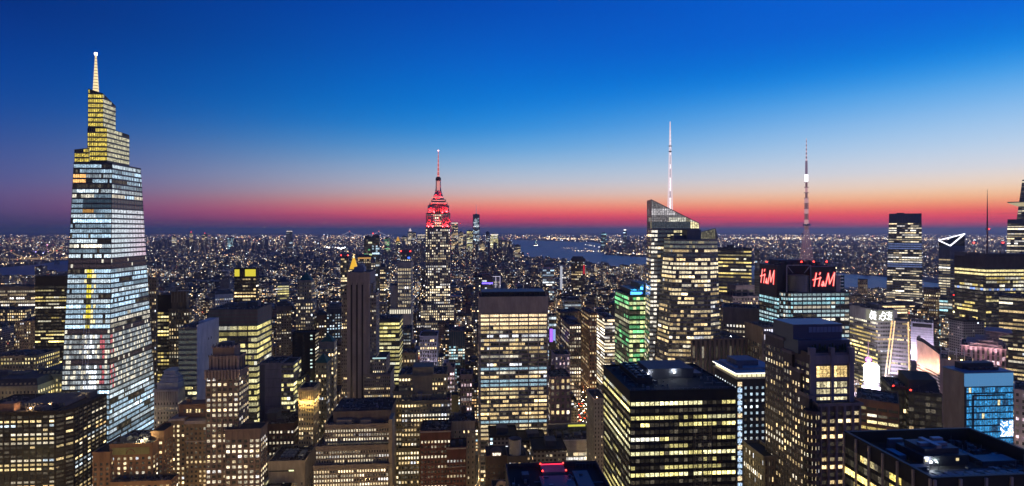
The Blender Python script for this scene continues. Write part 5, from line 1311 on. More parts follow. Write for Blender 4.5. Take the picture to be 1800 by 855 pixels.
# ------------------------------------------------------------------ far right towers across the west side
t = Tower('tall_slab', 'tall dark glass slab with a blank crown standing clear of the horizon', 'skyscraper', 1562, 1620, 376, Y=1480, d=52, rot=R(-34))
def wcol(r, nr, i, nx, c, g):
    up = nr - 1 - r
    if up in (9, 10, 11) or 17 < up < 20: return (.10, .14, .3)
    return None
t.walls.prism([(t.lx(1556), t.front, 0), (t.lx(1622), t.front, 0), (t.lx(1622), t.d / 2, 0), (t.lx(1556), t.d / 2, 0)], [(t.lx(1563), t.front + 1, t.H), (t.lx(1620), t.front + 1, t.H), (t.lx(1620), t.d / 2, t.H), (t.lx(1563), t.d / 2, t.H)], 2, top=3)
facade(t.walls, t.wins, (t.lx(1556), t.front), (t.lx(1622), t.front), 0, t.H, dict(t.prep(style('glass', f=3.9, b=4.4, ww=.92, wh=.5, lit=(.42, .16, .5, 3), pal='white', k=.8, top=23, colf=wcol, sp=.1))), t.rng, (t.lx(1563), t.front + 1), (t.lx(1620), t.front + 1), y_cut=40)
facade(t.walls, t.wins, (t.lx(1556), t.d / 2), (t.lx(1556), t.front), 0, t.H, dict(t.prep(style('glass', f=3.9, b=4.4, lit=(.1, .4, .3, 3), pal='white', top=23))), t.rng, (t.lx(1563), t.d / 2), (t.lx(1563), t.front + 1), pri=1, y_cut=40)
m = MB(); m.box(t.lx(1576), t.lx(1590), 0, 4, t.H, t.H + 2.4); t.part('roof_crane', m, DARKMETAL)
t.done((.09, .13, .22), (.08, .12, .2), single=60)  # blue in the wall colour stands in for sky reflected by the glass

def wedge():
    t = Tower('wedge_tower', 'dark tower whose sliced triangular roof is outlined in white light', 'skyscraper', 1650, 1679, 424, Y=1380, d=46, rot=R(-50))
    Y = t.Y; y0 = t.front; x0, x1 = t.lx(1650), t.lx(1679); x2 = t.lx(1696, t.front + 26) 
    zL, zM, zR = t.lz(423, y0, 1650), t.lz(432.5, y0, 1671), t.lz(411.5, y0 + 26, 1696)
    xm = t.lx(1671)
    P = [(x0, y0), (xm, y0 - 2), (x2, y0 + 26), (x2 - 8, t.d / 2), (x0 + 6, t.d / 2)]
    Z = [zL, zM, zR, zR, zL]
    t.walls.prism([(*p, 0) for p in P], [(*p, z) for p, z in zip(P, Z)], 2, top=3)
    s = dict(t.prep(style('glass', f=4.6, b=5, ww=.92, wh=.5, lit=(.42, .3, .5, 4), pal='white', k=.75, top=30, sp=.1)))
    facade(t.walls, t.wins, P[0], P[1], 0, zM, s, t.rng, y_cut=40); facade(t.walls, t.wins, P[1], P[2], 0, zM, dict(s, lit=(.05, .6, .1, 2)), t.rng, pri=1, y_cut=40)
    m = MB(); q = lambda i: np.array((*P[i], Z[i])) + np.array((0, -1.0, .3))
    for i, j in ((0, 1), (1, 2), (2, 0)): m.bar(q(i), q(j), 2.0)
    t.part('roof_outline_light', m, glow('outline_white', (.9, .9, 1), 2.6))
    t.done((.08, .12, .2), (.075, .11, .18), single=40)  # bluish base colour carries the sky's reflection
wedge()
t = Tower('deck_tower', 'tapering glass skyscraper with a triangular viewing deck jutting from its flank', 'skyscraper', 1770, 1870, 386, Y=1450, d=60, rot=R(-42))
y0 = t.front; s = dict(t.prep(style('glass', f=4.2, b=5, ww=.92, wh=.52, lit=(.45, .2, .5, 4), pal='white', k=.8, sp=.1, top=9)))
A = [(t.lx(1765), y0), (t.lx(1880), y0), (t.lx(1880), t.d / 2), (t.lx(1765), t.d / 2)]; B = [(t.lx(1771), y0), (t.lx(1880), y0), (t.lx(1880), t.d / 2), (t.lx(1771), t.d / 2)]
t.walls.prism([(*p, 0) for p in A], [(*p, t.H) for p in B], 2, top=3); facade(t.walls, t.wins, A[0], A[1], 0, t.H, s, t.rng, B[0], B[1], y_cut=40)
z2 = t.lz(316, y0, 1800); A2 = [(t.lx(1787), y0 + 2), (t.lx(1880), y0 + 2), (t.lx(1880), t.d / 2), (t.lx(1787), t.d / 2)]; B2 = [(t.lx(1797), y0 + 6), (t.lx(1880), y0 + 6), (t.lx(1880), t.d / 2), (t.lx(1797), t.d / 2)]
t.walls.prism([(*p, t.H) for p in A2], [(*p, z2) for p in B2], 2, top=3); facade(t.walls, t.wins, A2[0], A2[1], t.H, z2, dict(s, lit=(.15, .5, .3, 4), top=2), t.rng, B2[0], B2[1])
m = MB(); za, zb = t.lz(361, y0, 1790), t.lz(356, y0, 1790); xa = t.lx(1771)
m.prism([(t.lx(1789), y0 - 4, za - 3), (t.lx(1830), y0 - 12, za - 3), (t.lx(1830), y0 + 12, za - 3), (t.lx(1789), y0 + 10, za - 3)], [(xa, y0 - 8, zb - 1), (t.lx(1830), y0 - 16, zb - 1), (t.lx(1830), y0 + 12, zb - 1), (xa, y0 + 8, zb - 1)], 1, bottom=True)
m.box(xa, t.lx(1830), y0 - 9, y0 + 8, zb - 1, zb + 1.5, 0, bottom=True)
t.part('viewing_deck', m, [wallmat((.3, .25, .22), .6, 'deck_edge'), glow('deck_soffit', (.9, .75, .45), .55)])
t.done((.09, .13, .22), (.08, .12, .2), single=60)  # sky reflection put into the blue of the cladding colour
simple('teal_tower', 'tall narrow tower of teal lit floors with an amber lit edge', 'office tower', 1651, 1674, 526, style('glass', f=5.2, b=6, ww=.94, wh=.6, lit=(.75, .05, .6, 4), pal='teal', k=.7), (.06, .08, .09), Y=1080, d=34)
simple('amber_edged_tower', 'thin tower strip with amber windows and a red beacon beside the teal tower', 'apartment tower', 1674, 1679, 520, style('stone', f=5, b=4, lit=(.7, .1, .6, 2), pal='warm', k=.8), (.2, .13, .1), Y=1060, d=20).beacon(0, 0, CAMZ - .118 * 1060, 2, 1.2)
simple('brown_block', 'broad brown brick block with small amber windows near the river', 'apartment block', 1624, 1653, 508, style('stone', f=4.2, b=3.2, lit=(.15, .2, .5, 2), pal='warm', k=.6), (.26, .15, .08), Y=1250, d=40)
simple('banded_low_office', 'low glass office with long brilliant window ribbons below the tall dark slab', 'office block', 1552, 1622, 536, style('band', f=5.4, b=8, ww=.97, wh=.5, lit=(.8, .05, .6, 8), pal='warm', k=.9), (.12, .11, .11), Y=1000, d=40, xb=1528)
simple('twin_block', 'orange lit twin block near the river bank', 'apartment block', 1508, 1525, 492, style('stone', f=3.8, b=3, lit=(.2, .2, .5, 2), pal='warm', k=.7), (.36, .18, .10), Y=1900, d=40)
simple('river_tower', 'dark tower with a rounded dark glass top by the river', 'tower', 1326, 1344, 476, style('glass', f=4.5, b=4, lit=(.02, .8, .1, 2), pal='cool', k=.4), (.06, .065, .08), Y=1600, d=40)
simple('thin_river_tower', 'thin dark shaft alone above the far bank lights', 'tower', 1327, 1335, 440, style('glass', f=4.5, b=4, lit=(.0, .8, .1, 2), pal='cool', k=.4), (.05, .06, .09), Y=3400, d=40)

# behind and around the crystal tower
simple('dark_slab', 'dark banded slab partly behind the crystal tower with broken golden bands', 'office tower', 1262, 1321, 438, style('band', f=6.3, b=4.2, ww=.97, wh=.42, lit=(.35, .35, .4, 6), pal='yel', k=.8, sp=.25), (.03, .034, .045), Y=900, d=46, pent=(1278, 1290, 431))
t = Tower('setback_tower', 'brown stone tower with a square setback top between slab and ribbed block', 'office tower', 1288, 1332, 522, Y=790, d=38)
s_ = style('stone', f=7, b=5, lit=(.12, .45, .25, 2), k=.7)
t.tier(1288, 1333, 522, st=dict(s_, lit=(.3, .3, .4, 2))); a = t.tier(1293, 1326, 503, fy=5, d=26, z0=t.H, st=dict(s_, top=4, b=11, ww=.7)); t.done((.25, .2, .17), single=40)
simple('ribbed_block', 'pale ribbed block of fine vertical piers crossed by bright floors', 'office block', 1271, 1339, 541, style('pier', f=9.6, b=5.4, ww=.5, wh=.42, sf=.3, lit=(.42, .3, .4, 6), pal='white', k=.8, pp=1.2, top=18), (.42, .37, .35), Y=690, d=40)
t = Tower('fin_lit_building', 'tan office with four tall white light strips on its corner', 'office block', 1340, 1383, 577, Y=555, d=34)
a = t.tier(1340, 1383, 577, st=style('stone', f=11, b=8.6, ww=.5, wh=.62, lit=(.1, .4, .25, 1), pal='cool', k=.5, top=15)); m = MB()
for q in range(4): xx = t.lx(1344.5 + q * 4); m.box(xx - .55, xx + .55, a[2] - .7, a[2] - .4, t.lz(597, a[2], 1350), t.lz(579, a[2], 1350), bottom=True)
t.part('light_strip', m, glow('strip_white', (.85, .85, 1), 1.5)); t.done((.34, .27, .20), single=60)
t = Tower('green_glass_office', 'green glowing glass office with a blue lit roof and corner slope', 'office tower', 1106, 1150, 520, Y=640, xb=1081)
s_ = style('band', f=8.3, b=6.2, ww=.94, wh=.6, lit=(.6, .1, .6, 5), pal='green', k=.55, sp=.2, pp=.2, top=1)
s_['colf'] = lambda r, nr, i, nx, c, g: scl(g.uniform(.5, 1.2), (.85, .95, .42)) if g.random() < .4 else None
a = t.tier(1106, 1150, 520, st=s_, sides='f', parapet=1)
facade(t.walls, t.wins, (a[0], a[3]), (a[0], a[2]), 0, a[4], t.prep(dict(s_, colf=None, lit=(.3, .3, .45, 4))), t.rng, pri=1, y_cut=20)
m = MB(); m.box(a[0] + 4, a[1] - 2, a[2] + 8, a[3] - 5, a[4], a[4] + 6); m.box(a[0] + 18, a[1], a[2] + 4, a[3] - 4, a[4] + 6, a[4] + 12); t.part('roof_plant', m, plain('green_plant', (.03, .08, .06), .5))
m = MB(); m.box(a[0] + 3, a[0] + 16, a[2] + 3, a[2] + 5, a[4] + .5, a[4] + 3.5); m.cyl(a[0] + 16, a[2] + 5, a[4] + 6, a[4] + 9, 1.6, 1.6); t.part('blue_roof_light', m, glow('roof_blue', (.08, .35, 1), 3.0))
l = bpy.data.lights.new('roof_light', 'POINT'); l.energy = 20000; l.color = (.1, .4, 1); l.shadow_soft_size = 1; lo = bpy.data.objects.new('roof_light', l); COL.objects.link(lo); lo.parent = t.root; lo.location = (a[0] + 8, a[2] + 6, a[4] + 9)
t.done((.03, .10, .06), plain('green_glass', (.02, .09, .05), .2))
t = Tower('white_lit_office', 'white office with dazzling curved corner bands facing the avenue', 'office block', 1063, 1081, 560, Y=900, xb=1047)
s_ = style('band', f=6.0, b=5, ww=.97, wh=.55, lit=(.7, .1, .6, 6), pal='white', k=.9, sp=.3)
a = t.tier(1063, 1081, 560, st=s_, sides='f'); facade(t.walls, t.wins, (a[0], a[3]), (a[0], a[2]), 0, a[4], t.prep(dict(s_, lit=(.9, 0, .9, 9), k=1.5)), t.rng, pri=1, y_cut=10); t.units(a[0] + 1, a[1] - 1, a[2] + 3, a[3] - 3, a[4], 2, 5); t.done((.48, .42, .35), single=60)
simple('rust_tower', 'narrow rust brown tower with an orange lit pier on its corner', 'building', 1036, 1049, 552, style('stone', f=6.5, b=4, lit=(.15, .3, .35, 2), k=.7), (.24, .12, .07), Y=870, xb=1022)
simple('brown_office', 'dark brown office with compact grids of white windows', 'office block', 1001, 1021, 572, style('stone', f=6.6, b=4.2, ww=.6, wh=.55, lit=(.35, .25, .5, 3), pal='white', k=.75), (.14, .10, .09), Y=850, xb=978, pent=(1003, 1016, 562))
simple('flat_topped_office', 'brown flat topped office with amber ribbon floors behind the white window grid', 'office block', 984, 1022, 549, style('stone', f=6.2, b=4.2, lit=(.35, .3, .4, 4), k=.75), (.20, .14, .11), Y=930, d=34)
simple('lilac_building', 'small lilac lit stone building with a slim lift tower', 'building', 975, 1002, 625, style('stone', f=9, b=6.5, ww=.35, wh=.5, lit=(.1, .5, .3, 1), pal='pink', k=.9), (.46, .36, .42), Y=640, d=24, pent=(985, 991, 609))
simple('avenue_corner_block', 'dim purple brick corner block with warm square windows on the avenue', 'building', 967, 1003, 664, style('stone', f=11, b=9, ww=.5, wh=.55, lit=(.25, .25, .5, 1), pal='warm', k=.9), (.2, .13, .15), Y=600, d=34, tank=True)
simple('violet_shop_tower', 'slim block with a glowing violet billboard', 'building', 965, 982, 556, style('glass', f=6, b=4, lit=(.3, .3, .4, 3), pal='cool', k=.6), (.2, .2, .22), Y=980, d=24)
t = Tower('violet_billboard', 'tall violet and blue lit billboard on a rooftop frame', 'billboard', 966, 977, 578, Y=940, d=6)
t.walls.box(-t.w / 2, t.w / 2, -2, 3, 0, t.H + .5, 0); m = MB()
for i, c in enumerate(((.30, .12, 1), (.42, .22, 1), (.25, .45, 1))): pass
m.box(-t.w / 2 + .4, t.w * .02, -2.4, -2.1, t.H - 22, t.H - .5, bottom=True); t.part('violet_panel', m, glow('violet_panel', (.36, .12, 1), 1.6)); m = MB(); m.box(t.w * .06, t.w / 2 - .4, -2.4, -2.1, t.H - 20, t.H - 1.5, bottom=True); t.part('blue_panel', m, glow('blue_panel', (.35, .5, 1), .9)); t.done((.1, .1, .12))
simple('glass_low_tower', 'small grey glass tower with horizontal ledges above the avenue', 'office block', 993, 1021, 529, style('band', f=5, b=6, lit=(.25, .2, .5, 6), pal='cool', k=.35), (.3, .29, .28), Y=1000, d=24, pent=(996, 1018, 523))

# ------------------------------------------------------------------ left and centre
simple('black_glass_tower', 'black glass tower with thin golden bands beside the tapering skyscraper', 'office tower', 62, 118, 487, style('black', f=6.0, b=4.5, ww=.96, wh=.42, lit=(.35, .38, .25, 5), pal='yel', k=.85, top=12), (.012, .013, .016), Y=800, d=40, pent=(98, 116, 483))
t = Tower('mansard_block', 'golden lit classical block with a dark mansard roof line', 'building', 64, 110, 653, Y=560, d=40)
s_ = style('stone', f=8.6, b=6.2, ww=.5, wh=.55, lit=(.7, .1, .6, 4), pal='yel', k=.9, top=3)
def mansard(t, a, h=6):
    m = MB(); m.prism([(a[0] - .3, a[2] - .3, a[4] + 1), (a[1] + .3, a[2] - .3, a[4] + 1), (a[1] + .3, a[3] + .3, a[4] + 1), (a[0] - .3, a[3] + .3, a[4] + 1)], [(a[0] + 3, a[2] + 3, a[4] + h), (a[1] - 3, a[2] + 3, a[4] + h), (a[1] - 3, a[3] - 3, a[4] + h), (a[0] + 3, a[3] - 3, a[4] + h)]); r = t.part('mansard_roof', m, wallmat((.05, .05, .055), .7, 'slate'))
    w = MB()
    for q in range(int((a[1] - a[0]) / 4)):
        xx = a[0] + 2 + q * 4; w.box(xx, xx + 1.6, a[2] + .2, a[2] + 2, a[4] + 1.6, a[4] + 3.4)
    w.build('dormer', wallmat((.4, .34, .22), .8, 'stone'), r)
    m = MB(); m.box(a[0] - .8, a[1] + .8, a[2] - .8, a[2] - .1, a[4] - .4, a[4] + .4, bottom=True); t.part('cornice', m, wallmat((.42, .36, .24), .8, 'limestone'))
a = t.tier(64, 110, 660, st=s_); mansard(t, a, 5); t.done((.42, .34, .18), single=80)
t = Tower('classical_block', 'yellow lit classical office with arched cornice and lit roof terraces', 'building', -50, 66, 682, Y=535, d=40)
a = t.tier(-50, 66, 682, st=dict(s_, f=9)); mansard(t, a, 7); t.units(a[0] + 8, a[1] - 8, a[2] + 8, a[3] - 3, a[4] + 7, 3, 4); t.done((.40, .33, .19))
simple('beige_tower', 'beige apartment tower with sparse amber windows behind the mansard block', 'apartment tower', 27, 62, 566, style('stone', f=5.2, b=3.8, lit=(.08, .2, .4, 2), k=.75), (.30, .23, .16), Y=900, d=34)
simple('bright_banded_office', 'wide office with two brilliant white top bands near the east river', 'office block', -40, 62, 505, style('band', f=6.0, b=3.6, ww=.8, wh=.5, lit=(.35, .1, .55, 4), pal='white', k=.75, top=6), (.12, .10, .09), Y=1150, d=50, units=3)
simple('dense_window_block', 'brown apartment block thick with amber windows under the bright banded office', 'apartment block', -30, 44, 545, style('stone', f=5.0, b=3.6, ww=.62, wh=.6, lit=(.12, .12, .6, 2), k=.85), (.2, .14, .09), Y=1020, d=40)
simple('roof_terrace_block', 'low tan block with lit roof ledges in front of the dense amber block', 'building', -20, 64, 628, style('stone', f=7, b=5, lit=(.35, .3, .4, 4), pal='yel', k=.8), (.26, .21, .14), Y=690, d=40, units=4)
simple('brown_shaft', 'tall slim brown tower directly beside the tapering glass skyscraper', 'office tower', 255, 275, 491, style('stone', f=6.5, b=4.2, lit=(.12, .4, .25, 2), k=.8), (.20, .15, .11), Y=820, xb=279)
simple('black_banded_tower', 'black tower with dense golden floors between two brown towers', 'office tower', 277, 304, 520, style('black', f=6.4, b=5.0, ww=.9, wh=.5, lit=(.45, .2, .5, 4), pal='yel', k=.85, top=20), (.012, .012, .014), Y=720, d=34)
t = Tower('deco_tower', 'dark brown art deco tower with a ribbed crown and bright upper floors', 'office tower', 297, 331, 515, Y=695, xb=337)
s_ = style('pier', f=6.8, b=4.4, ww=.5, wh=.55, lit=(.25, .35, .35, 3), pal='warm', k=.85, pp=.6, top=20)
a = t.tier(302, 328, 515, fy=3, st=s_); b = t.tier(297, 332, 545, st=dict(s_, top=3, lit=(.35, .25, .4, 3)))
m = MB()
for q in range(6): xx = a[0] + q * (a[1] - a[0]) / 5; m.box(xx - .5, xx + .5, a[2] - .8, a[2] + .4, a[4] - 12, a[4] + 2.6 - (q % 2))
t.part('crown_pier', m, wallmat((.26, .2, .14), .8, 'stone')); t.done((.19, .14, .085), single=80)
t = Tower('blank_sided_office', 'office with dark glass front and a wide lilac grey blank side', 'office tower', 314, 346, 578, Y=560, xb=384)
s_ = style('glass', f=9.0, b=7, ww=.94, wh=.55, sf=.22, lit=(.3, .3, .4, 3), pal='lemon', k=.75, sp=.12, wall=(.1, .1, .1)); s_['colf'] = lambda r, nr, i, nx, c, g: (.05, .055, .05) if nr - r < 12 else None
a = t.tier(314, 346, 578, st=s_, sides='f', parapet=1.2)
m = MB(); m.box(a[1] - .1, a[1] + .5, a[2] - .2, a[3], 0, a[4] + 3.4); m.box(a[1] - 9, a[1] - .2, a[3] - 26, a[3], a[4] + .02, a[4] + 3.2)
side = t.part('blank_side', m, wallmat((.50, .46, .48), .8, 'pale_concrete'))
m = MB(); g = t.rng
for i in range(7):
    yy = a[2] + 24 + (i % 4) * 6; z = a[4] - 16 - (i // 2) * 9; m.box(a[1] + .5, a[1] + .56, yy, yy + 1.6, z, z + 2.4, bottom=True)
m.build('side_window', DARKMETAL, side)
t.units(a[0] + 1, a[1] - 10, a[2] + 6, a[3] - 5, a[4], 3, 4)
t.done((.17, .17, .165), (.13, .135, .13))
t = Tower('grid_office', 'broad office glowing lemon yellow through a fine window grid under dark top bands', 'office tower', 367, 452, 545, Y=620, xb=477)
s_ = style('band', f=10.4, b=5.3, ww=.93, wh=.62, sf=.18, lit=(.85, .02, .8, 7), pal='lemon', k=.7, sp=.25, pp=.22, top=17)
a = t.tier(367, 452, 545, st=s_, parapet=.6)
m = MB(); e = .5
for i in range(4): m.box(a[0] - e, a[1] + e, a[2] - e, a[2] - .3, a[4] - 3 - i * 4, a[4] - .6 - i * 4, bottom=True); m.box(a[1] + .3, a[1] + e, a[2], a[3], a[4] - 3 - i * 4, a[4] - .6 - i * 4, bottom=True)
t.part('top_band', m, wallmat((.17, .12, .10), .7, 'brown_band'))
m = MB()
for q in (1 / 5, 2 / 5, 3 / 5, 4 / 5): xx = a[0] + (a[1] - a[0]) * q; m.box(xx - .35, xx + .35, a[2] - .7, a[2] - .28, 0, a[4] - 17)
t.part('column', m, wallmat((.12, .10, .08), .7, 'bronze_column'))
t.units(a[0] + 6, a[1] - 6, a[2] + 6, a[3] - 6, a[4], 3, 7); t.done((.10, .09, .07), (.16, .15, .12))
t = Tower('deco_office', 'brown brick deco office with scalloped crown and pairs of large white windows', 'office tower', 362, 420, 655, H=142, xb=437)
s_ = style('stone', f=9.0, b=9.2, ww=.62, wh=.55, lit=(.3, .25, .5, 2), pal='white', k=.9, pp=.7, top=4)
a = t.tier(362, 420, 655, st=s_); b = t.tier(370, 418, 631, fy=3, d=16, z0=t.H, st=dict(s_, top=8, lit=(0, .9, .05, 1)), parapet=2); c_ = t.tier(374, 412, 612, fy=4, d=13, z0=b[4], st=None, parapet=1)
m = MB()
for q in range(9): xx = b[0] + (b[1] - b[0]) * q / 8; m.box(xx - .8, xx + .8, b[2] - .9, b[2] + .5, t.H, b[4] + 2.6); 
for q in range(11): xx = a[0] + (a[1] - a[0]) * q / 10; m.box(xx - .7, xx + .7, a[2] - 1.3, a[2] - .1, a[4] - 6, a[4] + 2.2)
for q in range(6): xx = c_[0] + (c_[1] - c_[0]) * q / 5; m.cyl(xx, c_[2], c_[4], c_[4] + 2.4, 1.2, .3, 8)
t.part('scalloped_crown', m, wallmat((.34, .25, .2), .8, 'terracotta'))
m = MB(); xa, xb_ = t.lx(386, t.front + 8), t.lx(408, t.front + 8); m.box(xa, xb_, t.front + 8, t.front + 14, c_[4], c_[4] + 4); t.part('rooftop_unit', m, MECH)
e = t.tier(396, 458, 757, fy=-5, d=16, st=dict(s_, lit=(.5, .2, .5, 3), top=7)); t.done((.23, .155, .115), single=100)
t = Tower('tiered_crown_building', 'pale ornate building with a layered wedding cake crown', 'building', 271, 313, 686, Y=545, d=30)
s_ = style('stone', f=8.2, b=4.8, ww=.45, wh=.5, lit=(.2, .25, .4, 2), pal='white', k=.85, top=11)
a = t.tier(271, 313, 686, st=s_)
m = MB()
for i, (px0, px1, py0, py1) in enumerate(((276, 313, 686, 673), (282, 313, 673, 665), (285, 312, 665, 659), (288, 309, 659, 652))):
    ly = t.front + 2 + i * 2; za, zb = t.lz(py0, ly, 292), t.lz(py1, ly, 292)
    m.box(t.lx(px0, ly), t.lx(px1, ly), ly, t.d / 2 - i * 2, max(za, a[4]), zb - .6); m.box(t.lx(px0, ly) - .6, t.lx(px1, ly) + .6, ly - .6, t.d / 2 - i * 2, zb - .6, zb, bottom=True)
t.part('tiered_crown', m, wallmat((.50, .48, .45), .7, 'pale_terracotta'))
m = MB()
for q in range(11): xx = a[0] + .6 + (a[1] - a[0] - 1.2) * q / 10; m.cyl(xx, a[2] - .5, a[4] - 10, a[4] - 2, .45, .45, 8)
m.box(a[0] - .8, a[1] + .8, a[2] - 1.2, a[2] - .1, a[4] - 1.8, a[4] + .2, bottom=True); t.part('colonnade', m, wallmat((.48, .43, .36), .8, 'limestone')); t.done((.42, .37, .30), single=80)
t = Tower('black_slab', 'matte black slab with one column of lit windows and striped white edge', 'office tower', 514, 554, 586, Y=600, xb=560)
s_ = style('black', f=6.2, b=13, ww=.3, wh=.4, lit=(0, 1, 0, 1), pal='cool', k=.9); s_['colf'] = lambda r, nr, i, nx, c, g: ((.6, .8, .75) if i == nx - 1 and g.random() < .45 else (.008, .008, .01))
a = t.tier(514, 554, 586, st=s_, sides='f', parapet=1); facade(t.walls, t.wins, (a[1], a[2]), (a[1], a[3]), 0, a[4], t.prep(style('band', f=6.2, b=5, ww=.98, wh=.5, lit=(.85, .05, .6, 9), pal='white', k=.6)), t.rng, pri=1, y_cut=10)
t.done((.015, .015, .017), (.02, .02, .022), single=60)
t = Tower('blank_slab', 'grey blank concrete slab with a bright glass edge beside the black slab', 'building', 456, 494, 640, Y=560, d=30)
a = t.tier(456, 494, 640, st=None, parapet=.8); b = t.tier(493, 516, 640, fy=2, d=26, st=style('glass', f=8, b=5.5, ww=.9, wh=.6, lit=(.35, .25, .5, 2), pal='lemon', k=.9))
m = MB(); m.box(a[0] + .3, a[0] + 5, a[2] - .15, a[2] - .02, 0, a[4] - 1)
for i in range(10): m.box(a[0] + 6, a[1] - .5, a[2] - .1, a[2] - .02, a[4] - 6 - i * 9, a[4] - 5.7 - i * 9, bottom=True)
t.part('panel_joint', m, wallmat((.13, .12, .11), .8, 'dark_panel')); t.units(a[0] + 2, a[1] - 2, a[2] + 3, a[3] - 3, a[4], 2, 4); t.done((.28, .25, .23), single=60)
simple('small_glass_wing', 'thin glass wing with blue and lemon lit floors beside the gold crowned tower', 'building', 507, 528, 668, style('glass', f=7.5, b=5, ww=.9, wh=.6, lit=(.4, .2, .5, 2), pal='lemon', k=.8), (.08, .09, .09), Y=575, d=28)
t = Tower('gold_crowned_tower', 'slender stone tower with a gold flood lit colonnade crown', 'office tower', 525, 551, 684, Y=520, xb=561)
s_ = style('stone', f=8.2, b=4.5, ww=.48, wh=.52, lit=(.15, .35, .3, 2), pal='warm', k=.9, top=13)
a = t.tier(525, 551, 684, st=s_)
m = MB()
for q in range(8): xx = a[0] + .5 + (a[1] - a[0] - 1) * q / 7; m.box(xx - .4, xx + .4, a[2] - .9, a[2] - .1, a[4] - 10, a[4] - 2.6)
for q in range(9): yy = a[2] + .5 + (a[3] - a[2] - 1) * q / 8; m.box(a[1] + .1, a[1] + .9, yy - .4, yy + .4, a[4] - 10, a[4] - 2.6)
m.box(a[0] - 1, a[1] + 1, a[2] - 1.4, a[3] + .5, a[4] - 2.4, a[4] - .6, bottom=True); m.box(a[0] - .7, a[1] + .7, a[2] - 1.1, a[2] - .1, a[4] - 11.4, a[4] - 10.2, bottom=True); m.box(a[1] + .1, a[1] + 1.1, a[2], a[3], a[4] - 11.4, a[4] - 10.2, bottom=True)
t.part('colonnade_crown', m, wallmat((.55, .42, .22), .7, 'gilded_stone'))
for q in range(3):
    l = bpy.data.lights.new('floodlight', 'POINT'); l.energy = 2600; l.color = (1, .70, .25); l.shadow_soft_size = .5; lo = bpy.data.objects.new('floodlight', l); COL.objects.link(lo); lo.parent = t.root; lo.location = (a[0] + (a[1] - a[0]) * (q + .5) / 3, a[2] - 3.0, a[4] - 13)
for q in range(2):
    l = bpy.data.lights.new('floodlight', 'POINT'); l.energy = 2600; l.color = (1, .72, .3); l.shadow_soft_size = .5; lo = bpy.data.objects.new('floodlight', l); COL.objects.link(lo); lo.parent = t.root; lo.location = (a[1] + 3.0, a[2] + (a[3] - a[2]) * (q + .5) / 2, a[4] - 13)
t.units(a[0] + 1, a[1] - 1, a[2] + 2, a[3] - 2, a[4], 1, 3, True); t.done((.46, .36, .20), single=100)
def pyramid(t, x0, x1, y0, y1, z, zt, mat, name='pyramid_roof'):
    m = MB(); cx, cy_ = (x0 + x1) / 2, (y0 + y1) / 2; e = .6; w = (x1 - x0) * .06
    m.prism([(x0 - e, y0 - e, z), (x1 + e, y0 - e, z), (x1 + e, y1 + e, z), (x0 - e, y1 + e, z)], [(cx - w, cy_ - w, zt), (cx + w, cy_ - w, zt), (cx + w, cy_ + w, zt), (cx - w, cy_ + w, zt)]); m.bar((cx, cy_, zt), (cx, cy_, zt + (zt - z) * .15), .3)
    return t.part(name, m, mat)
t = Tower('green_pyramid_building', 'pale narrow building capped by a green copper pyramid roof', 'building', 561, 587, 603, Y=640, xb=592)
a = t.tier(561, 587, 603, st=style('stone', f=8, b=5.2, lit=(.15, .3, .35, 2), pal='warm', k=.8, top=6)); pyramid(t, a[0] + 1, a[1] - 1, a[2] + 1, a[2] + 15, a[4], t.lz(588, t.front + 7, 575), COPPER); m = MB(); m.box(a[0] - .5, a[1] + .5, a[2] - .9, a[2] - .1, a[4] - 7, a[4] - 6, bottom=True); t.part('cornice', m, wallmat((.42, .38, .32), .8, 'limestone')); t.done((.38, .34, .28), single=60)
t = Tower('small_green_roof_house', 'lower tan house with a small dark green pyramid roof below the copper one', 'building', 555, 574, 640, Y=590, d=16)
a = t.tier(555, 574, 640, st=style('stone', f=8, b=5, lit=(.1, .4, .3, 1))); pyramid(t, a[0], a[1], a[2], a[3], a[4] + 1, a[4] + 9, COPPER); t.done((.30, .25, .17), single=30)
t = Tower('green_roofed_tower', 'stone tower with sloping green copper roof rising from the midfield lights', 'office tower', 520, 549, 494, Y=850, xb=556)
s_ = style('stone', f=6.3, b=4.0, lit=(.15, .3, .35, 2), pal='warm', k=.85, top=2)
a = t.tier(523, 547, 494, fy=3, st=s_); b = t.tier(520, 550, 530, st=s_); z_ = t.lz(480, t.front + 12, 537); pyramid(t, a[0] + 2, a[1] - 1, a[2] + 2, a[3] - 4, a[4], z_, COPPER, 'copper_roof'); t.done((.34, .28, .2), single=80)

# the stone shaft with three dark stripes
t = Tower('striped_shaft', 'tall stone shaft with three black vertical stripes and stepped shoulders', 'office tower', 610, 650, 479, Y=550, d=34)
x0, x1 = t.lx(610), t.lx(650); y0 = t.front
t.walls.box(x0, x1, y0, t.d / 2, 0, t.H, 0, top=3)
ztop = t.lz(497, y0, 630)
m = MB()
for px in (618, 627.5, 637): xx = t.lx(px); m.box(xx - .75, xx + .75, y0 - .12, y0 - .02, 0, ztop)
t.part('dark_stripe', m, plain('stripe_black', (.008, .008, .009), .4))
m = MB()
for a_, b_ in ((610, 616), (620, 625.5), (629.5, 635), (639, 645), (646, 650)): m.box(t.lx(a_), t.lx(b_), y0 - .7, y0 - .05, 0, t.H - (2 if a_ in (610, 646) else 0))
m.box(x0, x1, y0 - .5, y0 - .06, ztop, t.H, bottom=True)
for px in (618, 627.5, 637): xx = t.lx(px); m.box(xx - .5, xx + .5, y0 - 1.1, y0 - .5, ztop - 2, ztop + 5, bottom=True)
t.part('pier', m, wallmat((.30, .25, .22), .85, 'limestone'))
s_ = style('stone', f=6.4, b=3.6, ww=.5, wh=.5, lit=(.05, .45, .22, 2), pal='warm', k=.85)
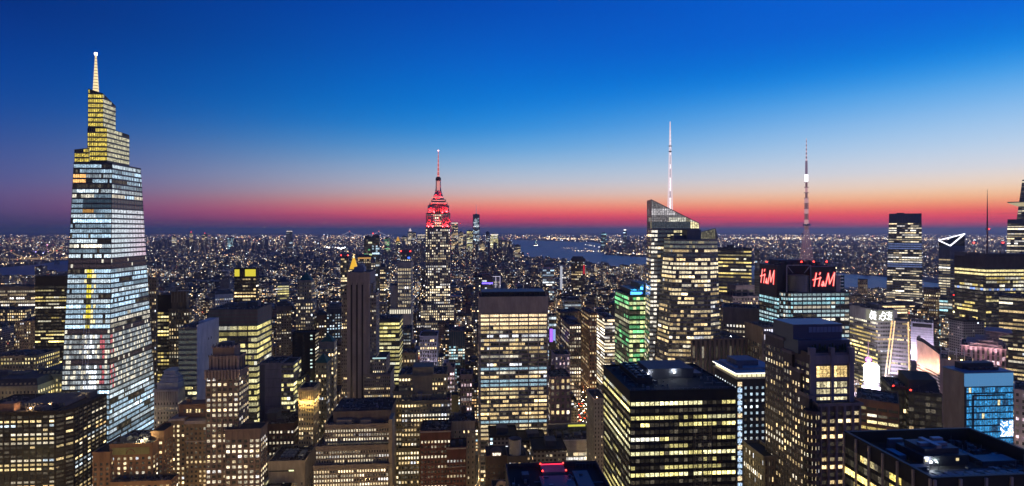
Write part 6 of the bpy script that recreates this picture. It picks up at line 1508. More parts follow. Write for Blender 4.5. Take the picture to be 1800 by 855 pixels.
t.tier(600.5, 610, 521, fy=4, d=24, st=s_, sides='fl'); t.tier(650, 661, 517, fy=5, d=22, st=s_, sides='fr'); t.tier(650, 656, 500, fy=8, d=16, st=s_, sides='fr')
t.tier(605, 610, 505, fy=8, d=16, st=s_, sides='fl')
c_ = t.tier(655, 679, 630, fy=2, d=26, st=dict(s_, lit=(.1, .3, .3, 2))); e = t.tier(640, 686, 660, fy=-2, d=30, st=dict(s_, lit=(.1, .3, .35, 2)), sides='fr')
m = MB(); ly = y0 + 8; a_, b_ = t.lx(622, ly), t.lx(640, ly); m.box(a_, b_, ly, ly + 12, t.H, t.lz(470, ly, 630)); m.box(a_ + 3, b_ - 1, ly + 2, ly + 10, t.lz(470, ly, 630), t.lz(465, ly, 630)); t.part('penthouse', m, wallmat((.33, .31, .32), .7, 'penthouse_panel'))
m = MB(); m.box(c_[0], c_[1], c_[2] - .6, c_[2] - .4, c_[4] - .6, c_[4] + .6, bottom=True); t.part('ledge_light', m, glow('ledge_teal', (.6, .9, .9), .8))
t.done((.27, .225, .19), single=100)
simple('curved_band_office', 'office of curved glowing yellow floor bands beside the striped shaft', 'office block', 660, 702, 562, style('band', f=7.0, b=6.5, ww=.95, wh=.55, lit=(.7, .1, .6, 5), pal='lemon', k=.75, sp=.25, top=3), (.10, .095, .08), Y=660, d=34)
simple('maroon_block', 'dim maroon brick block with a dark flat roof below the blank slab', 'brick building', 459, 517, 748, style('stone', f=9.5, b=6, ww=.5, wh=.45, lit=(.15, .6, .2, 4), pal='white', k=.7, top=4), (.10, .05, .04), Y=520, d=36, units=3, pent=(466, 486, 727))
simple('white_pier_tower', 'white tower of vertical piers with dark windows and one amber floor', 'office tower', 738, 768, 592, style('pier', f=6.6, b=4.1, ww=.5, wh=.55, lit=(.08, .55, .15, 2), pal='warm', k=.9, pp=.7, top=3), (.60, .55, .62), Y=750, d=34, pent=(743, 763, 583)).wash(3, (.9, .8, 1), 11000, 62, 12)
simple('teal_glass_tower', 'slim teal glass tower in a brown frame with tiny bluish lights', 'office tower', 789, 817, 583, style('glass', f=5.0, b=3.9, ww=.8, wh=.55, lit=(.2, .2, .5, 2), pal='teal', k=.6, top=19), (.16, .12, .11), Y=765, d=34, spandrel=(.04, .07, .08))
t = Tower('pink_gabled_building', 'small pink stone building with an ornate stepped gable and bright windows', 'building', 778, 799, 646, Y=640, d=24)
a = t.tier(778, 799, 648, st=style('stone', f=7.6, b=4.6, ww=.55, wh=.5, lit=(.4, .15, .5, 3), pal='pink', k=.95, top=4)); m = MB(); xm = (a[0] + a[1]) / 2; m.box(xm - 4, xm + 4, a[2] - .4, a[2] + 1.2, a[4], a[4] + 3); m.box(xm - 2.4, xm + 2.4, a[2] - .4, a[2] + 1.2, a[4] + 3, a[4] + 5.4); m.box(xm - .8, xm + .8, a[2] - .4, a[2] + 1.2, a[4] + 5.4, a[4] + 7.6); t.part('stepped_gable', m, wallmat((.5, .37, .36), .8, 'pink_stone')); t.done((.44, .32, .32), single=60)
simple('pink_narrow_block', 'narrow pinkish classical block with arched top windows beside the broad slab', 'building', 810, 830, 660, style('stone', f=8.4, b=5, ww=.5, wh=.55, lit=(.15, .25, .4, 1), pal='pink', k=.8, top=3), (.42, .30, .34), Y=610, d=24, tank=True)
simple('small_brown_block', 'small brown block with one row of bright windows next to white pier tower', 'building', 704, 731, 622, style('stone', f=8, b=5, lit=(.35, .3, .3, 3), pal='warm', k=1.0), (.25, .18, .15), Y=690, d=26, tank=True)
simple('dark_slim_tower', 'dark slim tower with white window columns behind the curved band office', 'office tower', 709, 722, 578, style('stone', f=5.6, b=3.2, lit=(.4, .2, .4, 2), pal='cool', k=.5), (.08, .075, .08), Y=800, d=24)

# ------------------------------------------------------------------ the red crowned landmark
def landmark():
    t = Tower('art_deco_skyscraper', 'tall art deco skyscraper with crown and needle flood lit deep red', 'skyscraper', 738, 803, 552, Y=1262, d=60)
    y0 = t.front
    wall = (.30, .27, .25)
    s = style('pier', f=4.6, b=3.7, ww=.52, wh=.6, sf=.2, lit=(.03, .05, .62, 2), pal='white', k=.85, pp=.5, sp=.12, top=2)
    t.tier(732, 806, 566, fy=-8, d=76, st=dict(s, lit=(.03, .04, .74, 2)), sides='fr', parapet=.5)
    t.tier(740, 798, 535, fy=0, d=60, st=dict(s, lit=(.03, .04, .74, 2)), sides='fr', parapet=.5)
    a = t.tier(748, 791.5, 401, fy=8, d=42, st=s, sides='fr', parapet=.5)
    red = []
    b = t.tier(749, 790.5, 375, fy=9, d=40, z0=a[4], st=dict(s, lit=(.2, .1, .5, 3), k=1.9), sides='fr', parapet=.4); red.append((b, a[4]))
    c = t.tier(752, 788.5, 361.5, fy=11, d=36, z0=b[4], st=dict(s, lit=(0, .6, .15, 2)), sides='fr', parapet=.4); red.append((c, b[4]))
    d = t.tier(754.5, 786, 356, fy=13, d=32, z0=c[4], st=None, parapet=.3); e = t.tier(758, 783, 351, fy=16, d=26, z0=d[4], st=None, parapet=.3)
    # wings standing proud of the crown
    for (q, z0_) in red[:2]:
        w = (q[1] - q[0])
        for f0, f1 in ((.0, .34), (.66, 1.0)):
            m = MB()
            for z0__, f_, g_ in ((z0_, f0 + .02, f0 + .09), (z0_, f1 - .09, f1 - .02), (z0_, (f0 + f1) / 2 - .035, (f0 + f1) / 2 + .035)): m.box(q[0] + w * f_, q[0] + w * g_, q[2] - 3.0, q[2] - 2.3, z0__, q[4] - 4, bottom=True)
            m.box(q[0] + w * f0 + .3, q[0] + w * f1 - .3, q[2] - 2.2, q[2] - .6, z0_, q[4] - (3.5 if q is b else 1.5))
            t.part('crown_wing', m, wallmat((.40, .36, .34), .8, 'limestone'))
    ym = y0 + 29; Ym = t.ray(770.5, ym)[1]; mx = t.lx(770.5, ym); Z = lambda py: CAMZ - (py - EY) / 1000 * Ym
    m = MB(); prof = [(351, 10), (347, 10), (344, 8.2), (338, 6.0), (331, 4.8), (318, 4.4), (317, 5.0), (313, 4.6), (311, 2.6)]
    for (p0, r0), (p1, r1) in zip(prof[:-1], prof[1:]): m.cyl(mx, ym, Z(p0), Z(p1), r0 * 1.25, r1 * 1.25, 16, 1 if p0 <= 318 else 0, cap=False)
    for k in range(4):
        a0 = math.pi / 4 + k * math.pi / 2; m.bar((mx + 12 * math.cos(a0), ym + 12 * math.sin(a0), Z(350)), (mx + 5.5 * math.cos(a0), ym + 5.5 * math.sin(a0), Z(332)), 2.0)
    ms = t.part('mooring_mast', m, [wallmat((.42, .34, .34), .6, 'mast_panel'), plain('cap_dark', (.06, .02, .03), .5)])
    m = MB()
    for k in (-1, 0, 1): m.box(mx + k * 2.4 - .5, mx + k * 2.4 + .5, ym - 6.6 - (0 if k else .3), ym - 6.2, Z(338), Z(319), bottom=True)
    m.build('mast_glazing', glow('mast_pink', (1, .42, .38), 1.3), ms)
    m = MB(); n = 12
    for i in range(n):
        za, zb = Z(311 - 45 * i / n), Z(311 - 45 * (i + 1) / n); f = i / n; r = 2.1 * (1 - f) + .5
        m.cyl(mx, ym, za, zb - .8, r, r * .95, 8, i % 2); m.cyl(mx, ym, zb - .8, zb, r * .8, r * .8, 8, 2)
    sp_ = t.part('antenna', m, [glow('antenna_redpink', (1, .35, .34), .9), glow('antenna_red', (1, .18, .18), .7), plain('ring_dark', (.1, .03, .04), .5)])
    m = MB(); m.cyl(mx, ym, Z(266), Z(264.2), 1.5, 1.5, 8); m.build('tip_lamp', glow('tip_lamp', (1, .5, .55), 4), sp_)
    m = MB()
    for q, k in ((a, 0), (b, 1), (c, 2), (d, 3)):
        pass
    m.box(d[0], d[1], d[2] - .5, d[2] - .3, d[4] - 2.0, d[4] - .6, bottom=True); m.box(e[0] + 2, e[1] - 2, e[2] - .5, e[2] - .3, e[4] - 2.6, e[4] - 1.4, bottom=True); m.box(mx - 13, mx + 13, ym - 13.5, ym - 13, Z(348), Z(346.6), bottom=True)
    t.part('deck_light', m, glow('deck_rose', (1, .38, .34), 1.1))
    def flood(x, y, z, en, tilt=155, col=(1, .02, .025)):
        l = bpy.data.lights.new('floodlight', 'SPOT'); l.energy = en; l.color = col; l.spot_size = R(115); l.spot_blend = .6; l.shadow_soft_size = .6
        o = bpy.data.objects.new('floodlight', l); COL.objects.link(o); o.parent = t.root; o.location = (x, y, z); o.rotation_euler = (R(tilt), 0, 0)
    for q, zb, en in ((b, a[4], 2.6e5), (c, b[4], 1.6e5)):
        for k in range(5):
            flood(q[0] + (q[1] - q[0]) * (k + .5) / 5, q[2] - 5.5, zb + 1.0, en * .2 * (1.3 if k in (0, 1, 3, 4) else .04))
    for k in range(3):
        l = bpy.data.lights.new('floodlight', 'POINT'); l.energy = .35e5; l.color = (1, .02, .025); l.shadow_soft_size = 1
        o = bpy.data.objects.new('floodlight', l); COL.objects.link(o); o.parent = t.root; o.location = (b[1] + 7, b[2] + 8 + k * 12, a[4] + 10)
    for k in (-1, 1): flood(mx + k * 9, ym - 14, Z(350), .5e5)
    for k in (-1, 0, 1): flood(mx + k * 14, c[2] - 4, c[4] + .5, .2e5)
    t.done(wall, (.17, .155, .15), single=100)
landmark()

# midfield towers around it
t = Tower('podium_tower', 'pale grid tower standing on a bright white podium left of the red landmark', 'office tower', 699, 722, 462, Y=1010, d=40)
t.tier(699, 722.5, 462, st=style('pier', f=6.4, b=3.8, ww=.6, wh=.6, lit=(.05, .05, .8, 3), pal='white', k=.5, pp=.5, top=9), sides='fr'); t.tier(686, 699, 503, fy=3, d=30, st=None); p = t.tier(685, 722, 543, fy=-3, d=46, st=None)
m = MB()
for q in range(12): xx = p[0] + 1 + (p[1] - p[0] - 2) * q / 11; m.box(xx - .6, xx + .6, p[2] - .6, p[2] - .1, p[4] - 9, p[4] - 2, bottom=True)
t.part('lit_cornice', m, glow('cornice_warm', (1, .93, .72), 1.4)); t.done((.34, .32, .30), single=80)
t = Tower('lantern_tower', 'dark tower topped by two glowing yellow lantern faces', 'office tower', 412, 450, 473, Y=1050, xb=455)
a = t.tier(412, 450, 473, st=style('black', f=6, b=4.4, ww=.85, wh=.45, lit=(.4, .3, .4, 4), pal='warm', k=.85, top=16), sides='fr'); m = MB()
for a_, b_ in ((412.6, 421), (431, 449.5)): m.box(t.lx(a_), t.lx(b_), a[2] - .7, a[2] - .1, t.lz(486, a[2], 430), a[4] - 1, bottom=True)
t.part('lantern_panel', m, glow('lantern', (.78, .66, .05), .95)); t.done((.04, .028, .025), single=80)
t = Tower('gold_pyramid_tower', 'tower crowned by a gilded glowing pyramid', 'office tower', 612, 629, 474, Y=1900, d=34)
a = t.tier(612, 628.5, 474, st=style('stone', f=4, b=3, lit=(.4, .2, .5, 2), pal='warm', k=.8), sides='f')
def gild(t, a, zt):
    m = MB(); cx_ = (a[0] + a[1]) / 2; cy_ = a[2] + (a[1] - a[0]) / 2; w = (a[1] - a[0]) * .40
    m.prism([(cx_ - w, cy_ - w, a[4]), (cx_ + w, cy_ - w, a[4]), (cx_ + w, cy_ + w, a[4]), (cx_ - w, cy_ + w, a[4])], [(cx_ - w * .25, cy_ - w * .25, a[4] + (zt - a[4]) * .7), (cx_ + w * .25, cy_ - w * .25, a[4] + (zt - a[4]) * .7), (cx_ + w * .25, cy_ + w * .25, a[4] + (zt - a[4]) * .7), (cx_ - w * .25, cy_ + w * .25, a[4] + (zt - a[4]) * .7)])
    r = t.part('gilded_pyramid', m, glow('gilded', (1, .55, .04), .95)); m = MB(); m.cyl(cx_, cy_, a[4] + (zt - a[4]) * .7, zt, w * .25, .3, 8); m.build('lantern', glow('lantern_gold', (1, .8, .35), 1.6), r)  # floodlight on the gold leaf put in as the surface's own glow
gild(t, a, t.lz(446, t.front, 620)); t.done((.34, .28, .18), single=0)
for nm, lb, args in (
    ('residential_tower', 'black residential tower with red roof lamps beside the gilded pyramid', (599, 612, 451, 1880, 'glass', (.04, .04, .05), (.1, .3, .4, 2), 'warm')),
    ('brown_topped_tower', 'tower with a glowing brown top band just right of the gilded pyramid', (629, 652, 452, 1800, 'stone', (.3, .2, .09), (.5, .2, .5, 3), 'warm')),
    ('twin_glass_tower', 'tall dark glass tower with green tinted floors and a ragged top', (640, 654, 418, 2150, 'glass', (.05, .055, .065), (.1, .4, .35, 2), 'green')),
    ('twin_glass_tower', 'tall dark glass tower with a red lamp, close beside the green tinted one', (654, 667, 416, 2200, 'glass', (.05, .05, .065), (.06, .4, .35, 2), 'cool')),
    ('white_striped_tower', 'slim tower with a bright white vertical light strip', (652, 660, 458, 1500, 'stone', (.25, .24, .24), (.8, .0, .7, 2), 'white')),
    ('slim_tower', 'slender beige residential tower between striped shaft and podium tower', (668, 678, 470, 1500, 'stone', (.2, .16, .13), (.15, .2, .45, 2), 'warm')),
    ('beacon_tower', 'tower with two red roof beacons and a blue lit sign below', (704, 722, 444, 1700, 'stone', (.12, .10, .11), (.3, .2, .5, 2), 'white')),
    ('red_striped_tower', 'dark apartment tower with a red lit strip down its flank', (1004, 1028, 456, 1700, 'stone', (.10, .075, .07), (.1, .15, .5, 2), 'warm')),
    ('white_lit_tower', 'slim tower with a silvery white lit edge', (984, 995, 466, 1700, 'stone', (.30, .30, .32), (.3, .2, .5, 2), 'white')),
    ('pale_glass_tower', 'pale glass block with faint bluish floors', (954, 974, 470, 1650, 'band', (.34, .34, .40), (.2, .3, .4, 3), 'cool')),
    ('violet_lit_tower', 'dark tower with a deep violet light line near its top', (842, 866, 488, 1350, 'glass', (.05, .05, .08), (.1, .4, .3, 2), 'cool')),
    ('white_framed_tower', 'block with a white lit open roof frame', (864, 879, 490, 1380, 'stone', (.34, .33, .36), (.15, .2, .4, 2), 'white')),
    ('grey_shaft_tower', 'plain grey shaft rising over low rooftops behind broad slab', (846, 858, 466, 1900, 'stone', (.14, .13, .14), (.03, .4, .15, 2), 'warm')),
    ('lit_midrise', 'pale midrise with bright cornice windows', (488, 508, 497, 1150, 'band', (.3, .27, .22), (.7, .1, .5, 4), 'lemon')),
    ('dim_midrise', 'dim brown midrise with blank shaft', (486, 512, 540, 860, 'stone', (.2, .15, .13), (.05, .5, .15, 2), 'warm')),
    ('corner_midrise', 'dark midrise with white grid windows near the striped shaft', (574, 603, 545, 830, 'stone', (.07, .07, .08), (.45, .2, .5, 3), 'cool')),
    ('rust_midrise', 'rust coloured midrise with a glowing corner', (556, 574, 556, 860, 'stone', (.28, .15, .10), (.25, .3, .4, 2), 'warm')),
    ('white_palace', 'white stone building with ornate parapets in the midfield', (378, 410, 519, 1000, 'stone', (.5, .48, .44), (.05, .4, .2, 2), 'warm')),
):
    xl, xr, yt, Y_, sty, wl, lit, pal = args
    t = Tower(nm, lb, 'apartment tower' if 'resid' in nm or 'slim' in nm else 'office tower', xl, xr, yt, Y=Y_, d=34, rot=-math.atan(((xl + xr) / 2 - CX) / FOC))
    a = t.tier(xl, xr, yt, st=style(sty, fh=max(4.0, Y_ * .0042), bw=max(3.6, Y_ * .0034), lit=lit, pal=pal, k=.75, top=6), sides='fr' if xl < 800 else 'fl')
    m = MB(); m.box(a[0] + 2, a[1] - 2, a[2] + 4, a[3] - 6, a[4], a[4] + 4.5); m.box(a[0] + 4, a[1] - 5, a[2] + 8, a[3] - 10, a[4] + 4.5, a[4] + 8); t.part('penthouse', m, MECH)
    if nm in ('residential_tower', 'beacon_tower'):
        for q in (a[0] + 1, a[1] - 1): t.beacon(q, a[2] + 1, a[4], 2, 1.6)
    if 'red lamp' in lb: t.beacon(a[0] + 3, a[2] + 2, a[4] + 8, 3, 1.6)
    if nm == 'red_striped_tower': m = MB(); m.box(a[1] - 5, a[1] - .3, a[2] - .6, a[2] - .3, t.lz(482, a[2]), t.lz(466, a[2]), bottom=True); t.part('red_strip', m, glow('strip_red', (1, .03, .06), .55))
    if nm == 'violet_lit_tower': m = MB(); m.box(a[0] - 2, a[1], a[2] - 1, a[2] - .4, t.lz(499.5, a[2]), t.lz(497, a[2]), bottom=True); t.part('violet_line', m, glow('violet_line', (.16, .10, 1), 3))
    if nm == 'beacon_tower': m = MB(); m.box(a[1] - 9, a[1] - 2, a[2] - .6, a[2] - .3, t.lz(455, a[2]), t.lz(452, a[2]), bottom=True); t.part('blue_sign', m, glow('blue_sign', (.05, .15, 1), 2.5))
    if nm == 'white_framed_tower':
        m = MB()
        for q in (a[0], (a[0] + a[1]) / 2, a[1]): m.bar((q, a[2] - .4, a[4] - 22), (q, a[2] - .4, a[4] + 5), 1.2)
        m.bar((a[0], a[2] - .4, a[4] + 5), (a[1], a[2] - .4, a[4] + 5), 1.2); t.part('roof_frame', m, glow('frame_lilac', (.85, .78, 1), .8))
    if nm == 'brown_topped_tower': m = MB(); m.box(a[0] - .3, a[1] + .3, a[2] - .7, a[2] - .2, a[4] - 6, a[4] - 2, bottom=True); t.part('lit_band', m, glow('band_orange', (1, .5, .12), .7))
    if nm == 'white_lit_tower': m = MB(); m.box(a[0] + 1, a[0] + 8, a[2] - .7, a[2] - .2, t.lz(545, a[2]), a[4] - 3, bottom=True); t.part('lit_edge', m, glow('edge_silver', (.8, .85, 1), .55))
    t.done(wl, single=40)
# ------------------------------------------------------------------ procedural lit wall for small distant buildings
def citymat():
    m, t, b = newmat('lit_city_wall')
    n = lambda k: t.nodes.new(k)
    M = lambda op, a, b_=None, c=None: mth(op, a, b_, c, t)
    tcn = n('ShaderNodeTexCoord'); sp_ = n('ShaderNodeSeparateXYZ'); t.links.new(tcn.outputs['Object'], sp_.inputs[0])
    sn = n('ShaderNodeSeparateXYZ'); t.links.new(tcn.outputs['Normal'], sn.inputs[0])
    pr = n('ShaderNodeAttribute'); pr.attribute_name = 'prm'; sc_ = n('ShaderNodeSeparateColor'); t.links.new(pr.outputs['Color'], sc_.inputs[0])
    wl = n('ShaderNodeAttribute'); wl.attribute_name = 'room'
    seed, lit, cell = sc_.outputs[0], sc_.outputs[1], M('MULTIPLY', sc_.outputs[2], 10.0)
    side = M('GREATER_THAN', M('ABSOLUTE', sn.outputs[0]), .5)
    flat = M('LESS_THAN', M('ABSOLUTE', sn.outputs[2]), .5)
    u = M('ADD', M('MULTIPLY', sp_.outputs[1], side), M('MULTIPLY', sp_.outputs[0], M('SUBTRACT', 1.0, side)))
    u = M('DIVIDE', M('ADD', u, M('MULTIPLY', seed, 13.7)), cell); v = M('DIVIDE', sp_.outputs[2], M('MULTIPLY', cell, 1.08))
    cu, cv = M('FLOOR', u), M('FLOOR', v); fu, fv = M('SUBTRACT', u, cu), M('SUBTRACT', v, cv)
    def band(x, a, b_): return M('MULTIPLY', M('GREATER_THAN', x, a), M('LESS_THAN', x, b_))
    msk = M('MULTIPLY', M('MULTIPLY', band(fu, .2, .8), band(fv, .25, .78)), flat)
    def wn(dz):
        c = n('ShaderNodeCombineXYZ'); t.links.new(cu, c.inputs[0]); t.links.new(cv, c.inputs[1]); t.links.new(M('ADD', M('MULTIPLY', seed, 97.0), M('ADD', M('MULTIPLY', side, 31.0), dz)), c.inputs[2])
        w = n('ShaderNodeTexWhiteNoise'); w.noise_dimensions = '3D'; t.links.new(c.outputs[0], w.inputs['Vector']); return w.outputs['Value']
    on = M('GREATER_THAN', lit, wn(0.0))
    br = M('ADD', .6, M('MULTIPLY', M('POWER', wn(5.0), 3.5), 4.5))
    cr = n('ShaderNodeValToRGB'); cr.color_ramp.interpolation = 'CONSTANT'
    stops = [(0, (1, .62, .28)), (.25, (1, .78, .45)), (.55, (1, .88, .68)), (.75, (.92, .95, 1)), (.88, (1, .55, .22)), (.94, (.6, .85, 1)), (.985, (1, .2, .1))]
    while len(cr.color_ramp.elements) < len(stops): cr.color_ramp.elements.new(.5)
    for e, (p, c) in zip(cr.color_ramp.elements, stops): e.position = p; e.color = (*c, 1)
    t.links.new(wn(9.0), cr.inputs[0])
    st_ = M('MULTIPLY', M('MULTIPLY', on, msk), br)
    vm = n('ShaderNodeVectorMath'); vm.operation = 'SCALE'; t.links.new(cr.outputs[0], vm.inputs[0]); t.links.new(st_, vm.inputs['Scale'])
    t.links.new(vm.outputs[0], b.inputs['Emission Color']); b.inputs['Emission Strength'].default_value = 1.0
    dk = n('ShaderNodeMix'); dk.data_type = 'RGBA'; t.links.new(msk, dk.inputs[0]); t.links.new(wl.outputs['Color'], dk.inputs[6]); dk.inputs[7].default_value = (.02, .022, .03, 1)
    t.links.new(dk.outputs[2], b.inputs['Base Color']); b.inputs['Roughness'].default_value = .75
    m.cycles.emission_sampling = 'NONE'
    return m
CITY = citymat()

# ------------------------------------------------------------------ ground and water
gm, gt, gb = newmat('city_ground')
gn = gt.nodes.new('ShaderNodeTexNoise'); gn.inputs['Scale'].default_value = .004; gn.inputs['Detail'].default_value = 6
gtc = gt.nodes.new('ShaderNodeTexCoord'); gt.links.new(gtc.outputs['Object'], gn.inputs['Vector'])
gr = gt.nodes.new('ShaderNodeValToRGB'); gr.color_ramp.elements[0].color = (.03, .034, .04, 1); gr.color_ramp.elements[1].color = (.10, .10, .11, 1); gt.links.new(gn.outputs[0], gr.inputs[0]); gt.links.new(gr.outputs[0], gb.inputs['Base Color']); gb.inputs['Roughness'].default_value = .95
m = MB(); E = 90000.0; m.face([(-E, -3000, 0), (E, -3000, 0), (E, E, 0), (-E, E, 0)]); g_ = m.build('ground', gm); g_['kind'] = 'structure'
wm, wt_, wb = newmat('harbour_water'); wb.inputs['Base Color'].default_value = (.018, .05, .11, 1); wb.inputs['Roughness'].default_value = .38; wb.inputs['Specular IOR Level'].default_value = .5
wn_ = wt_.nodes.new('ShaderNodeTexNoise'); wn_.inputs['Scale'].default_value = .02; wn_.inputs['Detail'].default_value = 4; wtc = wt_.nodes.new('ShaderNodeTexCoord'); wt_.links.new(wtc.outputs['Object'], wn_.inputs['Vector'])
wbp = wt_.nodes.new('ShaderNodeBump'); wbp.inputs['Strength'].default_value = 1.0; wbp.inputs['Distance'].default_value = 6; wt_.links.new(wn_.outputs[0], wbp.inputs['Height']); wt_.links.new(wbp.outputs[0], wb.inputs['Normal'])
def gp(px, py): Y = CAMZ * FOC / (py - EY); return ((px - CX) / FOC * Y, Y)
BAY = [(895, 421), (940, 423.5), (1045, 426.5), (1062, 431), (1054, 437), (1058, 443), (1064, 448), (1100, 451), (1145, 453), (1270, 462), (1340, 469), (1484, 481), (1560, 488), (1650, 499), (1800, 513), (1800, 546), (1650, 520), (1520, 512), (1340, 492), (1145, 472), (1083, 470), (1027, 462), (960, 455), (936, 452), (918, 449), (913, 437), (903, 428)]
EASTR = [(-120, 482), (0, 471), (60, 466), (125, 458), (240, 456), (240, 476), (125, 485), (60, 491), (-120, 508)]
LOWER = [(655, 414.6), (740, 415.2), (745, 418.5), (650, 418)]
SEA = [(520, 409.4), (720, 409.4), (740, 412), (505, 412)]
WATER = [[gp(*p) for p in poly] for poly in (BAY, EASTR, LOWER, SEA)]
for poly in WATER:
    m = MB(); m.face([(x, y, .6) for x, y in poly]); o = m.build('water', wm); o['kind'] = 'structure'
    if o.data.polygons[0].normal.z < 0: o.data.flip_normals()
def inside(x, y, poly):
    r = False; j = len(poly) - 1
    for i in range(len(poly)):
        (xi, yi), (xj, yj) = poly[i], poly[j]
        if (yi > y) != (yj > y) and x < (xj - xi) * (y - yi) / (yj - yi) + xi: r = not r
        j = i
    return r
def wet(x, y): return any(inside(x, y, p) for p in WATER)

# ------------------------------------------------------------------ avenue with its traffic and lamps
AV0, AVS = 168.0, -.0822
asph = wallmat((.05, .05, .052), .9, 'asphalt')
m = MB(); w_ = 16
def av(y, off): return (AV0 + AVS * y + off, y)
m.face([(*av(420, -w_), .02), (*av(420, w_), .02), (*av(1500, w_), .02), (*av(1500, -w_), .02)]); tag(m.build('avenue', asph), kind='structure')
m = MB()
for y in range(430, 1490, 12):
    for off in (-5, 0, 5): m.face([(*av(y, off - .2), .03), (*av(y, off + .2), .03), (*av(y + 4, off + .2), .03), (*av(y + 4, off - .2), .03)])
tag(m.build('lane_markings', plain('lane_paint', (.8, .8, .76), .8)), kind='structure')
for sgn in (-1, 1):
    m = MB(); a0, a1_ = av(420, sgn * w_), av(1500, sgn * w_); a2_, a3_ = av(1500, sgn * (w_ + 5)), av(420, sgn * (w_ + 5))
    pts = [a0, a1_, a2_, a3_] if sgn < 0 else [a0, a3_, a2_, a1_]
    m.face([(*p, .14) for p in pts]); m.face([(*a0, 0), (*a1_, 0), (*a1_, .14), (*a0, .14)]); tag(m.build('pavement', wallmat((.22, .21, .2), .9, 'paving')), kind='structure')
rc = random.Random(3)
def make_car(col):
    r = empty('car', (0, 0, 0)); b = MB()
    b.prism([(-.9, -2.2, .35), (.9, -2.2, .35), (.9, 2.2, .35), (-.9, 2.2, .35)], [(-.86, -2.15, .95), (.86, -2.15, .95), (.86, 2.15, .95), (-.86, 2.15, .95)], bottom=True)
    b.prism([(-.84, -1.6, .95), (.84, -1.6, .95), (.84, 1.0, .95), (-.84, 1.0, .95)], [(-.66, -1.2, 1.45), (.66, -1.2, 1.45), (.66, .5, 1.45), (-.66, .5, 1.45)])
    b.build('body', col, r)
    for sx in (-1, 1):
        for sy in (-1.35, 1.35): w = MB(); [w.bar((sx * .8, sy, .34), (sx * .93, sy, .34), .62)]; w.build('wheel', DARKMETAL, r)
        h = MB(); h.box(sx * .62 - .2, sx * .62 + .2, -2.26, -2.18, .6, .82, bottom=True); h.build('headlight', glow('headlight', (1, .95, .85), 60), r)
        h = MB(); h.box(sx * .62 - .2, sx * .62 + .2, 2.17, 2.24, .65, .85, bottom=True); h.build('tail_light', glow('tail_light', (1, .04, .03), 30), r)
    return r
def copy_tree(o, parent=None):
    c = o.copy(); COL.objects.link(c); c.parent = parent
    for ch in o.children: copy_tree(ch, c)
    return c
cars = [make_car(plain('taxi_yellow', (.75, .45, .02), .35)), make_car(plain('car_white', (.75, .75, .75), .35)), make_car(plain('car_black', (.02, .02, .025), .3))]
LBL = ['yellow car in the lamp lit avenue traffic', 'white car in the lamp lit avenue traffic', 'black car in the lamp lit avenue traffic']
GRP = ['yellow cars on the avenue', 'white cars on the avenue', 'black cars on the avenue']
for c, l_, g2 in zip(cars, LBL, GRP): tag(c, l_, 'car', g2)
used = [0, 0, 0]
for lane in (-12, -8, -3.5, 2, 7, 12):
    y = 700 + rc.uniform(0, 10)
    while y < 930:
        k = rc.choice((0, 0, 1, 2)); o = cars[k] if not used[k] else copy_tree(cars[k]); used[k] = 1
        x, yy = av(y, lane); o.location = (x, yy, .04); o.rotation_euler = (0, 0, math.atan(-AVS) + (0 if rc.random() < .75 else math.pi)); y += rc.uniform(8, 22)
def make_lamp():
    r = empty('street_lamp', (0, 0, 0)); p = MB(); p.cyl(0, 0, 0, 8, .12, .08, 8); p.build('post', STEEL, r)
    a = MB(); a.bar((0, 0, 8), (2, 0, 8.5), .1); a.build('arm', STEEL, r); h = MB(); h.box(1.6, 2.5, -.25, .25, 8.3, 8.55, bottom=True); h.build('lamp_head', glow('street_glow', (1, .62, .26), 90), r)
    return r
lampp = make_lamp(); tag(lampp, 'street lamp with amber head along the avenue kerb', 'street lamp', 'street lamps on the avenue')
first = True
for y in range(650, 960, 26):
    for sgn in (-1, 1):
        o = lampp if first else copy_tree(lampp); first = False
        x, yy = av(y, sgn * (w_ + 1)); o.location = (x, yy, .14); o.rotation_euler = (0, 0, math.atan(-AVS) + (0 if sgn < 0 else math.pi))
        l = bpy.data.lights.new('lamp_light', 'POINT'); l.energy = 2200; l.color = (1, .66, .34); l.shadow_soft_size = .4
        lo = bpy.data.objects.new('lamp_light', l); COL.objects.link(lo); lo.parent = o; lo.location = (2, 0, 8.0)

FILL_LAMPK = 2.8  # gain of cross-street lamps added, mostly out of view, to light the facades
rl = random.Random(8)
tagged2 = False
for v_, n_, du in ((70, 14, 62), (150, 15, 62), (235, 17, 62), (320, 18, 64), (405, 19, 66), (490, 19, 74), (575, 19, 84), (740, 19, 100), (905, 15, 130), (1150, 13, 180), (1420, 13, 220), (1750, 13, 270)):
    for i in range(n_):
        u_ = (i - (n_ - 1) / 2) * du + rl.uniform(-8, 8); x, y = u_ * UX + v_ * VX, u_ * UY + v_ * VY
        if any(abs(u_ - (cx * UX + cy_ * UY)) < hw + 3 and abs(v_ - (cx * VX + cy_ * VY)) < hd + 3 for cx, cy_, hw, hd in OCC): continue
        o = copy_tree(lampp); o['label'] = 'added street lamp on a cross street, filling the facades with warm light'; o['group'] = 'fill lamps added on the cross streets'
        for c in list(o.children):
            if c.type == 'LIGHT': bpy.data.objects.remove(c)
        o.location = (x, y, 0); o.rotation_euler = (0, 0, TH + rl.choice((0, math.pi)))
        l = bpy.data.lights.new('lamp_light', 'POINT'); l.energy = 15000 * FILL_LAMPK * (.7 if v_ < 450 else 3.2 if v_ < 1000 else 10) * (.45 if v_ < 350 and u_ > 90 else 1); l.color = (1, .68, .29); l.shadow_soft_size = .5
        lo = bpy.data.objects.new('lamp_light', l); COL.objects.link(lo); lo.parent = o; lo.location = (2, 0, 8.0)
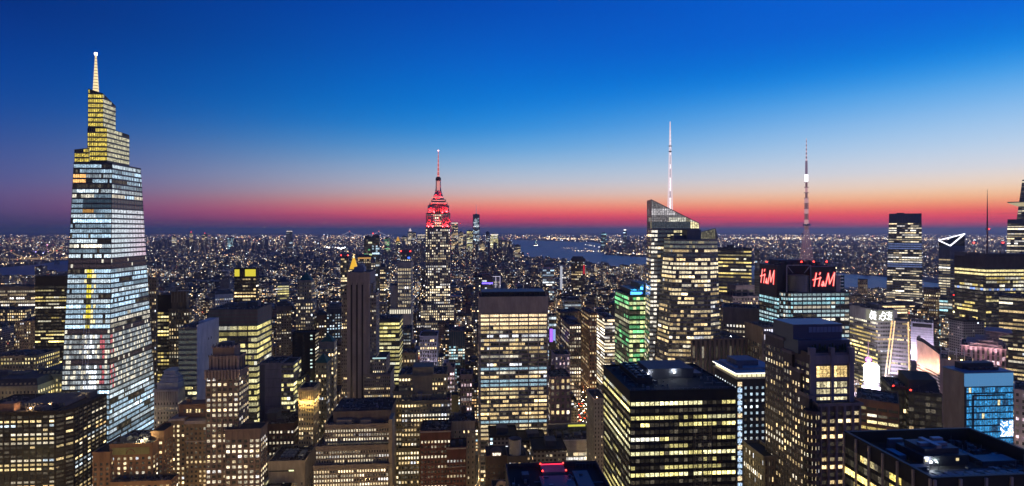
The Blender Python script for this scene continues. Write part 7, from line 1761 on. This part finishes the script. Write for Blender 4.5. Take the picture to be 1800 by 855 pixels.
# ------------------------------------------------------------------ far skyline, harbour and bridges
def spire_tower():
    t = Tower('needle_tower', 'tallest far downtown tower with chamfered glass and a thin needle', 'skyscraper', 831, 843.5, 377, Y=5750, d=62)
    h = t.w / 2; cx = 0; y0 = t.front; yb = t.front + t.w; yc = (y0 + yb) / 2
    zb = 60; A = [(-h, y0), (0, y0), (h, y0), (h, yc), (h, yb), (0, yb), (-h, yb), (-h, yc)]
    q = h * .72; B = [(-q * .5, y0 + h - q * .5), (0, y0 + 2), (q * .5, y0 + h - q * .5), (h - 2, yc), (q * .5, yc + q * .5), (0, yb - 2), (-q * .5, yc + q * .5), (-h + 2, yc)]
    t.walls.prism([(*p, 0) for p in A], [(*p, zb) for p in A], 2); t.walls.prism([(*p, zb) for p in A], [(*p, t.H) for p in B], 2, top=3)
    s = dict(fh=13, bw=11, ww=.9, wh=.6, sf=.2, pp=.3, sp=.3, lit=(.4, .15, .5, 3), pal='cool', k=.75, top=26)
    w = []; facade(t.walls, t.wins, (-h, y0 - .5), (h, y0 - .5), 0, t.H, s, t.rng, (-h * .72, y0 - .5), (h * .72, y0 - .5))
    m = MB(); m.box(-h * .7, h * .7, y0 + 1, yb - 2, t.H - 40, t.H - 26, bottom=True); 
    zz0, zz1 = t.H, CAMZ - (359 - EY) / 1000 * 5780; m = MB(); m.cyl(0, yc, zz0, zz0 + 6, 14, 14, 16); m.cyl(0, yc, zz0 + 6, zz1, 4.2, 1.2, 8, 1); t.part('needle', m, [plain('ring_grey', (.2, .2, .22), .5), glow('needle_pink', (.75, .42, .5), .55)])
    t.done((.07, .09, .11), (.08, .10, .12), single=40)
spire_tower()
FAR = [  # xl, xr, top row, distance, palette, lit odds, brightness, wall, name, label
    (793.5, 805, 392, 5600, 'warm', .6, .7, (.14, .14, .15), 'twin_step_tower', 'tall lit tower just west of the red landmark with bright roof edge'),
    (820.5, 831, 405.5, 5500, 'lemon', .8, .8, (.2, .18, .14), 'gold_grid_tower', 'shorter golden grid tower touching the needle tower'),
    (862, 875.5, 412, 5450, 'lemon', .95, 1.05, (.3, .28, .2), 'glowing_tower', 'broad tower glowing pale yellow over its whole front'),
    (854, 860.5, 408, 5600, 'cool', .15, .5, (.06, .07, .09), 'dark_tower', 'dark narrow tower left of the pale yellow glowing one'),
    (806, 814, 408, 5700, 'warm', .5, .6, (.12, .12, .13), 'dotted_tower', 'tower with dotted warm windows beside the roof edge lit one'),
    (814.5, 820, 411, 5900, 'warm', .4, .6, (.10, .1, .12), 'slim_tower', 'slim downtown tower before the golden grid tower'),
    (875.5, 899, 424, 5500, 'warm', .5, .7, (.2, .17, .14), 'wide_block', 'wide low lit block on the harbour edge'),
    (905, 915, 431, 5200, 'warm', .5, .6, (.15, .13, .12), 'harbour_tower', 'lone stepped tower at the tip of the water'),
    (843, 852, 425, 5300, 'warm', .4, .6, (.13, .12, .12), 'squat_block', 'squat block under the needle tower'),
    (717, 725, 407, 6100, 'white', .5, .7, (.2, .2, .22), 'white_peak_tower', 'whitish lit stepped tower with bright peak far downtown'),
    (725, 731, 409, 6200, 'warm', .4, .6, (.15, .14, .14), 'brown_tower', 'brownish far tower among the downtown cluster'),
    (733.5, 747, 413, 6000, 'white', .6, .7, (.16, .16, .17), 'bright_roof_tower', 'far block with a shining roof left of the red landmark'),
    (696, 703, 424, 5800, 'lemon', .7, .8, (.3, .2, .05), 'golden_cap_tower', 'small far tower under a golden cap'),
    (676, 686, 418, 6000, 'green', .4, .5, (.08, .1, .1), 'teal_tinted_tower', 'teal tinted far tower beside the bay mouth'),
    (706, 716, 416, 6300, 'warm', .5, .6, (.14, .13, .13), 'plain_tower', 'plain dotted tower in the downtown cluster'),
    (503, 514, 406.5, 7400, 'cool', .12, .4, (.06, .065, .08), 'lone_tower', 'lone dark tower with a bright roof line across the river'),
    (1095.5, 1101.5, 405.5, 6900, 'cool', .1, .4, (.06, .07, .1), 'waterside_tower', 'slim dark tower with a bright tip on the far shore'),
    (1056.5, 1066, 410, 7000, 'teal', .2, .5, (.07, .09, .10), 'teal_shore_tower', 'teal topped tower on the far shore of the bay'),
    (333, 339, 410, 8200, 'warm', .5, .6, (.12, .1, .1), 'red_tipped_tower', 'distant tower with a red tip in the eastern cluster'),
    (356, 364, 412, 8000, 'warm', .5, .6, (.12, .1, .1), 'lit_tower', 'distant lit tower in the eastern cluster beside the red tipped one'),
    (400, 412, 418, 7600, 'teal', .6, .6, (.12, .12, .12), 'greenish_tower', 'greenish white lit distant block in the eastern cluster'),
    (302, 310, 415, 7800, 'white', .4, .6, (.12, .1, .1), 'pale_tower', 'pale distant tower near the tapering skyscraper'),
]
fr = random.Random(21)
for xl, xr, yt, Y_, pal, lt, kk, wl, nm, lb in FAR:
    t = Tower(nm, lb, 'tower', xl, xr, yt, Y=Y_, d=40, rot=-math.atan(((xl + xr) / 2 - CX) / FOC))
    s = dict(fh=Y_ * .0019, bw=Y_ * .0017, ww=.7, wh=.6, sf=.2, pp=.2, sp=.2, lit=(lt * .5, .1, lt, 3), pal=pal, k=kk * 1.5, top=8)
    t.block(-t.w / 2, t.w / 2, t.front, t.d / 2, 0, t.H, s, sides='f', parapet=0)
    m = MB(); m.box(-t.w / 4, t.w / 5, t.front + 8, t.d / 2 - 8, t.H, t.H + Y_ * .0012); t.part('penthouse', m, MECH)
    if nm in ('lone_tower', 'bright_roof_tower', 'twin_step_tower', 'glowing_tower'):
        m = MB(); m.box(-t.w / 2, t.w / 2, t.front - 2, t.front - 1, t.H - 6, t.H, bottom=True); t.part('roof_light', m, glow('roof_line_' + nm, (1, .85, .7), 1.6))
    if 'red t' in lb: m = MB(); m.cyl(0, 0, t.H + 9, t.H + 24, 4, 3, 8); t.part('tip_light', m, glow('tip_red', (1, .08, .08), 5))
    if nm == 'waterside_tower': m = MB(); m.box(-t.w / 3, t.w / 3, t.front - 1, t.front + 8, t.H, t.H + 14); t.part('tip_light', m, glow('tip_white', (1, .95, .9), 2.2))
    if nm == 'golden_cap_tower': pyramid(t, -t.w / 2, t.w / 2, t.front, t.front + t.w, t.H, t.H + 46, glow('gold_cap', (1, .5, .05), .8))
    if nm == 'white_peak_tower': pyramid(t, -t.w / 3, t.w / 3, t.front, t.front + t.w * .66, t.H, t.H + 34, glow('white_cap', (1, .8, .8), .9))
    t.done(wl, single=0)

def statue():
    Y = 9300; X = (942 - CX) / FOC * Y; r = empty('statue', (X, Y, 0), 0); tag(r, 'small lit statue with raised arm on its own island in the bay', 'statue')
    m = MB(); m.cyl(0, 0, 0, 3, 110, 105, 18); m.build('island', wallmat((.05, .06, .04), .9, 'island'), r)
    m = MB(); m.cyl(0, 0, 3, 18, 46, 44, 11); m.prism([(-14, -14, 18), (14, -14, 18), (14, 14, 18), (-14, 14, 18)], [(-9, -9, 47), (9, -9, 47), (9, 9, 47), (-9, 9, 47)]); m.build('pedestal', wallmat((.45, .40, .32), .8, 'granite'), r)
    m = MB(); prof = [(47, 7), (55, 6.4), (66, 5.2), (74, 5.4), (77, 4.6), (79, 1.8), (80, 2.3), (83, 2.3), (85, 1)]
    for (z0, r0), (z1, r1) in zip(prof[:-1], prof[1:]): m.cyl(0, 0, z0, z1, r0, r1, 12)
    m.bar((4, 0, 75), (6.5, 0, 90), 2.4); m.bar((-4, -2, 74), (-5, -4, 66), 2.6); m.build('figure', wallmat((.16, .32, .26), .7, 'verdigris'), r)
    m = MB(); m.cyl(6.5, 0, 90, 95, 1.4, 2.2, 8); m.build('torch', glow('torch', (1, .8, .4), 14), r)
    for a in (-1, 1):
        l = bpy.data.lights.new('floodlight', 'SPOT'); l.energy = 900000; l.color = (.9, 1, .9); l.spot_size = R(60); l.shadow_soft_size = 1; lo = bpy.data.objects.new('floodlight', l); COL.objects.link(lo); lo.parent = r; lo.location = (a * 40, -60, 4); lo.rotation_euler = (R(130), 0, a * R(32))
statue()

def bridge(name, label, pa, pb, Y, deck, towerh, sag, lamps, over=.35, w=14, th=7, col=(1, .75, .45), k=3, blob=5):
    xa, xb = (pa - CX) / FOC * Y, (pb - CX) / FOC * Y; L_ = xb - xa
    r = empty(name, ((xa + xb) / 2, Y, 0)); tag(r, label, 'bridge'); h = L_ / 2; e = L_ * over
    st_ = wallmat((.2, .22, .26), .6, 'bridge_steel')
    m = MB(); m.box(-h - e, h + e, -w, w, deck - 4, deck, bottom=True); m.build('deck', st_, r)
    for s in (-1, 1):
        m = MB()
        for q in (-1, 1): m.box(s * h - th, s * h + th, q * w - th * .6, q * w + th * .6, 0, towerh)
        for z in (deck + (towerh - deck) * .5, towerh - 6): m.box(s * h - th * .8, s * h + th * .8, -w, w, z, z + 6, bottom=True)
        m.build('tower', st_, r)
        m = MB(); m.cyl(s * h, 0, towerh, towerh + blob * 2, blob, blob, 8); m.build('beacon', glow('bridge_beacon', (1, .2, .15), 2), r)
    m = MB(); lm = MB(); N_ = lamps
    f = lambda x: deck + 6 + (towerh - deck - 6) * (x / h) ** 2
    for i in range(N_):
        x0, x1 = -h + L_ * i / N_, -h + L_ * (i + 1) / N_
        for q in (-1, 1): m.bar((x0, q * w, f(x0)), (x1, q * w, f(x1)), 2)
        lm.cyl(x0, -w, f(x0) - blob * .4, f(x0) + blob * .4, blob * .5, blob * .5, 6)
        m.bar((x0, -w, f(x0)), (x0, -w, deck), 1)
        lm.cyl(x0, -w - 1, deck, deck + blob * .5, blob * .35, blob * .35, 6)
    for s in (-1, 1):
        for i in range(N_ // 3):
            q0, q1 = i / (N_ // 3), (i + 1) / (N_ // 3); z0, z1 = towerh + (deck - towerh) * q0, towerh + (deck - towerh) * q1
            m.bar((s * (h + e * q0), -w, z0), (s * (h + e * q1), -w, z1), 2); lm.cyl(s * (h + e * q0), -w, z0 - blob * .4, z0 + blob * .4, blob * .5, blob * .5, 6); lm.cyl(s * (h + e * q0), -w, deck, deck + blob * .5, blob * .35, blob * .35, 6)
    m.build('cable', st_, r); o = lm.build('cable_lamps', glow(name + '_lamp', col, k), r); o['kind'] = 'stuff'
bridge('suspension_bridge', 'faint far suspension bridge with lit cables on the sea horizon', 614.5, 665.5, 17500, 70, 211, 0, 40, col=(.8, .75, .85), k=1.3, blob=15, th=14)
bridge('river_bridge', 'dark river bridge with a chain of amber lamps by the tapering skyscraper', 20, 100, 4300, 42, 102, 0, 44, over=.5, w=14, th=6, k=3, blob=3.2, col=(1, .62, .28))
m = MB()
for i, (px, py) in enumerate([(1030 + 3.2 * k, 432 + .010 * k * k) for k in range(14)]):
    pass
# ------------------------------------------------------------------ the city between: every roof that can be told apart, then the rest
rg = random.Random(101)
BL = []
def busy(x, y): return .5 + .5 * math.sin(x * .0041 + 2 * math.sin(y * .0011)) * math.sin(y * .0019 + x * .0007 + 1)
def to_uv(x, y): return x * UX + y * UY, x * VX + y * VY
def from_uv(u, v): return u * UX + v * VX, u * UY + v * VY
occ_uv = [(*to_uv(cx, cy_), hw, hd) for cx, cy_, hw, hd in OCC]
def clash(u, v, hw, hd):
    for a, b, w, d in occ_uv:
        if abs(u - a) < hw + w + .5 and abs(v - b) < hd + d + .5: return True
    return False
WALLS = [(.13, .10, .085), (.17, .13, .10), (.10, .085, .08), (.21, .18, .15), (.15, .10, .085), (.24, .22, .2), (.09, .09, .10), (.12, .09, .07)]
def add(u, v, w, d, h, lit, cell, col=None):
    x, y = from_uv(u, v)
    if y < 60 or wet(x, y): return
    lit *= .35 + 1.3 * busy(x, y)
    k = rg.uniform(.9, 1.7); c = col or tuple(q * k for q in rg.choice(WALLS))
    BL.append((u, v, w, d, h, lit, cell, c, rg.random()))
AVU = AV0 * UX
def maxrow(px):   # no filler may stand above these rows of the photo's skyline
    return 0
v = 470.0
while v < 3300:
    dep = 30 if v < 1600 else 36
    for row in range(2):
        vv = v + row * (dep + 1) + dep / 2
        half = 1.05 * vv + 150
        u = -half
        while u < half:
            w = rg.uniform(16, 34) if vv < 1500 else rg.uniform(20, 44)
            uc = u + w / 2
            u += w + (.6 if rg.random() < .8 else 4)
            if int((uc + 5000) / 255) != int((uc - w / 2 - 14 + 5000) / 255): continue      # avenues every 255 m
            if abs(uc - (AV0 * UX)) < w / 2 + 19: continue
            if vv < 900: h = rg.choice((24, 36, 45, 55, 62, 70, 78)) * rg.uniform(.8, 1.15)
            elif vv < 1700: h = rg.choice((18, 26, 35, 42, 50, 62, 85)) * rg.uniform(.8, 1.2)
            else: h = rg.choice((14, 18, 22, 26, 34, 48)) * rg.uniform(.8, 1.25)
            if rg.random() < .05: h *= 1.7
            if uc < -200 and vv > 1200: h *= .85
            x, y = from_uv(uc, vv); px = CX + FOC * x / max(y, 1)
            if px < -150 or px > 1950: continue
            py = EY + FOC * (CAMZ - h) / y
            lim = 455 if px < 880 else 462 if px < 1145 else 505
            if py < lim: h = CAMZ - (lim + rg.uniform(0, 12) - EY) * y / FOC
            if h < 8 or clash(uc, vv, w / 2, dep / 2): continue
            add(uc, vv, w, dep * rg.uniform(.8, 1.0), h, rg.choice((.05, .1, .16, .24, .34, .46)), 3.4 if vv < 1200 else 3.4 + (vv - 1200) / 900)
    v += 2 * dep + 18
# farther: lower and denser into the distance, towers only where the photo's clusters are
for i in range(15000):
    Y_ = 3300 * (22000 / 3300) ** (rg.random() ** 1.35); px = rg.uniform(-40, 1840)
    x = (px - CX) / FOC * Y_; sz = 16 + Y_ * .0022
    if wet(x, Y_) or wet(x, Y_ + sz) or wet(x + sz, Y_): continue
    h = rg.uniform(7, 20)
    if rg.random() < .12: h = rg.uniform(20, 55)
    if 700 < px < 900 and 4300 < Y_ < 6600: h = rg.choice((30, 45, 60, 80, 110, 140)) * rg.uniform(.7, 1.2)
    if 260 < px < 470 and 6500 < Y_ < 9000 and rg.random() < .35: h = rg.uniform(40, 150)
    if 1055 < px < 1150 and 6000 < Y_ < 8000 and rg.random() < .35: h = rg.uniform(30, 130)
    if 480 < px < 700 and 3300 < Y_ < 4800 and rg.random() < .3: h = rg.uniform(30, 70)
    py = EY + FOC * (CAMZ - h) / Y_
    if py < 411.5: h = CAMZ - 6.8 * Y_ / FOC
    if h < 5: h = 6
    u, v = to_uv(x, Y_); add(u, v, sz * rg.uniform(.6, 1.5), sz * rg.uniform(.6, 1.3), h, rg.choice((.015, .03, .06, .10, .2)), min(9.9, 3.6 + Y_ * .00075))
# who can be seen: a coarse painter's pass, far to near
RW, RH = 900, 428
buf = np.full((RH, RW), -1, np.int32)
items = [(y_, None, i) for i, (cx, y_, hw, hd) in enumerate(OCC)] 
allb = []
for i, b in enumerate(BL):
    u, v, w, d, h = b[:5]
    cs = [from_uv(u + sx * w / 2, v + sy * d / 2) for sx in (-1, 1) for sy in (-1, 1)]
    xs = [CX + FOC * x / max(y, 1) for x, y in cs]; yn = min(y for _, y in cs); yf = max(y for _, y in cs)
    allb.append((yn, i, min(xs), max(xs), EY + FOC * (CAMZ - h) / (yf if h < CAMZ else yn), EY + FOC * CAMZ / yn))
HERO = []
bpy.context.view_layer.update()
for o in list(COL.objects):
    if o.type == 'EMPTY' and o.parent is None and o.get('category') and o.get('category') not in ('car', 'street lamp', 'bridge'):
        for c in o.children:
            if c.type == 'MESH' and c.name.split('.')[0] in ('wall',):
                M_ = o.matrix_world; bb = [M_ @ __import__('mathutils').Vector(k) for k in c.bound_box]
                ys = [max(p.y, 1) for p in bb]; xs = [CX + FOC * p.x / max(p.y, 1) for p in bb]; zt = max(p.z for p in bb)
                HERO.append((min(ys), -2, min(xs), max(xs), EY + FOC * (CAMZ - zt) / (max(ys) if zt < CAMZ else min(ys)), EY + FOC * CAMZ / min(ys)))
for yn, i, x0, x1, y0, y1 in sorted(allb + HERO, key=lambda k: -k[0]):
    a, b_, c, d = int(x0 / 2), int(x1 / 2 + 1), int(y0 / 2), int(y1 / 2 + 1)
    a, c = max(a, 0), max(c, 0)
    if b_ > a and d > c: buf[c:d, a:b_] = i
cnt = np.bincount(buf[buf >= 0].ravel(), minlength=len(BL))
order = sorted(range(len(BL)), key=lambda i: -cnt[i])
single = [i for i in order if cnt[i] > 0][:290]; singles = set(single)
def body(m, b, ox, oy, detail):
    u, v, w, d, h, lit, cell, c, s = b
    prm = (s, lit, cell / 10)
    r = random.Random(int(s * 1e6))
    x0, x1, y0, y1 = ox - w / 2, ox + w / 2, oy - d / 2, oy + d / 2
    if detail and r.random() < .5:
        k = r.uniform(.6, .85); h0 = h * r.uniform(.6, .85); m.box(x0, x1, y0, y1, 0, h0, 0, c, col2=prm); m.box(x0 + w * (1 - k) / 2, x1 - w * (1 - k) / 2, y0 + 3, y1 - 1, h0, h, 0, c, col2=prm)
        x0, x1, y0 = x0 + w * (1 - k) / 2, x1 - w * (1 - k) / 2, y0 + 3
    else: m.box(x0, x1, y0, y1, 0, h, 0, c, col2=prm)
    return x0, x1, y0, y1, r
def zone(b):
    x, y = from_uv(b[0], b[1]); px = CX + FOC * x / y
    if px < 250: return 'west', 'small lit rooftop building beside the foot of the tapering glass skyscraper', 'rooftops around the tapering glass skyscraper'
    if px < 520: return 'b', 'small lit building among rooftops between the tapering skyscraper and the green roofed tower', 'rooftops before the green roofed tower'
    if px < 740: return 'c', 'small lit building among rooftops between the green roofed tower and the red landmark', 'rooftops before the red landmark'
    if px < 1145: return 'd', 'small lit building among rooftops between the red landmark and the crystal tower', 'rooftops between landmark and crystal tower'
    return 'e', 'small lit building among rooftops past the crystal tower towards the river', 'rooftops west of the crystal tower'
for i in single:
    b = BL[i]; x, y = from_uv(b[0], b[1]); big = cnt[i] > 30
    r = empty('city_building', (x, y, 0), TH); z_ = zone(b); tag(r, z_[1], 'building', z_[2])
    m = MB(); x0, x1, y0, y1, rr = body(m, b, 0, 0, big); h = b[4]
    m.build('wall', CITY, r, attr=True, attr2='prm')
    m = MB(); e = .35
    for bx in ((x0 - e, x1 + e, y0 - e, y0), (x0 - e, x1 + e, y1, y1 + e), (x0 - e, x0, y0, y1), (x1, x1 + e, y0, y1)): m.box(*bx, h - .5, h + 1.0, 0, bottom=True)
    m.box(x0, x1, y0, y1, h + .02, h + .12, 0)
    k = rr.uniform(.2, .45); m2 = MB(); xx = rr.uniform(x0 + 1, x1 - 1 - (x1 - x0) * k); m2.box(xx, xx + (x1 - x0) * k, y0 + (y1 - y0) * .3, y0 + (y1 - y0) * .75, h + .12, h + rr.uniform(3, 6))
    m.build('roof', ROOF, r); m2.build('stair_bulkhead', wallmat((.13, .11, .10), .85, 'bulkhead_brick'), r)
    if big and rr.random() < .5:
        o = MB(); tx, ty = rr.uniform(x0 + 4, x1 - 4) if x1 - x0 > 9 else (x0 + x1) / 2, y0 + 4; o.cyl(tx, ty, h + 3.5, h + 8, 2, 2, 10); o.cyl(tx, ty, h + 8, h + 9.6, 2.2, .1, 10)
        for a in (-1, 1):
            for c in (-1, 1): o.bar((tx + a * 1.4, ty + c * 1.4, h), (tx + a * 1.4, ty + c * 1.4, h + 3.6), .3)
        o.build('water_tank', WOOD, r)
m = MB()
for i, b in enumerate(BL):
    if i not in singles:
        body(m, b, b[0], b[1], False)
o = m.build('far_city_buildings', CITY, None, attr=True, attr2='prm'); o.rotation_euler = (0, 0, TH); o['kind'] = 'stuff'; o['label'] = 'mass of small lit buildings reaching to the horizon'
# countless street and harbour lights out to the horizon
m = MB(); LC = [(1, .62, .28), (1, .74, .42), (1, .88, .70), (.85, .92, 1), (1, .48, .18), (1, .25, .12)]
def spark(x, y, z, r, c, k):
    a = [(x - r, y, z), (x, y - r, z), (x + r, y, z), (x, y + r, z)]; t, b = (x, y, z + r), (x, y, z - r); cc = tuple(q * k for q in c)
    for i in range(4): j = (i + 1) % 4; m.face([a[i], a[j], t], 0, cc); m.face([a[j], a[i], b], 0, cc)
for i in range(9500):
    Y_ = 1200 * (30000 / 1200) ** (rg.random() ** .62); px = rg.uniform(-20, 1820); x = (px - CX) / FOC * Y_
    if wet(x, Y_) or rg.random() > .25 + busy(x, Y_): continue
    if Y_ < 3300:
        u, v = to_uv(x, Y_); u = round(u / 255) * 255 + rg.uniform(-8, 8) if rg.random() < .6 else u; x, y = from_uv(u, v); z = rg.uniform(6, 12) if rg.random() < .4 else rg.uniform(20, 50)
    else: y = Y_; z = rg.uniform(10, 30)
    k = math.exp(rg.gauss(.2, .8)); spark(x, y, z, Y_ * rg.uniform(.0003, .00065), rg.choices(LC, (5, 5, 4, 2, 3, .5))[0], min(14, k * 2.4))
def rowl(px0, px1, py0, py1, n, cs, k, jit=1.0, r=.0005):
    for i in range(n):
        f = rg.random(); px, py = px0 + (px1 - px0) * f, py0 + (py1 - py0) * f + rg.gauss(0, jit * .5); X, Y_ = gp(px, max(py, 408.2))
        spark(X, Y_, 12, Y_ * r * rg.uniform(.6, 1.3), rg.choice(cs), k * math.exp(rg.gauss(0, .6)))
rowl(1250, 1800, 420.5, 423, 420, LC[:4], 2.6, 2.2, .0007)           # glow of the port beyond the river
rowl(1290, 1560, 419, 420, 160, LC[:3], 3.5, 1.0, .0008)
rowl(945, 1060, 419.5, 422, 110, LC[:3], 3.0, 1.4, .0007)
rowl(1060, 1145, 424, 432, 90, LC[:4], 1.8, 4, .0006)
rowl(1028, 1054, 431, 436, 26, [LC[2]], 2.0, .3, .0005); rowl(985, 1050, 437.5, 439, 26, LC[:2], 1.6, .6, .0004); rowl(1000, 1060, 442, 444, 26, LC[:3], 3.0, .8, .0006)
rowl(1062, 1145, 446, 450, 60, LC[:4], 2.4, 1.4, .0006); rowl(1150, 1560, 463, 486, 110, LC[:3], 2.2, 1.2, .0006); rowl(1440, 1560, 474, 480, 60, LC[:2], 3.2, .8, .0007)
rowl(560, 690, 420, 418, 90, LC[:4], 2.2, 2.2, .0006); rowl(570, 610, 437, 438, 70, [LC[2], LC[3]], 4.5, 1.5, .0008); rowl(0, 130, 455.5, 455, 60, LC[:2], 4, .8, .0006); rowl(0, 60, 468, 464, 46, LC[:2], 5, .8, .0006)
rowl(250, 500, 424, 424, 180, LC, 2.0, 6, .0006); rowl(0, 125, 425, 440, 160, LC, 2.2, 7, .0006); rowl(620, 655, 408.8, 408.6, 14, LC[:2], 1.6, .1, .0004); rowl(440, 470, 409, 409, 10, LC[:2], 1.4, .1, .0004)
rowl(58, 86, 444, 446, 22, [(.35, .3, 1), (.6, .3, 1)], 3, 1.5, .0006); rowl(82.5, 85, 430, 446, 18, [(1, .35, .7), (1, .5, .5)], 3, .5, .0006); rowl(88, 122, 444, 449, 30, [LC[0], LC[2]], 4, 2, .0007)
for k in range(26):                      # lit streets running across the far boroughs
    pa, pb = rg.uniform(-20, 860), None; Y0 = rg.uniform(4200, 12000); X0 = (pa - CX) / FOC * Y0; a = rg.choice((R(100), R(75), R(15), R(-35))) + rg.gauss(0, .05); n = rg.randint(14, 40); st_ = Y0 * .008
    c = rg.choice(LC[:3])
    for i in range(n):
        X, Y_ = X0 + math.sin(a) * i * st_, Y0 + math.cos(a) * i * st_
        if Y_ > 3500 and not wet(X, Y_): spark(X, Y_, 24, Y_ * rg.uniform(.0003, .0005), c, rg.uniform(1.5, 3.5))
for k in range(22):
    pa = rg.uniform(1250, 1820); Y0 = rg.uniform(4800, 12000); X0 = (pa - CX) / FOC * Y0; a = rg.choice((R(90), R(60), R(130), R(20))); n = rg.randint(10, 26); st_ = Y0 * .008; c = rg.choice(LC[:4])
    for i in range(n):
        X, Y_ = X0 + math.sin(a) * i * st_, Y0 + math.cos(a) * i * st_
        if Y_ > 4500 and not wet(X, Y_): spark(X, Y_, 20, Y_ * rg.uniform(.0003, .0005), c, rg.uniform(1.5, 3.5))
for u_ in range(-2500, 2600, 255):       # lamps down the avenues of the near city
    v_ = 900.0
    while v_ < 4000:
        x, y = from_uv(u_ + AV0 * UX - 2, v_)
        if not wet(x, y): spark(x + rg.uniform(-9, 9), y, rg.uniform(5, 10), y * .0005, rg.choice(LC[:4] + LC[5:]), rg.uniform(1.5, 5))
        v_ += 22
o = m.build('distant_lights', None or WIN, None, attr=True); o['kind'] = 'stuff'; o['label'] = 'countless street and harbour lights'
# pale mast lights of the fairground like cluster across the east river

# ------------------------------------------------------------------ the air: far things fade to blue
hz = MB(); hz.box(-99000, 99000, -4000, 97000, -1, 450, bottom=True)
hm_ = bpy.data.materials.new('haze_air'); hm_.use_nodes = True; ht = hm_.node_tree; ht.nodes.clear()
pv = ht.nodes.new('ShaderNodeVolumePrincipled'); pv.inputs['Color'].default_value = (1, .93, .9, 1); pv.inputs['Density'].default_value = 4.2e-5
pv.inputs['Anisotropy'].default_value = .45
ho = ht.nodes.new('ShaderNodeOutputMaterial'); ht.links.new(pv.outputs[0], ho.inputs['Volume'])
o = hz.build('haze', hm_); o['kind'] = 'stuff'
